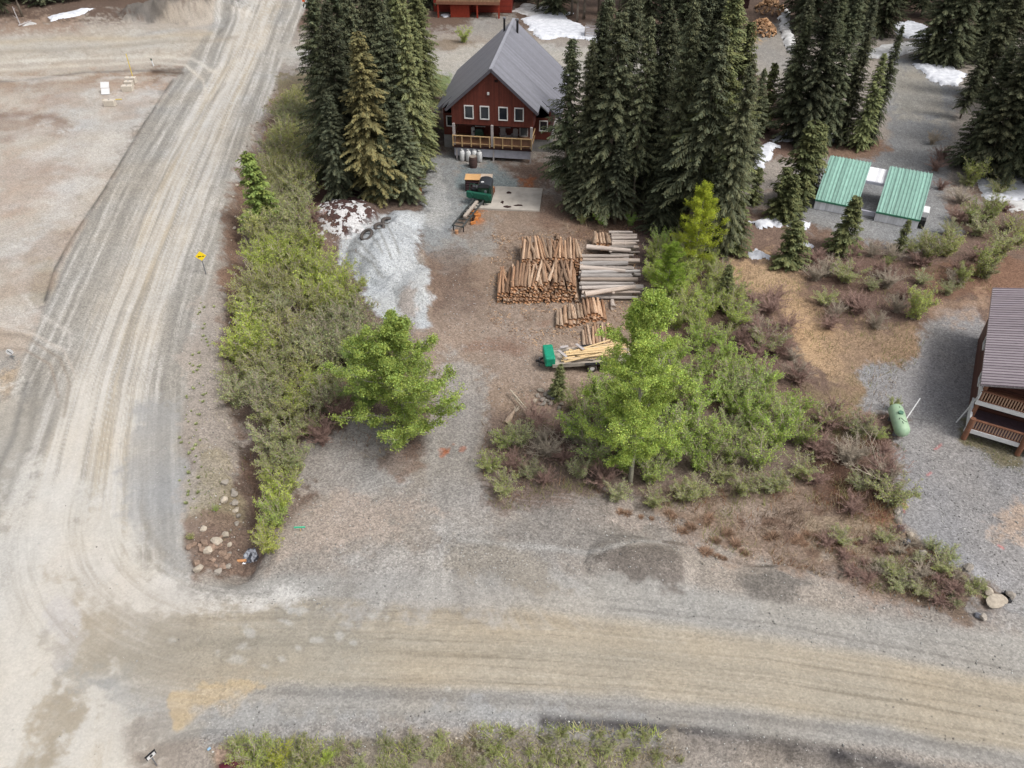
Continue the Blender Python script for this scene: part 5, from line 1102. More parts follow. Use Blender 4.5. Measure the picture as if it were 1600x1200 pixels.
# pebbles lying loose on the shoulders and slopes: thousands, one object
rg = np.random.RandomState(17); PV = []
for poly, n in (([(280, 480), (340, 430), (385, 640), (385, 860), (300, 900), (285, 700)], 900), ([(450, 780), (680, 760), (760, 860), (900, 900), (600, 960), (330, 940), (430, 860)], 900), ([(860, 780), (1060, 800), (1260, 890), (1560, 970), (1590, 1060), (1000, 960), (760, 900)], 1000),
                ([(300, 1100), (700, 1110), (1100, 1120), (1500, 1190), (1500, 1240), (1000, 1180), (320, 1180)], 900), ([(1400, 690), (1600, 700), (1600, 960), (1500, 880)], 900), ([(570, 340), (660, 340), (670, 500), (600, 500), (540, 400)], 500), ([(100, 600), (280, 600), (300, 900), (250, 1190), (0, 1190), (0, 900)], 150), ([(690, 420), (900, 490), (860, 640), (700, 640)], 900)):
    Pw = W(poly); xs = [p[0] for p in Pw]; ys = [p[1] for p in Pw]; x = rg.uniform(min(xs), max(xs), n*2); y = rg.uniform(min(ys), max(ys), n*2); m = sdf(x, y, Pw) > 0; PV.append(np.stack([x[m], y[m]], 1))
P = np.concatenate(PV); n = len(P); s_ = .018+.05*rg.rand(n)**3; z = GZ(P[:, 0], P[:, 1])
O = np.array([[1, 0, .1], [0, 1, 0], [-1, .1, 0], [0, -1, .1], [.1, 0, .8], [0, 0, -.6]]); 
V = np.stack([P[:, 0], P[:, 1], z+.01], 1)[:, None, :]+(O[None]*(1+.35*rg.randn(n, 6, 1)*.5))*s_[:, None, None]
T_ = np.array([[0, 1, 4], [1, 2, 4], [2, 3, 4], [3, 0, 4], [1, 0, 5], [2, 1, 5], [3, 2, 5], [0, 3, 5]]); F = (np.arange(n)[:, None, None]*6+T_[None]).reshape(-1, 3)
cc = np.where(rg.rand(n) < .72, rg.uniform(.34, .58, n), rg.uniform(.14, .24, n)); C_ = np.repeat(np.stack([cc*1.02, cc, cc*.95], 1), 6, axis=0)
tag(link('pebbles', npmesh('pebbles', V.reshape(-1, 3), F, [folmat('pebble_stone', 0)], col=C_)), 'loose pebbles strewn over the gravel shoulders and slopes', 'gravel', kind='stuff')

Pw = W([(770, 360), (1000, 360), (1000, 480), (960, 560), (860, 560), (760, 500)]); xs = [p[0] for p in Pw]; ys = [p[1] for p in Pw]; n = 5200; x = rg.uniform(min(xs), max(xs), n); y = rg.uniform(min(ys), max(ys), n); m = (sdf(x, y, Pw) > 0) & (fbm(x*.7, y*.7, 3, 41) > -.15); x = x[m]; y = y[m]; n = len(x)
a_ = rg.uniform(0, 6.28, n); l_ = .04+.12*rg.rand(n)**2; w_ = .015+.02*rg.rand(n); D_ = np.stack([np.cos(a_)*l_, np.sin(a_)*l_, rg.uniform(-.02, .05, n)], 1); S_ = np.stack([-np.sin(a_)*w_, np.cos(a_)*w_, np.zeros(n)], 1); B_ = np.stack([x, y, GZ(x, y)+.03], 1)
V = np.stack([B_-D_-S_, B_-D_+S_, B_+D_+S_, B_+D_-S_], 1).reshape(-1, 3); kk = rg.uniform(.6, 1.4, n)[:, None]; cc = np.where(rg.rand(n)[:, None] < .5, np.array([[.36, .24, .15]]), np.array([[.16, .10, .07]]))*kk
tag(link('bark_chips', npmesh('bark_chips', V, np.arange(4*n).reshape(-1, 4), [folmat('bark_chip', 0)], col=quadcol(cc) if 'quadcol' in globals() else np.repeat(cc, 4, axis=0))), 'bark chips and splinters littering the ground around the logs', 'litter', kind='stuff')

# ------------------------------------------------------------------ vegetation
FN = folmat('needle_foliage', .12, .6); FL = folmat('leaf_foliage', .38, .5); FG = folmat('dry_grass_blades', .25, .8)
def quadcol(C): return np.repeat(C, 4, axis=0)
def conifer_mesh(seed, H=18.0, R=2.7, z0=.06, dens=1.0, droop=.35, gap=0.0, name='crown'):
    rg = np.random.RandomState(seed); P = []; Q = []; Wv = []; Cc = []; st = []
    z = H*z0; ox, oy = rg.rand()*90, rg.rand()*90
    while z < H*.985:
        f = z/H; Lm = R*(1-f)**.72*(.55+.45*min(1, f/.12))+.12
        nb = rg.randint(7, 11)
        for b in range(nb):
            if rg.rand() < gap*(1-f): continue
            az = rg.rand()*6.283; L = Lm*rg.uniform(.55, 1.2)*(1+.55*float(fbm(np.array([ox+math.cos(az)*.9+z*.25]), np.array([oy+math.sin(az)*.9+z*.12]), 2, seed)[0])); zz = z+rg.uniform(-.2, .2)
            up = .35*f+rg.uniform(-.05, .1); dr = droop*(1-.5*f)*rg.uniform(.7, 1.3)
            d = np.array([math.cos(az), math.sin(az)]); n = np.array([-d[1], d[0]])
            tone = rg.uniform(.72, 1.25)
            ns = max(4, int(L/.17*dens))
            for i in range(ns):
                s = (i+.5)/ns; r = L*s; zc = zz+L*(up*s-dr*s*s)
                base = np.array([d[0]*r, d[1]*r, zc])
                tl = (.24+.34*L*(1-s)**.8*min(1, s*4+.3)*.8); tl = min(tl*.85, .62)
                for sd_ in (-1, 1):
                    a = rg.uniform(.5, 1.0)
                    dd = d*math.cos(a)+n*sd_*math.sin(a); t3 = np.array([dd[0], dd[1], -.30-rg.rand()*.45]); t3 /= np.linalg.norm(t3)
                    P.append(base+rg.normal(0, .03, 3)); Q.append(base+t3*tl*rg.uniform(.8, 1.15)); 
                    wv = np.cross(t3, [0, 0, 1.0])+np.array([0, 0, rg.uniform(-.5, .5)]); Wv.append(wv/np.linalg.norm(wv)*rg.uniform(.05, .095))
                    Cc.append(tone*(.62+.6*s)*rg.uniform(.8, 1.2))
                if rg.rand() < .8:
                    t3 = np.array([d[0]*.5, d[1]*.5, -1.0])+rg.normal(0, .25, 3); t3 /= np.linalg.norm(t3)
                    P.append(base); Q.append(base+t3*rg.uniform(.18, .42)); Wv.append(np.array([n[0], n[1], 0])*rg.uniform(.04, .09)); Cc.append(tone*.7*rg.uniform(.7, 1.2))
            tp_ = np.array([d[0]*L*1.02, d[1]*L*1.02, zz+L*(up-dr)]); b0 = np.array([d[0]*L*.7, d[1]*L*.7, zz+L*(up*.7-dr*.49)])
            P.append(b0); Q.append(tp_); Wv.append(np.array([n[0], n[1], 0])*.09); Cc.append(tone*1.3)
            if rg.rand() < .5: st.append(((0, 0, zz-.1), (d[0]*L*.8, d[1]*L*.8, zz+L*(up*.8-dr*.64))))
        z += rg.uniform(.2, .33)*(1.0 if f < .8 else .7)
    P = np.array(P); Q = np.array(Q); Wv = np.array(Wv); Cc = np.array(Cc)
    V = np.stack([P-Wv*.5, P+Wv*.5, Q+Wv*.8, Q-Wv*.8], 1).reshape(-1, 3); V[:] = V
    F = np.arange(len(V)).reshape(-1, 4)
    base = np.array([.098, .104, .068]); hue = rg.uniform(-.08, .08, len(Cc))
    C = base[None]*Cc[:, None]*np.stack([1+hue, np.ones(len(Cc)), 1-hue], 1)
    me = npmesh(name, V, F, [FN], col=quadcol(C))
    t = MB(); k = 7; t.tube([(.04*math.sin(i*1.3), .04*math.cos(i*1.7), H*i/k*.98) for i in range(k+1)], [max(.02, .0145*H*(1-i/k)**.8+.012) for i in range(k+1)], 8)
    for a, b in st: t.tube([a, b], [.035, .012], 3, cap=False)
    tm = bpy.data.meshes.new('trunk'); tm.from_pydata(t.v, [], t.f); tm.materials.append(M['trunk']); tm.polygons.foreach_set('use_smooth', [True]*len(t.f)); tm.update()
    return me, tm
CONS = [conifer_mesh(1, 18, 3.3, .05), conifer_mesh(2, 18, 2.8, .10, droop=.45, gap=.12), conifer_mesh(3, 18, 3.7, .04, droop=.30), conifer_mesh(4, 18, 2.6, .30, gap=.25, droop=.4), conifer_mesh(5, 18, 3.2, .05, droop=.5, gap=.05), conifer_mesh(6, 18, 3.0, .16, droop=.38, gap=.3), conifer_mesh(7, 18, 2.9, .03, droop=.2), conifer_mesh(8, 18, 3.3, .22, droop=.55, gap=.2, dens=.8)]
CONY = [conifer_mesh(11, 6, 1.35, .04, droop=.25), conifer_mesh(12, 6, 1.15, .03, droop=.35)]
def bare_mesh(seed, H=16):
    rg = random.Random(seed); t = MB(); k = 8
    t.tube([(.06*math.sin(i), .05*math.cos(i*2), H*i/k) for i in range(k+1)], [max(.02, .16*(1-i/k)) for i in range(k+1)], 7)
    b = MB(); z = H*.2
    while z < H*.97:
        f = z/H
        for _ in range(4):
            az = rg.uniform(0, 6.283); L = (2.3*(1-f)**.7+.3)*rg.uniform(.5, 1.1); p0 = Vector((0, 0, z)); p1 = Vector((math.cos(az)*L*.6, math.sin(az)*L*.6, z+rg.uniform(-.1, .25)*L)); p2 = Vector((math.cos(az+.2)*L, math.sin(az+.2)*L, p1.z-.15*L))
            b.tube([p0, p1, p2], [.035, .02, .01], 3, cap=False)
            for q in range(4):
                s = rg.uniform(.3, .95); pp = p0.lerp(p1, s/.6) if s < .6 else p1.lerp(p2, (s-.6)/.4); a2 = az+rg.choice((-1, 1))*rg.uniform(.5, 1.1); l2 = L*rg.uniform(.15, .35)
                b.tube([pp, pp+Vector((math.cos(a2)*l2, math.sin(a2)*l2, -.2*l2))], [.014, .006], 3, cap=False)
        z += .33
    out = []
    for m, n, mt in ((b, 'bare_branches', M['twig']), (t, 'trunk', M['trunk'])):
        me = bpy.data.meshes.new(n); me.from_pydata(m.v, [], m.f); me.materials.append(mt); me.update(); out.append(me)
    return tuple(out)
BARE = bare_mesh(5)
vr = random.Random(99)
def put_tree(pair, px, py, top=None, h=None, wid=1.0, label='', group=None, col=(1, 1, 1), name='conifer', proto_h=18.0, lean=None, cat='tree', off=None):
    q = G(px, py) if off is None else Vector((off[0], off[1], gz(*off)))
    if h is None: h = max(3, hz(q.y, top)-q.z)
    s = h/proto_h; sxy = s*wid
    t = empty(name, (q.x, q.y, q.z-.05), vr.uniform(0, 6.28), (sxy, sxy, s))
    if lean: t.rotation_euler = (lean[0], lean[1], t.rotation_euler.z)
    tag(t, label, cat, group)
    if name == 'conifer': t.scale = (sxy*.98*vr.uniform(.82, 1.18), sxy*.98*vr.uniform(.82, 1.18), s)
    c = link(pair[0].name.split('.')[0], pair[0], t); c.color = (*col, 1)
    k = link('trunk', pair[1], t); return t
G1 = (1.0, 1.02, .92); DK = (.72, .74, .70); OL = (2.1, 1.8, 1.25); LG = (1.35, 1.38, .95)
# (base px, base py, top py, width, proto, colour)
LEFTG = [(588, 312, 45, 1.35, 4, OL), (548, 290, 0, 1.05, 1, DK), (526, 268, -25, 1.0, 0, G1), (622, 295, 15, 1.0, 2, G1), (652, 292, -10, .9, 0, LG), (520, 205, -60, .95, 1, G1), (575, 262, -40, 1.0, 1, DK), (612, 255, -50, .9, 2, G1),
         (640, 235, -60, .9, 0, LG), (663, 268, 20, .85, 4, LG), (552, 215, -60, 1.0, 3, G1), (664, 205, -60, .8, 1, LG), (590, 190, -80, 1, 0, DK), (630, 165, -80, .9, 3, G1), (536, 312, 140, 1.15, 4, DK), (637, 308, 160, 1.1, 2, G1), (560, 150, -90, .9, 0, G1), (605, 318, 205, 1.3, 4, G1), (660, 150, -90, .9, 1, LG)]
RIGHTG = [(882, 318, 55, .95, 1, G1), (910, 326, 60, .85, 0, G1), (945, 338, 8, .95, 1, G1), (925, 300, 0, .9, 3, DK), (985, 342, 18, .95, 3, G1), (1012, 325, 10, 1.0, 1, DK), (1040, 350, -10, .9, 0, G1), (965, 290, -20, .9, 2, DK), (1075, 372, 30, 1.0, 2, G1), (1088, 362, -20, 1.0, 1, LG),
          (1122, 388, 95, 1.0, 0, G1), (1118, 340, 30, .9, 4, LG), (1084, 300, -40, 1, 2, G1), (1060, 300, -40, 1, 0, DK), (1010, 270, -40, .9, 3, DK), (1102, 290, -20, .9, 1, LG), (1085, 260, -60, 1, 2, G1), (908, 336, 190, 1.2, 4, G1), (960, 350, 200, 1.2, 2, DK), (1030, 360, 230, 1.2, 2, DK), (1160, 285, 105, .85, 0, G1), (1100, 395, 250, 1.2, 4, DK), (935, 245, -20, .9, 1, G1), (1045, 225, -40, .9, 3, G1)]
MIDG = [(1222, 215, 22, 1.05, 0, G1), (1252, 222, -10, 1.05, 2, DK), (1284, 224, -10, 1.0, 1, G1), (1312, 222, 50, 1.0, 0, G1), (1340, 232, 80, .95, 4, LG), (1356, 225, 35, .8, 4, G1), (1270, 190, -30, 1, 3, G1), (1318, 180, -20, .9, 1, DK), (1228, 180, -10, 1, 0, DK)]
RTG = [(1512, 262, 70, 1.2, 0, G1), (1536, 275, 20, 1.15, 2, G1), (1568, 282, -10, 1.15, 1, DK), (1600, 270, -40, 1.2, 0, G1), (1545, 235, -30, 1.1, 3, DK), (1595, 225, -60, 1.1, 2, DK), (1500, 185, 60, 1.0, 1, G1), (1640, 300, -60, 1.2, 2, G1), (1660, 240, -60, 1.2, 1, DK), (1575, 180, -60, 1.1, 0, DK), (1530, 150, -50, 1, 2, G1)]
def grove(lst, where, grp):
    for i, (x, y, t, w_, k, c) in enumerate(sorted(lst)):
        put_tree(CONS[k if i % 3 else [5, 6, 7][(i//3) % 3]], x, y, t, None, w_, ('%s of the conifers in the %s' % (ring_ord(i), where)) if i < 20 else ('conifer number %s from the right in the %s' % (['one', 'two', 'three', 'four', 'five', 'six'][len(lst)-1-i], where)), grp, (lambda k: tuple(v*k*vr.uniform(.97, 1.03) for v in c))(vr.uniform(.8, 1.3)))
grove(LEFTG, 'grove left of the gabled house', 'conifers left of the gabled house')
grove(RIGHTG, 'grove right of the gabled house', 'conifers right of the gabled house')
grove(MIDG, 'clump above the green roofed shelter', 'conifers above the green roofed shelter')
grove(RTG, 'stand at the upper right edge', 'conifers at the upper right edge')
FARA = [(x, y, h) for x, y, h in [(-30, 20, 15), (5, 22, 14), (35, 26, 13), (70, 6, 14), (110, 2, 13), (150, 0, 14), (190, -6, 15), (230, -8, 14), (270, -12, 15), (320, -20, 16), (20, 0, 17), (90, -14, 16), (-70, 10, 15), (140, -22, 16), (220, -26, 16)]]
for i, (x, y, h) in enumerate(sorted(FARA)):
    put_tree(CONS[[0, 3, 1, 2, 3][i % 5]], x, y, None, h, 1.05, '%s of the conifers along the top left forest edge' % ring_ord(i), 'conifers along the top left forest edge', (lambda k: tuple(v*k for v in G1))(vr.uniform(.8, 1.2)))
FARB = [(672, 8, 17), (645, 40, 18), (612, 70, 17), (822, 2, 15), (840, 16, 15), (868, 20, 15), (893, 24, 15), (902, 34, 15), (912, 30, 15), (935, 22, 16), (950, 12, 16), (967, 26, 16), (988, 42, 16), (1010, 66, 17), (1045, 72, 18), (1080, 80, 18), (1090, 60, 18), (1110, 30, 16), (1000, 10, 16), (1060, 20, 16), (800, -8, 15), (860, -5, 15)]
for i, (x, y, h) in enumerate(sorted(FARB)):
    put_tree(CONS[3 if 880 < x < 975 else [1, 3, 0, 2][i % 4]], x, y, None, h, .95, ('%s of the tall conifers behind the gabled house' % ring_ord(i)) if i < 20 else ['second last', 'rightmost'][i-20]+' of the tall conifers behind the gabled house', 'tall conifers behind the gabled house', (lambda k: tuple(v*k for v in G1))(vr.uniform(.8, 1.2)))
FARC = [(1245, 30, 17), (1265, 45, 17), (1290, 20, 17), (1320, 60, 17), (1350, 40, 16), (1375, 55, 15), (1392, 20, 16), (1410, 8, 16), (1450, 95, 14), (1468, 70, 15), (1480, 100, 15), (1500, 40, 16), (1520, 92, 16), (1545, 60, 17), (1575, 80, 17), (1600, 110, 18), (1440, 25, 16), (1540, 20, 17), (1600, 40, 17), (1215, -6, 16)]
for i, (x, y, h) in enumerate(sorted(FARC)):
    put_tree(CONS[[0, 1, 2, 3][i % 4]], x, y, None, h, 1.0, '%s of the conifers in the far upper right woods' % ring_ord(i), 'conifers in the far upper right woods', (lambda k: tuple(v*k for v in G1))(vr.uniform(.75, 1.1)))
YNG = [(1240, 322, 185, 1.15, 'tall young fir left of the green roofed shelter'), (1214, 340, 262, 1.2, 'young fir by the snow patch left of the shelter'), (1262, 300, 190, .9, 'slim young fir nearest the left end of the shelter'), (1176, 318, 262, 1.1, 'young fir hard against the big conifers'), (1225, 345, 270, 1.3, 'short bushy fir left of the shelter gravel'),
       (1314, 392, 308, 1.4, 'young fir standing in front of the left green roof'), (1232, 412, 343, 1.7, 'broad low fir between the small snow patches'), (1142, 392, 315, 1.5, 'bushy fir at the lower right of the big grove'), (1128, 478, 412, 1.0, 'lone little fir inside the leafy thicket right of the logs'), (1404, 392, 352, 1.0, 'tiny dark fir in front of the right green roof'),
       (873, 622, 575, 1.0, 'tiny dark fir beside the trailer'), (1190, 205, 100, .9, 'small fir standing alone at the gravel behind the grove'), (412, 350, 235, 1.2, 'bright green fir standing beside the ditch')]
for i, (x, y, t, w_, lb) in enumerate(YNG):
    put_tree(CONY[i % 2], x, y, t, None, w_, lb, 'young firs', LG if i != 12 else (1.9, 2.3, 1.0), name='young_fir', proto_h=6.0)
for x, y, t, lb in ((528, 150, -60, 'left bare grey dead conifer rising in the left grove'), (556, 140, -70, 'right bare grey dead conifer rising in the left grove'), (1560, 195, 28, 'bare grey dead conifer in the upper right stand')):
    put_tree(BARE, x, y, t, None, 1.1, lb, 'dead conifers', name='dead_conifer', proto_h=16.0)

def leafy(P, size, rg, base, spread=.35, asp=1.6):
    n = len(P); d = rg.normal(0, 1, (n, 3)); d[:, 2] -= .3; d /= np.linalg.norm(d, axis=1)[:, None]
    e = np.cross(d, rg.normal(0, 1, (n, 3))); e /= np.linalg.norm(e, axis=1)[:, None]
    s = size*rg.uniform(.7, 1.35, n)[:, None]; a = d*s*asp*.5; b = e*s*.5
    V = np.stack([P-a, P+b, P+a, P-b], 1).reshape(-1, 3); F = np.arange(4*n).reshape(-1, 4)
    k = rg.uniform(.7, 1.3, n)[:, None]*np.ones((1, 3)); h = rg.uniform(-.12, .12, n); k[:, 0] *= 1+h; k[:, 2] *= 1-h
    return V, F, quadcol(k*np.array(base)[None])
def poly_tubes(segs, name, m):
    """3-sided tapered twigs, vectorised. segs: list of (p0,p1,r0,r1)"""
    A = np.array([s[0] for s in segs], float); B = np.array([s[1] for s in segs], float); r0 = np.array([s[2] for s in segs])[:, None]; r1 = np.array([s[3] for s in segs])[:, None]
    d = B-A; d /= np.linalg.norm(d, axis=1)[:, None]+1e-9; u = np.cross(d, [.31, .27, .91]); u /= np.linalg.norm(u, axis=1)[:, None]; w_ = np.cross(d, u)
    ring = [u*math.cos(t)+w_*math.sin(t) for t in (0, 2.094, 4.189)]
    V = np.stack([A+ring[i]*r0 for i in range(3)]+[B+ring[i]*r1 for i in range(3)], 1).reshape(-1, 3)
    o = np.arange(len(A))[:, None]*6; F = np.concatenate([o+np.array([[0, 1, 4, 3]]), o+np.array([[1, 2, 5, 4]]), o+np.array([[2, 0, 3, 5]])])
    return npmesh(name, V, F, [m])
def shrub_mesh(seed, h=3.0, r=1.7, stems=18, leaves=2200, base=(.17, .20, .06), lsize=.062, tw='twig', lean=0.0):
    rg = np.random.RandomState(seed); segs = []; tips = []
    for i in range(stems):
        az = rg.rand()*6.283; out = r*rg.uniform(.25, 1.0); hh = h*rg.uniform(.55, 1.05)*(1-.25*out/r); k = 5
        p = np.array([rg.normal(0, .18), rg.normal(0, .18), -.1]); pts = [p]
        for j in range(1, k+1):
            t = j/k; a = az+rg.normal(0, .1); pts.append(np.array([math.cos(a)*out*t**1.3+lean*t*h, math.sin(a)*out*t**1.3, hh*(t**.8)])+rg.normal(0, .06, 3))
        for j in range(k):
            r0 = .036*(1-j/k)+.009; segs.append((pts[j], pts[j+1], r0, r0*.78))
        for j in range(1, k+1):
            for q in range(4):
                s = rg.rand(); p0 = pts[j-1]*(1-s)+pts[j]*s; a2 = az+rg.normal(0, .9); l2 = rg.uniform(.25, .75)*(1.1-.5*j/k)*h/3
                p1 = p0+np.array([math.cos(a2)*l2*.7, math.sin(a2)*l2*.7, l2*rg.uniform(.3, .9)]); segs.append((p0, p1, .017, .008)); tips.append((p0, p1))
                for _ in range(2):
                    s2 = rg.uniform(.3, 1); p2 = p0*(1-s2)+p1*s2; p3 = p2+rg.normal(0, 1, 3)*.14*h/3+np.array([0, 0, .12]); segs.append((p2, p3, .009, .004)); tips.append((p2, p3))
    sm = poly_tubes(segs, 'stems', M[tw]); lm = None
    if leaves:
        T = np.array([[a, b] for a, b in tips]); w_ = rg.rand(len(T))**2+.03; w_ /= w_.sum(); idx = rg.choice(len(T), leaves, p=w_); s = rg.rand(leaves)[:, None]**.6
        P = T[idx, 0]*(1-s)+T[idx, 1]*s+rg.normal(0, .07, (leaves, 3))
        V, F, C = leafy(P, lsize, rg, base); lm = npmesh('leaves', V, F, [FL], col=C)
    return lm, sm
OLV, GRN, YGR, GRY = (.36, .40, .15), (.36, .42, .14), (.46, .47, .17), (.36, .40, .19)
SHR = {'olive': [shrub_mesh(31, base=OLV, leaves=3900), shrub_mesh(32, 2.7, 1.9, 22, 3200, OLV)], 'green': [shrub_mesh(33, 3.0, 1.6, 16, 4600, GRN), shrub_mesh(34, 3.4, 1.8, 20, 5000, GRN)],
       'yellow': [shrub_mesh(35, 3.1, 1.6, 22, 5400, YGR, .062), shrub_mesh(36, 3.4, 1.4, 18, 5200, YGR, .062)], 'sparse': [shrub_mesh(37, 2.8, 1.8, 26, 2900, GRY, .065), shrub_mesh(38, 3.0, 2.0, 24, 3300, OLV, .065)],
       'bare': [shrub_mesh(39, 2.4, 1.7, 30, 0, tw='twig_purple'), shrub_mesh(40, 2.8, 1.8, 26, 0, tw='twig'), shrub_mesh(41, 2.2, 1.8, 34, 0, tw='twig_purple')]}
def shrub(kind, px, py, h, wid=1.0, label='', group=None, col=(1, 1, 1), name='shrub', cat='shrub', lean=None, j=None):
    lm, sm = SHR[kind][j if j is not None else vr.randrange(len(SHR[kind]))]; q = G(px, py); s = h/3.0
    t = empty(name, (q.x, q.y, q.z), vr.uniform(0, 6.28), (s*wid, s*wid, s))
    if lean: t.rotation_euler = (lean[0], lean[1], t.rotation_euler.z)
    tag(t, label, cat, group)
    if lm: c = link('leaves', lm, t); k = vr.uniform(.85, 1.2); c.color = (col[0]*k, col[1]*k, col[2]*k, 1)
    link('stems', sm, t); return t
def scatter(poly, dist, n=4000, seed=1, size=None):
    rg = random.Random(seed); P = W(poly); xs = [p[0] for p in P]; ys = [p[1] for p in P]; out = []
    c = [(rg.uniform(min(xs), max(xs)), rg.uniform(min(ys), max(ys))) for _ in range(n)]
    d = sdf(np.array([p[0] for p in c]), np.array([p[1] for p in c]), P)
    for (x, y), k in zip(c, d):
        if k > 0 and all((x-a)**2+(y-b)**2 > dist*dist for a, b in out): out.append((x, y))
    return out
# thicket right of the left road
TL = [(452, 165), (478, 150), (490, 230), (470, 340), (500, 420), (560, 470), (578, 540), (545, 600), (550, 655), (495, 700), (482, 740), (470, 800), (438, 866), (412, 862), (424, 780), (416, 700), (372, 650), (368, 520), (394, 450), (402, 350), (420, 270)]
for x, y in scatter(TL, 1.3, 6000, 4):
    sp = PX(x, y, 0); nz = float(fbm(np.array([x*.22]), np.array([y*.22]), 3, 90)[0])
    if sp[1] < 330: kd = 'sparse' if nz < .12 else 'olive'
    elif sp[0] > 500 and sp[1] > 590: kd = 'bare' if nz < .25 else 'sparse'
    elif nz > .1: kd = 'green'
    elif nz > -.12: kd = 'olive'
    else: kd = 'sparse'
    hh = vr.uniform(1.8, 3.3) if sp[1] < 700 else vr.uniform(1.5, 2.4)
    cc = {'green': (1.15, 1.15, .8), 'olive': (1.05, 1.0, .95), 'sparse': (1, 1, 1), 'bare': (1, 1, 1)}[kd]
    shrub(kd, sp[0], sp[1], hh, vr.uniform(.85, 1.2), {'green': 'fresh green leafed shrub in the thicket between gravel road and yard', 'olive': 'dull olive leafed shrub in the thicket between gravel road and yard', 'sparse': 'grey stemmed thin leafed shrub in the thicket between gravel road and yard', 'bare': 'bare purple brown shrub at the inner edge of the roadside thicket'}[kd], {'green': 'fresh green shrubs of the roadside thicket', 'olive': 'olive shrubs of the roadside thicket', 'sparse': 'thin leafed shrubs of the roadside thicket', 'bare': 'bare shrubs of the roadside thicket'}[kd], cc)
# thicket right of the logs
TR = [(900, 660), (940, 630), (1010, 590), (1080, 540), (1140, 560), (1180, 610), (1240, 640), (1250, 700), (1180, 735), (1080, 745), (960, 760), (920, 720)]
for x, y in scatter(TR, 1.45, 4000, 14):
    sp = PX(x, y, 0); kd = vr.choice(['green', 'green', 'green', 'olive', 'sparse'])
    shrub(kd, sp[0], sp[1], vr.uniform(2.0, 3.2), vr.uniform(.85, 1.15), 'green leafy shrub in the thicket right of the trailer' if kd == 'green' else 'dull olive shrub in the thicket right of the trailer', 'green shrubs of the thicket right of the trailer' if kd == 'green' else 'olive shrubs of the thicket right of the trailer', (1.05, 1.2, .85))
TU = [(1020, 400), (1060, 380), (1120, 420), (1150, 470), (1150, 540), (1080, 540), (1040, 500), (1020, 450)]
for x, y in scatter(TU, 1.4, 3000, 24):
    sp = PX(x, y, 0); kd = 'green' if vr.random() < .55 else 'olive'
    shrub(kd, sp[0], sp[1], vr.uniform(1.8, 2.7), 1.0, 'leafy shrub in the thicket between log yard and meadow', 'shrubs between log yard and meadow', (1.15, 1.2, .9))
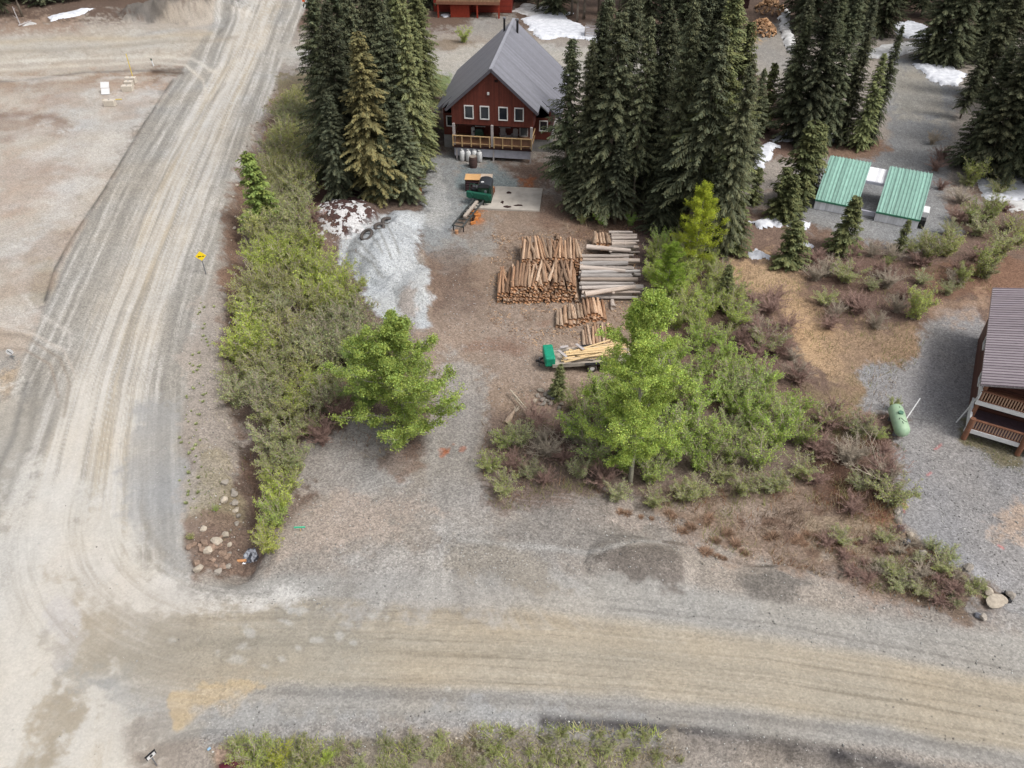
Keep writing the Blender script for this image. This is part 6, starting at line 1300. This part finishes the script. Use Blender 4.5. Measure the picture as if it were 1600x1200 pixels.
SH = [('olive', 448, 772, 2.2, 1.0, 'willow like shrub in the lower ditch, upper one of three', (1.1, 1.15, .8)), ('green', 436, 818, 2.0, .95, 'willow like shrub in the lower ditch, middle of three', (.95, 1.05, .8)), ('olive', 422, 862, 1.9, .9, 'willow like shrub at the creek mouth, lowest of three', (1.2, 1.2, .7)), ('sparse', 466, 735, 2.2, 1.0, 'grey stemmed shrub at the end of the ditch thicket', (1, 1.05, .9)),
      ('olive', 790, 700, 1.7, 1.2, 'olive shrub at the right edge of the middle drive', (1, 1.1, .9)), ('olive', 768, 735, 1.5, 1.2, 'lower olive shrub at the right edge of the middle drive', (1, 1.05, .9)), ('sparse', 790, 770, 1.5, 1.3, 'thin shrub lowest along the middle drive', (1, 1, 1)), ('sparse', 830, 745, 1.4, 1.3, 'thin shrub in the brown hollow beside the drive', (1, 1, 1)),
      ('bare', 880, 720, 1.5, 1.4, 'bare shrub in the brown hollow right of the drive', (1, 1, 1)), ('bare', 845, 690, 1.3, 1.4, 'bare shrub just below the stone heap', (1, 1, 1)), ('sparse', 900, 690, 2.0, 1.0, 'grey green shrub left of the tall cottonwood', (.9, 1.1, 1.3)), ('sparse', 905, 745, 1.6, 1.1, 'low grey shrub below the grey green one', (1, 1, 1)),
      ('olive', 895, 640, 1.9, 1.0, 'olive shrub hiding the trailer wheels', (1, 1.05, .9)), ('green', 935, 625, 2.2, 1.0, 'green shrub beside the rear end of the trailer', (1.1, 1.2, .9)),
      ('sparse', 1090, 775, 1.6, 1.2, 'thin shrub at the foot of the right thicket', (1, 1, 1)), ('sparse', 1160, 770, 1.6, 1.2, 'second thin shrub at the foot of the right thicket', (1, 1, 1)), ('olive', 1215, 765, 1.5, 1.2, 'olive shrub at the lower right foot of the thicket', (1, 1, .9)), ('sparse', 1020, 790, 1.3, 1.2, 'low twiggy shrub directly below the cottonwood', (1, 1, 1)),
      ('bare', 1185, 530, 2.2, 1.4, 'large purple bare shrub at the left of the tan meadow', (1, 1, 1)), ('bare', 1215, 555, 2.0, 1.3, 'purple bare shrub touching the tan meadow strip', (1, 1, 1)), ('bare', 1165, 505, 1.8, 1.2, 'purple bare shrub behind the larger one', (1, 1, 1)), ('bare', 1240, 590, 1.8, 1.2, 'purple bare shrub lowest beside the meadow strip', (1, 1, 1)),
      ('bare', 1290, 430, 1.9, 1.4, 'bare brown shrub right of the tan meadow top', (1, 1, 1)), ('bare', 1340, 490, 2.0, 1.3, 'pale bare shrub right of the meadow', (1, 1, 1)), ('bare', 1305, 495, 1.6, 1.2, 'small bare shrub left of the pale one', (1, 1, 1)), ('bare', 1330, 430, 2.0, 1.3, 'bare shrub below the green shelter', (1, 1, 1)), ('bare', 1385, 450, 2.0, 1.3, 'bare shrub left of the yellow green bush', (1, 1, 1)), ('bare', 1360, 400, 1.7, 1.3, 'bare shrub nearest the shelter gravel', (1, 1, 1)),
      ('yellow', 1428, 498, 2.9, .95, 'yellow green bush standing alone above the gravel yard', (.85, .95, .8)), ('yellow', 1445, 412, 2.6, 1.1, 'pale yellow green bush in front of the right green roof', (.8, .85, .85)), ('yellow', 1478, 400, 2.4, 1.0, 'pale bush right of the one before the right green roof', (.8, .85, .85)), ('yellow', 1530, 432, 3.0, .9, 'tall yellow green bush above the log cabin', (.8, .9, .8)), ('yellow', 1500, 445, 1.9, 1.0, 'low yellow green bush left of the tall one', (.8, .9, .8)),
      ('sparse', 1560, 400, 2.6, 1.1, 'thin leafed bush near the right edge above the cabin', (1.1, 1.1, .9)), ('sparse', 1590, 380, 2.6, 1.1, 'thin leafed bush at the right edge above the cabin', (1.1, 1.1, .9)), ('yellow', 1545, 345, 2.6, .9, 'yellow green bush below the right snow patch', (.8, .9, .8)), ('yellow', 1515, 290, 2.8, 1.0, 'bush between the dark conifers and right snow patch', (.8, .9, .75)), ('sparse', 1520, 350, 2.4, 1.1, 'grey stemmed bush right of the shelter drive', (1, 1.1, .9)),
      ('yellow', 1382, 420, 1.3, .9, 'small yellow green bush among bare shrubs', (.8, .9, .8)), ('olive', 1445, 385, 1.8, 1.1, 'olive bush right behind the pale yellow one', (1, 1, 1)), ('sparse', 1480, 460, 1.4, 1.2, 'thin low bush above the gravel yard', (1, 1, 1)), ('bare', 1470, 250, 2.0, 1.3, 'bare shrub right of the shelter driveway', (1, 1, 1)), ('bare', 1455, 225, 1.8, 1.2, 'upper bare shrub right of the shelter driveway', (1, 1, 1)),
      ('olive', 1392, 640, 1.3, .8, 'small olive shrub above the green tank', (1, 1.1, .9)), ('sparse', 1340, 680, 1.8, 1.3, 'thin shrub left of the green tank', (1, 1, .9)), ('sparse', 1290, 660, 1.6, 1.3, 'thin shrub between thicket and green tank', (1, 1, .9)), ('bare', 1320, 720, 1.8, 1.4, 'bare shrub below left of the green tank', (1, 1, 1)), ('bare', 1275, 700, 1.6, 1.3, 'bare shrub at the right end of the thicket', (1, 1, 1)),
      ('bare', 1375, 745, 2.3, 1.3, 'pale branched bare shrub at the edge of the gravel yard', (1, 1, 1)), ('olive', 1370, 685, 1.0, 1.2, 'low olive shrub hugging the green tank', (1, 1.1, .8)), ('sparse', 1480, 872, .9, 1.5, 'low feathery grey green shrub by the edge wall', (1.1, 1.2, 1.0)), ('sparse', 1455, 858, .8, 1.4, 'low grey green shrub right of the blue boulder', (1.1, 1.2, 1.0)), ('bare', 1420, 910, .8, 1.6, 'low twiggy shrub on the lower right slope', (1, 1, 1)), ('bare', 1490, 930, .9, 1.6, 'low twiggy shrub left of the corner boulders', (1, 1, 1)), ('sparse', 1380, 890, .7, 1.6, 'low twiggy shrub on the slope above the lower road', (1, 1, 1)), ('olive', 1530, 920, .8, 1.0, 'low green shrub above the corner boulders', (1, 1.1, .9)),
      ('green', 940, 350, 1.7, 1.0, 'bright green shrub at the foot of the right grove', (1, 1.3, .8)), ('green', 985, 352, 1.5, 1.0, 'second bright green shrub at the foot of the right grove', (.9, 1.2, .8)), ('green', 1030, 385, 2.0, 1.0, 'light green shrub left of the yellow green tree', (1, 1.2, .9)), ('olive', 910, 350, 1.2, 1.0, 'small olive shrub at the slab end of the grove', (1, 1, .9)),
      ('bare', 490, 350, 2.4, 1.4, 'pale bare bush beside the snow flecked soil mound', (1, 1, 1)), ('bare', 470, 300, 2.2, 1.3, 'bare bush behind the pale one by the soil mound', (1, 1, 1)), ('sparse', 725, 66, 2.4, 1.0, 'small bright bush below the far red house', (1.4, 1.6, .8)), ('green', 400, 1195, 1.4, 1.3, 'dark green bush beside the maroon drum', (.9, .9, .8)), ('green', 445, 1190, 1.2, 1.2, 'yellowish green bush at the bottom edge', (1.2, 1.1, .5)), ('olive', 480, 1195, 1.2, 1.4, 'olive bush at the bottom edge', (1, 1, .8)), ('green', 510, 1190, .8, 1.1, 'small grass green bush at the bottom edge', (1.2, 1.3, .6)),
      ('olive', 298, 842, .45, 1.3, 'tiny olive shrub on the road shoulder above the ditch mouth', (1.1, 1.1, .8)), ('olive', 338, 798, .5, 1.0, 'small green shrub between road and ditch boulders', (1, 1.2, .7))]
for k, x, y, h, w_, lb, c in SH: shrub(k, x, y, h, w_, lb, 'single shrubs', c)

for pl, ds, sd, lb, gr in (([(1130, 480), (1210, 470), (1260, 560), (1240, 620), (1170, 590)], 1.6, 71, 'purple brown bare brush between the thicket and the tan meadow', 'bare brush left of the meadow'), ([(1265, 410), (1440, 390), (1560, 400), (1560, 440), (1430, 450), (1400, 510), (1290, 520)], 2.0, 72, 'bare brown brush between meadow and shelter', 'bare brush below the shelter'),
                         ([(1230, 660), (1300, 640), (1390, 700), (1395, 790), (1330, 800), (1250, 750)], 1.8, 73, 'bare brush in the rust brown hollow below the tank', 'bare brush below the tank'), ([(800, 660), (920, 650), (950, 760), (850, 770), (790, 730)], 2.0, 74, 'low bare brush in the brown hollow right of the middle drive', 'bare brush right of the middle drive'), ([(1450, 250), (1560, 300), (1600, 380), (1480, 370)], 2.6, 75, 'bare brush right of the shelter driveway', 'bare brush by the driveway')):
    for x, y in scatter(pl, ds, 2500, sd):
        sp = PX(x, y, 0); shrub('bare' if vr.random() < .8 else 'sparse', sp[0], sp[1], vr.uniform(1.2, 2.2), vr.uniform(1.1, 1.5), lb, gr)
for x, y in scatter([(1290, 850), (1400, 830), (1530, 930), (1480, 950), (1330, 900)], .8, 3000, 76):
    sp = PX(x, y, 0); shrub('bare' if vr.random() < .6 else 'sparse', sp[0], sp[1], vr.uniform(.5, 1.0), 1.6, 'low tangled shrub on the bank above the lower road', 'tangled shrubs on the bank', name='brush_clump', cat='brush')
for x, y in scatter([(1000, 740), (1250, 730), (1260, 780), (1100, 785), (960, 780)], 2.4, 2500, 77):
    sp = PX(x, y, 0); shrub('sparse', sp[0], sp[1], vr.uniform(1.0, 1.7), 1.3, 'thin leafed shrub along the lower edge of the right thicket', 'thin shrubs below the right thicket')
for x, y in scatter([(370, 1165), (540, 1165), (760, 1155), (1000, 1150), (1080, 1180), (1090, 1260), (330, 1270)], .7, 2500, 78):
    sp = PX(x, y, 0); shrub(vr.choice(['olive', 'sparse', 'sparse']), sp[0], sp[1], vr.uniform(.3, .7), 1.5, 'low leafy clump in the verge at the bottom edge', 'leafy clumps in the bottom verge', (.85, .9, .7), name='leafy_clump', cat='plant')

# broadleaf trees
def broad_mesh(seed, H, R, leaves, base, lsize=.15, z0=.08, prof=None, nl=46, narrow=1.0):
    rg = np.random.RandomState(seed); segs = []; tips = []; k = 10
    tr_ = [np.array([.12*math.sin(i*.9+seed)*i/k, .12*math.cos(i*.7)*i/k, H*i/k]) for i in range(k+1)]
    for i in range(k): segs.append((tr_[i], tr_[i+1], .012*H*(1-i/k)+.015, .012*H*(1-(i+1)/k)+.015))
    for i in range(nl):
        f = z0+(1-z0)*(i+rg.rand())/nl*.97; z = H*f; p = tr_[int(f*k)]+(tr_[min(k, int(f*k)+1)]-tr_[int(f*k)])*((f*k) % 1)
        L = R*prof(f)*rg.uniform(.62, 1.2); az = i*2.4+rg.normal(0, .4); up = rg.uniform(.35, .8) if f > .2 else rg.uniform(.1, .5); prev = p
        for j in range(1, 5):
            t = j/4; q = p+np.array([math.cos(az)*L*t, math.sin(az)*L*t, L*up*t**1.2])+rg.normal(0, .05*L, 3)*t
            segs.append((prev, q, (.018*L+.006)*(1.15-t), (.018*L+.004)*(.95-t*.8)+.003))
            for m in range(5):
                s = rg.rand(); b0 = prev*(1-s)+q*s; a2 = az+rg.normal(0, 1.0); l2 = L*rg.uniform(.16, .38)*(1.15-.5*t); b1 = b0+np.array([math.cos(a2)*l2, math.sin(a2)*l2, l2*rg.uniform(.1, .9)]); segs.append((b0, b1, .010, .004)); tips.append((b0, b1))
            prev = q
    T = np.array([[a, b] for a, b in tips]); w_ = rg.rand(len(T))**1.6+.05; w_ /= w_.sum(); idx = rg.choice(len(T), leaves, p=w_); s = rg.rand(leaves)[:, None]**.5*1.08
    P = T[idx, 0]*(1-s)+T[idx, 1]*s+rg.normal(0, .11, (leaves, 3))
    V, F, C = leafy(P, lsize, rg, base, asp=1.35)
    tone = (rg.uniform(.68, 1.3, len(T)))[idx]; C = C*np.repeat(tone, 4)[:, None]
    return npmesh('crown', V, F, [FL], col=C), poly_tubes(segs, 'trunk', M['paletrunk'])
lf = (.36, .45, .12)
T1 = broad_mesh(51, 9.0, 3.3, 80000, lf, .068, .06, lambda f: (1-max(0, f-.35)/.68)**.8*(.72+.8*min(f, .35)))
put_tree(T1, 636, 692, 500, None, 1.12, 'bright green bushy cottonwood standing alone left of the middle drive', None, (1, 1, 1), 'cottonwood', 9.0)
T2 = broad_mesh(52, 14.0, 2.9, 90000, lf, .068, .12, lambda f: (1-max(0, f-.45)/.56)**.75*(.75+.55*min(f, .45)), 60)
put_tree(T2, 985, 752, 448, None, .95, 'tallest bright green cottonwood rising beside the trailer', None, (1, 1, .95), 'cottonwood', 14.0, lean=(0, .02))
T3 = broad_mesh(53, 8.0, 2.4, 42000, (.46, .52, .07), .06, .15, lambda f: (1-max(0, f-.3)/.72)**.7*(.8+.6*min(f, .3)), 36)
put_tree(T3, 1082, 418, 288, None, .9, 'lemon green young tree in front of the right conifer grove', None, (1, 1, 1), 'cottonwood', 8.0)
put_tree(T2, 975, 700, 560, None, 1.0, 'shorter green cottonwood left of the tallest one', None, (.9, .95, .9), 'cottonwood', 14.0)
put_tree(T3, 1040, 470, 380, None, 1.1, 'small green tree between log yard and right thicket', None, (.62, .75, 1.0), 'cottonwood', 8.0)
put_tree(T1, 575, 640, 530, None, .8, 'smaller green tree touching the lone cottonwood on its left', None, (.75, .8, .95), 'cottonwood', 9.0)

# ------------------------------------------------------------------ fallen wood
dr_ = random.Random(12)
def branch(pts, r, label, m='twig', side=6, group=None, name='fallen_branch'):
    segs = []; P = [np.array(p) for p in pts]
    for i in range(len(P)-1): f = i/len(P); segs.append((P[i], P[i+1], r*(1-f), r*(1-f-.7/len(P))))
    for _ in range(side):
        i = dr_.randrange(len(P)-1); s = dr_.random(); a = P[i]*(1-s)+P[i+1]*s; d = (P[i+1]-P[i]); d = d/np.linalg.norm(d); n = np.array([-d[1], d[0], 0])*dr_.choice((-1, 1)); l = dr_.uniform(.4, 1.2); b = a+(d*.7+n*.6)*l+np.array([0, 0, .15*l]); segs.append((a, b, r*.4, r*.12))
        c = b+(d*.5-n*.3)*l*.5; segs.append((b, c, r*.15, r*.06))
    o = link(name, poly_tubes(segs, name, M[m])); tag(o, label, 'branch', group)
def gp(x, y, z=.1): q = G(x, y); return (q.x, q.y, q.z+z)
branch([gp(797, 618, .5), gp(815, 637, .4), gp(838, 662, .35), gp(878, 690, .2)], .07, 'long grey fallen branch running down right from the stump')
branch([gp(800, 622, .3), gp(825, 655, .4), gp(846, 688, .2)], .05, 'shorter fallen branch below the long grey one')
branch([gp(1395, 762, .2), gp(1370, 764, .8), gp(1342, 762, 1.3), gp(1318, 752, 1.5)], .05, 'pale bare branch lying leftward at the gravel yard edge', side=12)
branch([gp(1388, 760, .2), gp(1362, 740, 1.0), gp(1345, 712, 1.8)], .05, 'pale bare branch reaching up left from the yard edge', side=12)
branch([gp(488, 348, .2), gp(478, 325, .8), gp(462, 300, 1.4), gp(452, 290, 1.8)], .06, 'whitish dead branch leaning left by the soil mound', side=12)
branch([gp(488, 348, .2), gp(480, 372, .5), gp(484, 400, .4)], .05, 'whitish dead branch drooping below the soil mound bush', side=6)
branch([gp(1310, 905, .1), gp(1322, 900, .15), gp(1345, 885, .2)], .06, 'dark fallen branch at the edge above the lower road', 'trunk', 5)
branch([gp(30, 42, .2), gp(50, 36, .3)], .12, 'pale broken trunk by the top left forest edge', 'post', 3); branch([gp(32, 40, .2), gp(26, 28, 1.6)], .12, 'pale leaning snag at the top left forest edge', 'post', 2)
for i in range(16):
    a = dr_.uniform(0, 3.14); x, y = dr_.uniform(540, 580), dr_.uniform(470, 525); q = G(x, y); l = dr_.uniform(.8, 1.8)
    branch([(q.x-math.cos(a)*l/2, q.y-math.sin(a)*l/2, q.z+.1), (q.x, q.y, q.z+.25), (q.x+math.cos(a)*l/2, q.y+math.sin(a)*l/2, q.z+.12)], .03, 'brown stick in the small brush pile above the lone cottonwood', 'twig_purple', 3, 'sticks of the brush pile')
q = G(797, 655); t = empty('driftwood_stump', (q.x, q.y, q.z-.1), -.25, (.62, .75, .7)); tag(t, 'split pale grey stump lying at the edge of the drive', 'stump')
MB().tube([(-.25, -.7, .2), (0, 0, .35), (.25, .8, .55)], [.32, .28, .1], 8).build('trunk', mat('pale_rotten_wood', seen(168, 148, 130, .9), .9, .35, 5, bump=.7, bscale=8), t)
for i in range(5): MB().tube([(.2+.05*i, .7, .5), (.1+.2*i, 1.4+.1*i, .5+.15*(i % 2))], [.05, .02], 5).build('root', M['twig'], t)

# ------------------------------------------------------------------ dry grass, brush and litter (nobody could count the blades)
def blades(polys, name, label, hgt, seed, cols, wdt=.02, lean=.5):
    rg = np.random.RandomState(seed); PP = []
    for poly, dens in polys:
        Pw = W(poly); xs = [p[0] for p in Pw]; ys = [p[1] for p in Pw]; n = int((max(xs)-min(xs))*(max(ys)-min(ys))*dens)
        x = rg.uniform(min(xs), max(xs), n); y = rg.uniform(min(ys), max(ys), n)
        m = (sdf(x, y, Pw)+.5*fbm(x*.7, y*.7, 3, seed) > 0) & (fbm(x*.8, y*.8, 3, seed+5)+rg.uniform(-.35, .35, n) > -.12); PP.append(np.stack([x[m], y[m]], 1))
    P = np.concatenate(PP); n = len(P); z = GZ(P[:, 0], P[:, 1]); B = np.concatenate([P, z[:, None]-.02], 1)
    h = hgt*rg.uniform(.4, 1.3, n)[:, None]; az = rg.uniform(0, 6.283, n); l = lean*rg.uniform(.2, 1.5, n)
    D = np.stack([np.cos(az)*l, np.sin(az)*l, np.ones(n)], 1)*h; S = np.stack([-np.sin(az), np.cos(az), np.zeros(n)], 1)*wdt*rg.uniform(.6, 1.4, n)[:, None]
    V = np.stack([B-S, B+S, B+D+S*.25, B+D-S*.25], 1).reshape(-1, 3); F = np.arange(4*n).reshape(-1, 4)
    zone = fbm(P[:, 0]*.5, P[:, 1]*.5, 3, seed+9)*1.4+.5+rg.uniform(-.25, .25, n); ci = np.clip((zone*len(cols)).astype(int), 0, len(cols)-1)
    C = np.array(cols)[ci]*rg.uniform(.65, 1.35, n)[:, None]
    tag(link(name, npmesh(name, V, F, [FG], col=quadcol(C))), label, 'grass', kind='stuff')
tan_, brn, rus, olv = (.34, .26, .17), (.16, .11, .08), (.22, .11, .06), (.22, .22, .09)
blades([([(1040, 770), (1390, 745), (1410, 830), (1540, 950), (1470, 960), (1300, 905), (1130, 860), (1040, 830)], 75), ([(750, 650), (930, 650), (960, 760), (1050, 790), (940, 780), (850, 800), (760, 800)], 45), ([(1240, 650), (1385, 690), (1395, 790), (1330, 820), (1240, 770)], 75)], 'dead_grass', 'tangled dead grass and brush on the slope above the lower road', .32, 61, [brn, tan_, rus, tan_, olv], .014, .9)
blades([([(1145, 405), (1260, 420), (1440, 400), (1440, 540), (1380, 640), (1250, 640), (1240, 560), (1150, 450)], 22), ([(1170, 560), (1260, 590), (1250, 640), (1180, 600)], 20), ([(1430, 420), (1560, 420), (1540, 470), (1440, 480)], 16)], 'meadow_grass', 'dry tan meadow grass right of the log yard', .3, 62, [tan_, brn, tan_, tan_, olv], .016, .9)
blades([([(380, 640), (560, 590), (580, 640), (480, 690), (400, 760), (385, 820), (370, 700)], 22), ([(570, 640), (660, 690), (665, 730), (600, 720), (480, 690)], 14), ([(480, 330), (560, 380), (560, 450), (500, 420)], 14), ([(850, 325), (1030, 325), (1050, 385), (900, 370)], 16), ([(975, 350), (1030, 360), (1020, 560), (985, 450)], 10)], 'brown_brush', 'low brown dead brush under the thickets', .35, 63, [brn, rus, brn, tan_], .014, 1.0)
blades([([(370, 1150), (520, 1150), (700, 1158), (740, 1138), (1000, 1136), (1070, 1165), (1110, 1300), (330, 1300)], 230)], 'verge_grass', 'green and straw verge grass along the bottom edge', .3, 64, [(.30, .34, .10), (.42, .38, .20), (.32, .38, .09), (.30, .25, .17)], .016, .8)
blades([([(292, 640), (330, 470), (352, 440), (378, 640), (385, 740), (320, 790), (300, 700)], 7), ([(310, 720), (355, 700), (370, 830), (300, 860)], 22), ([(1500, 650), (1600, 700), (1640, 740), (1560, 735), (1500, 690)], 26), ([(1385, 690), (1412, 690), (1415, 712), (1385, 705)], 60), ([(440, 110), (480, 108), (450, 150), (420, 190)], 10)], 'verge_weeds', 'small green weeds on the gravel verges', .16, 65, [(.16, .22, .05), (.24, .22, .10), (.16, .2, .06)], .014, .9)
rw = random.Random(31)
tuft = None
for i in range(70):                                   # separate green tufts on the bare shoulder
    x = rw.gauss(306, 9); y = rw.uniform(470, 800); x += (y-640)*-.03+(10 if y < 560 else 0); q = G(x, y)
    if tuft is None:
        rg = np.random.RandomState(9); n = 60; az = rg.uniform(0, 6.28, n); l = rg.uniform(.1, .9, n); hh = rg.uniform(.06, .14, n)
        B = np.stack([np.cos(az)*.03, np.sin(az)*.03, np.zeros(n)], 1); D = np.stack([np.cos(az)*l*.14, np.sin(az)*l*.14, hh], 1); S = np.stack([-np.sin(az), np.cos(az), np.zeros(n)], 1)*.014
        V = np.stack([B-S, B+S, B+D+S*.3, B+D-S*.3], 1).reshape(-1, 3); tuft = npmesh('weed_tuft', V, np.arange(4*n).reshape(-1, 4), [FG], col=np.tile(np.array([.38, .42, .20]), (4*n, 1)))
    o = link('weed_tuft', tuft, None, (q.x, q.y, q.z), rw.uniform(0, 6)); s = rw.uniform(.45, 1.2); o.scale = (s, s, s); tag(o, 'small green weed tuft on the gravel shoulder right of the left road', 'weed', 'weed tufts on the road shoulder')

rgt = np.random.RandomState(19); n = 170; az = rgt.uniform(0, 6.28, n); l = rgt.uniform(.1, .9, n); hh = rgt.uniform(.2, .55, n); ro = rgt.uniform(0, .16, n)
B = np.stack([np.cos(az)*ro, np.sin(az)*ro, np.zeros(n)-.03], 1); D = np.stack([np.cos(az)*l*.4, np.sin(az)*l*.4, hh], 1); S = np.stack([-np.sin(az), np.cos(az), np.zeros(n)], 1)*.016
V = np.stack([B-S, B+S, B+D+S*.3, B+D-S*.3], 1).reshape(-1, 3); rt = npmesh('rust_tuft', V, np.arange(4*n).reshape(-1, 4), [FG], col=np.repeat(np.array([[.30, .20, .14]])*rgt.uniform(.6, 1.5, n)[:, None], 4, axis=0))
for i in range(38):
    x, y = [(1090, 822), (1110, 815), (1118, 846), (1076, 826), (1140, 852), (1132, 832), (1160, 862), (980, 800), (1010, 806), (1042, 806), (1130, 870), (1100, 862), (1200, 840), (1240, 842), (1260, 848), (1270, 835), (1300, 850), (1330, 868), (1332, 846)][i % 19]
    x += rw.uniform(-12, 12); y += rw.uniform(-5, 5); q = G(x, y); o = link('grass_tuft', rt, None, (q.x, q.y, q.z), rw.uniform(0, 6)); s = rw.uniform(.4, 1.0); o.scale = (s*1.2, s*1.2, s*.45); tag(o, 'rust brown dead grass tuft on the pale slope above the lower road', 'grass tuft', 'rust brown tufts on the slope')
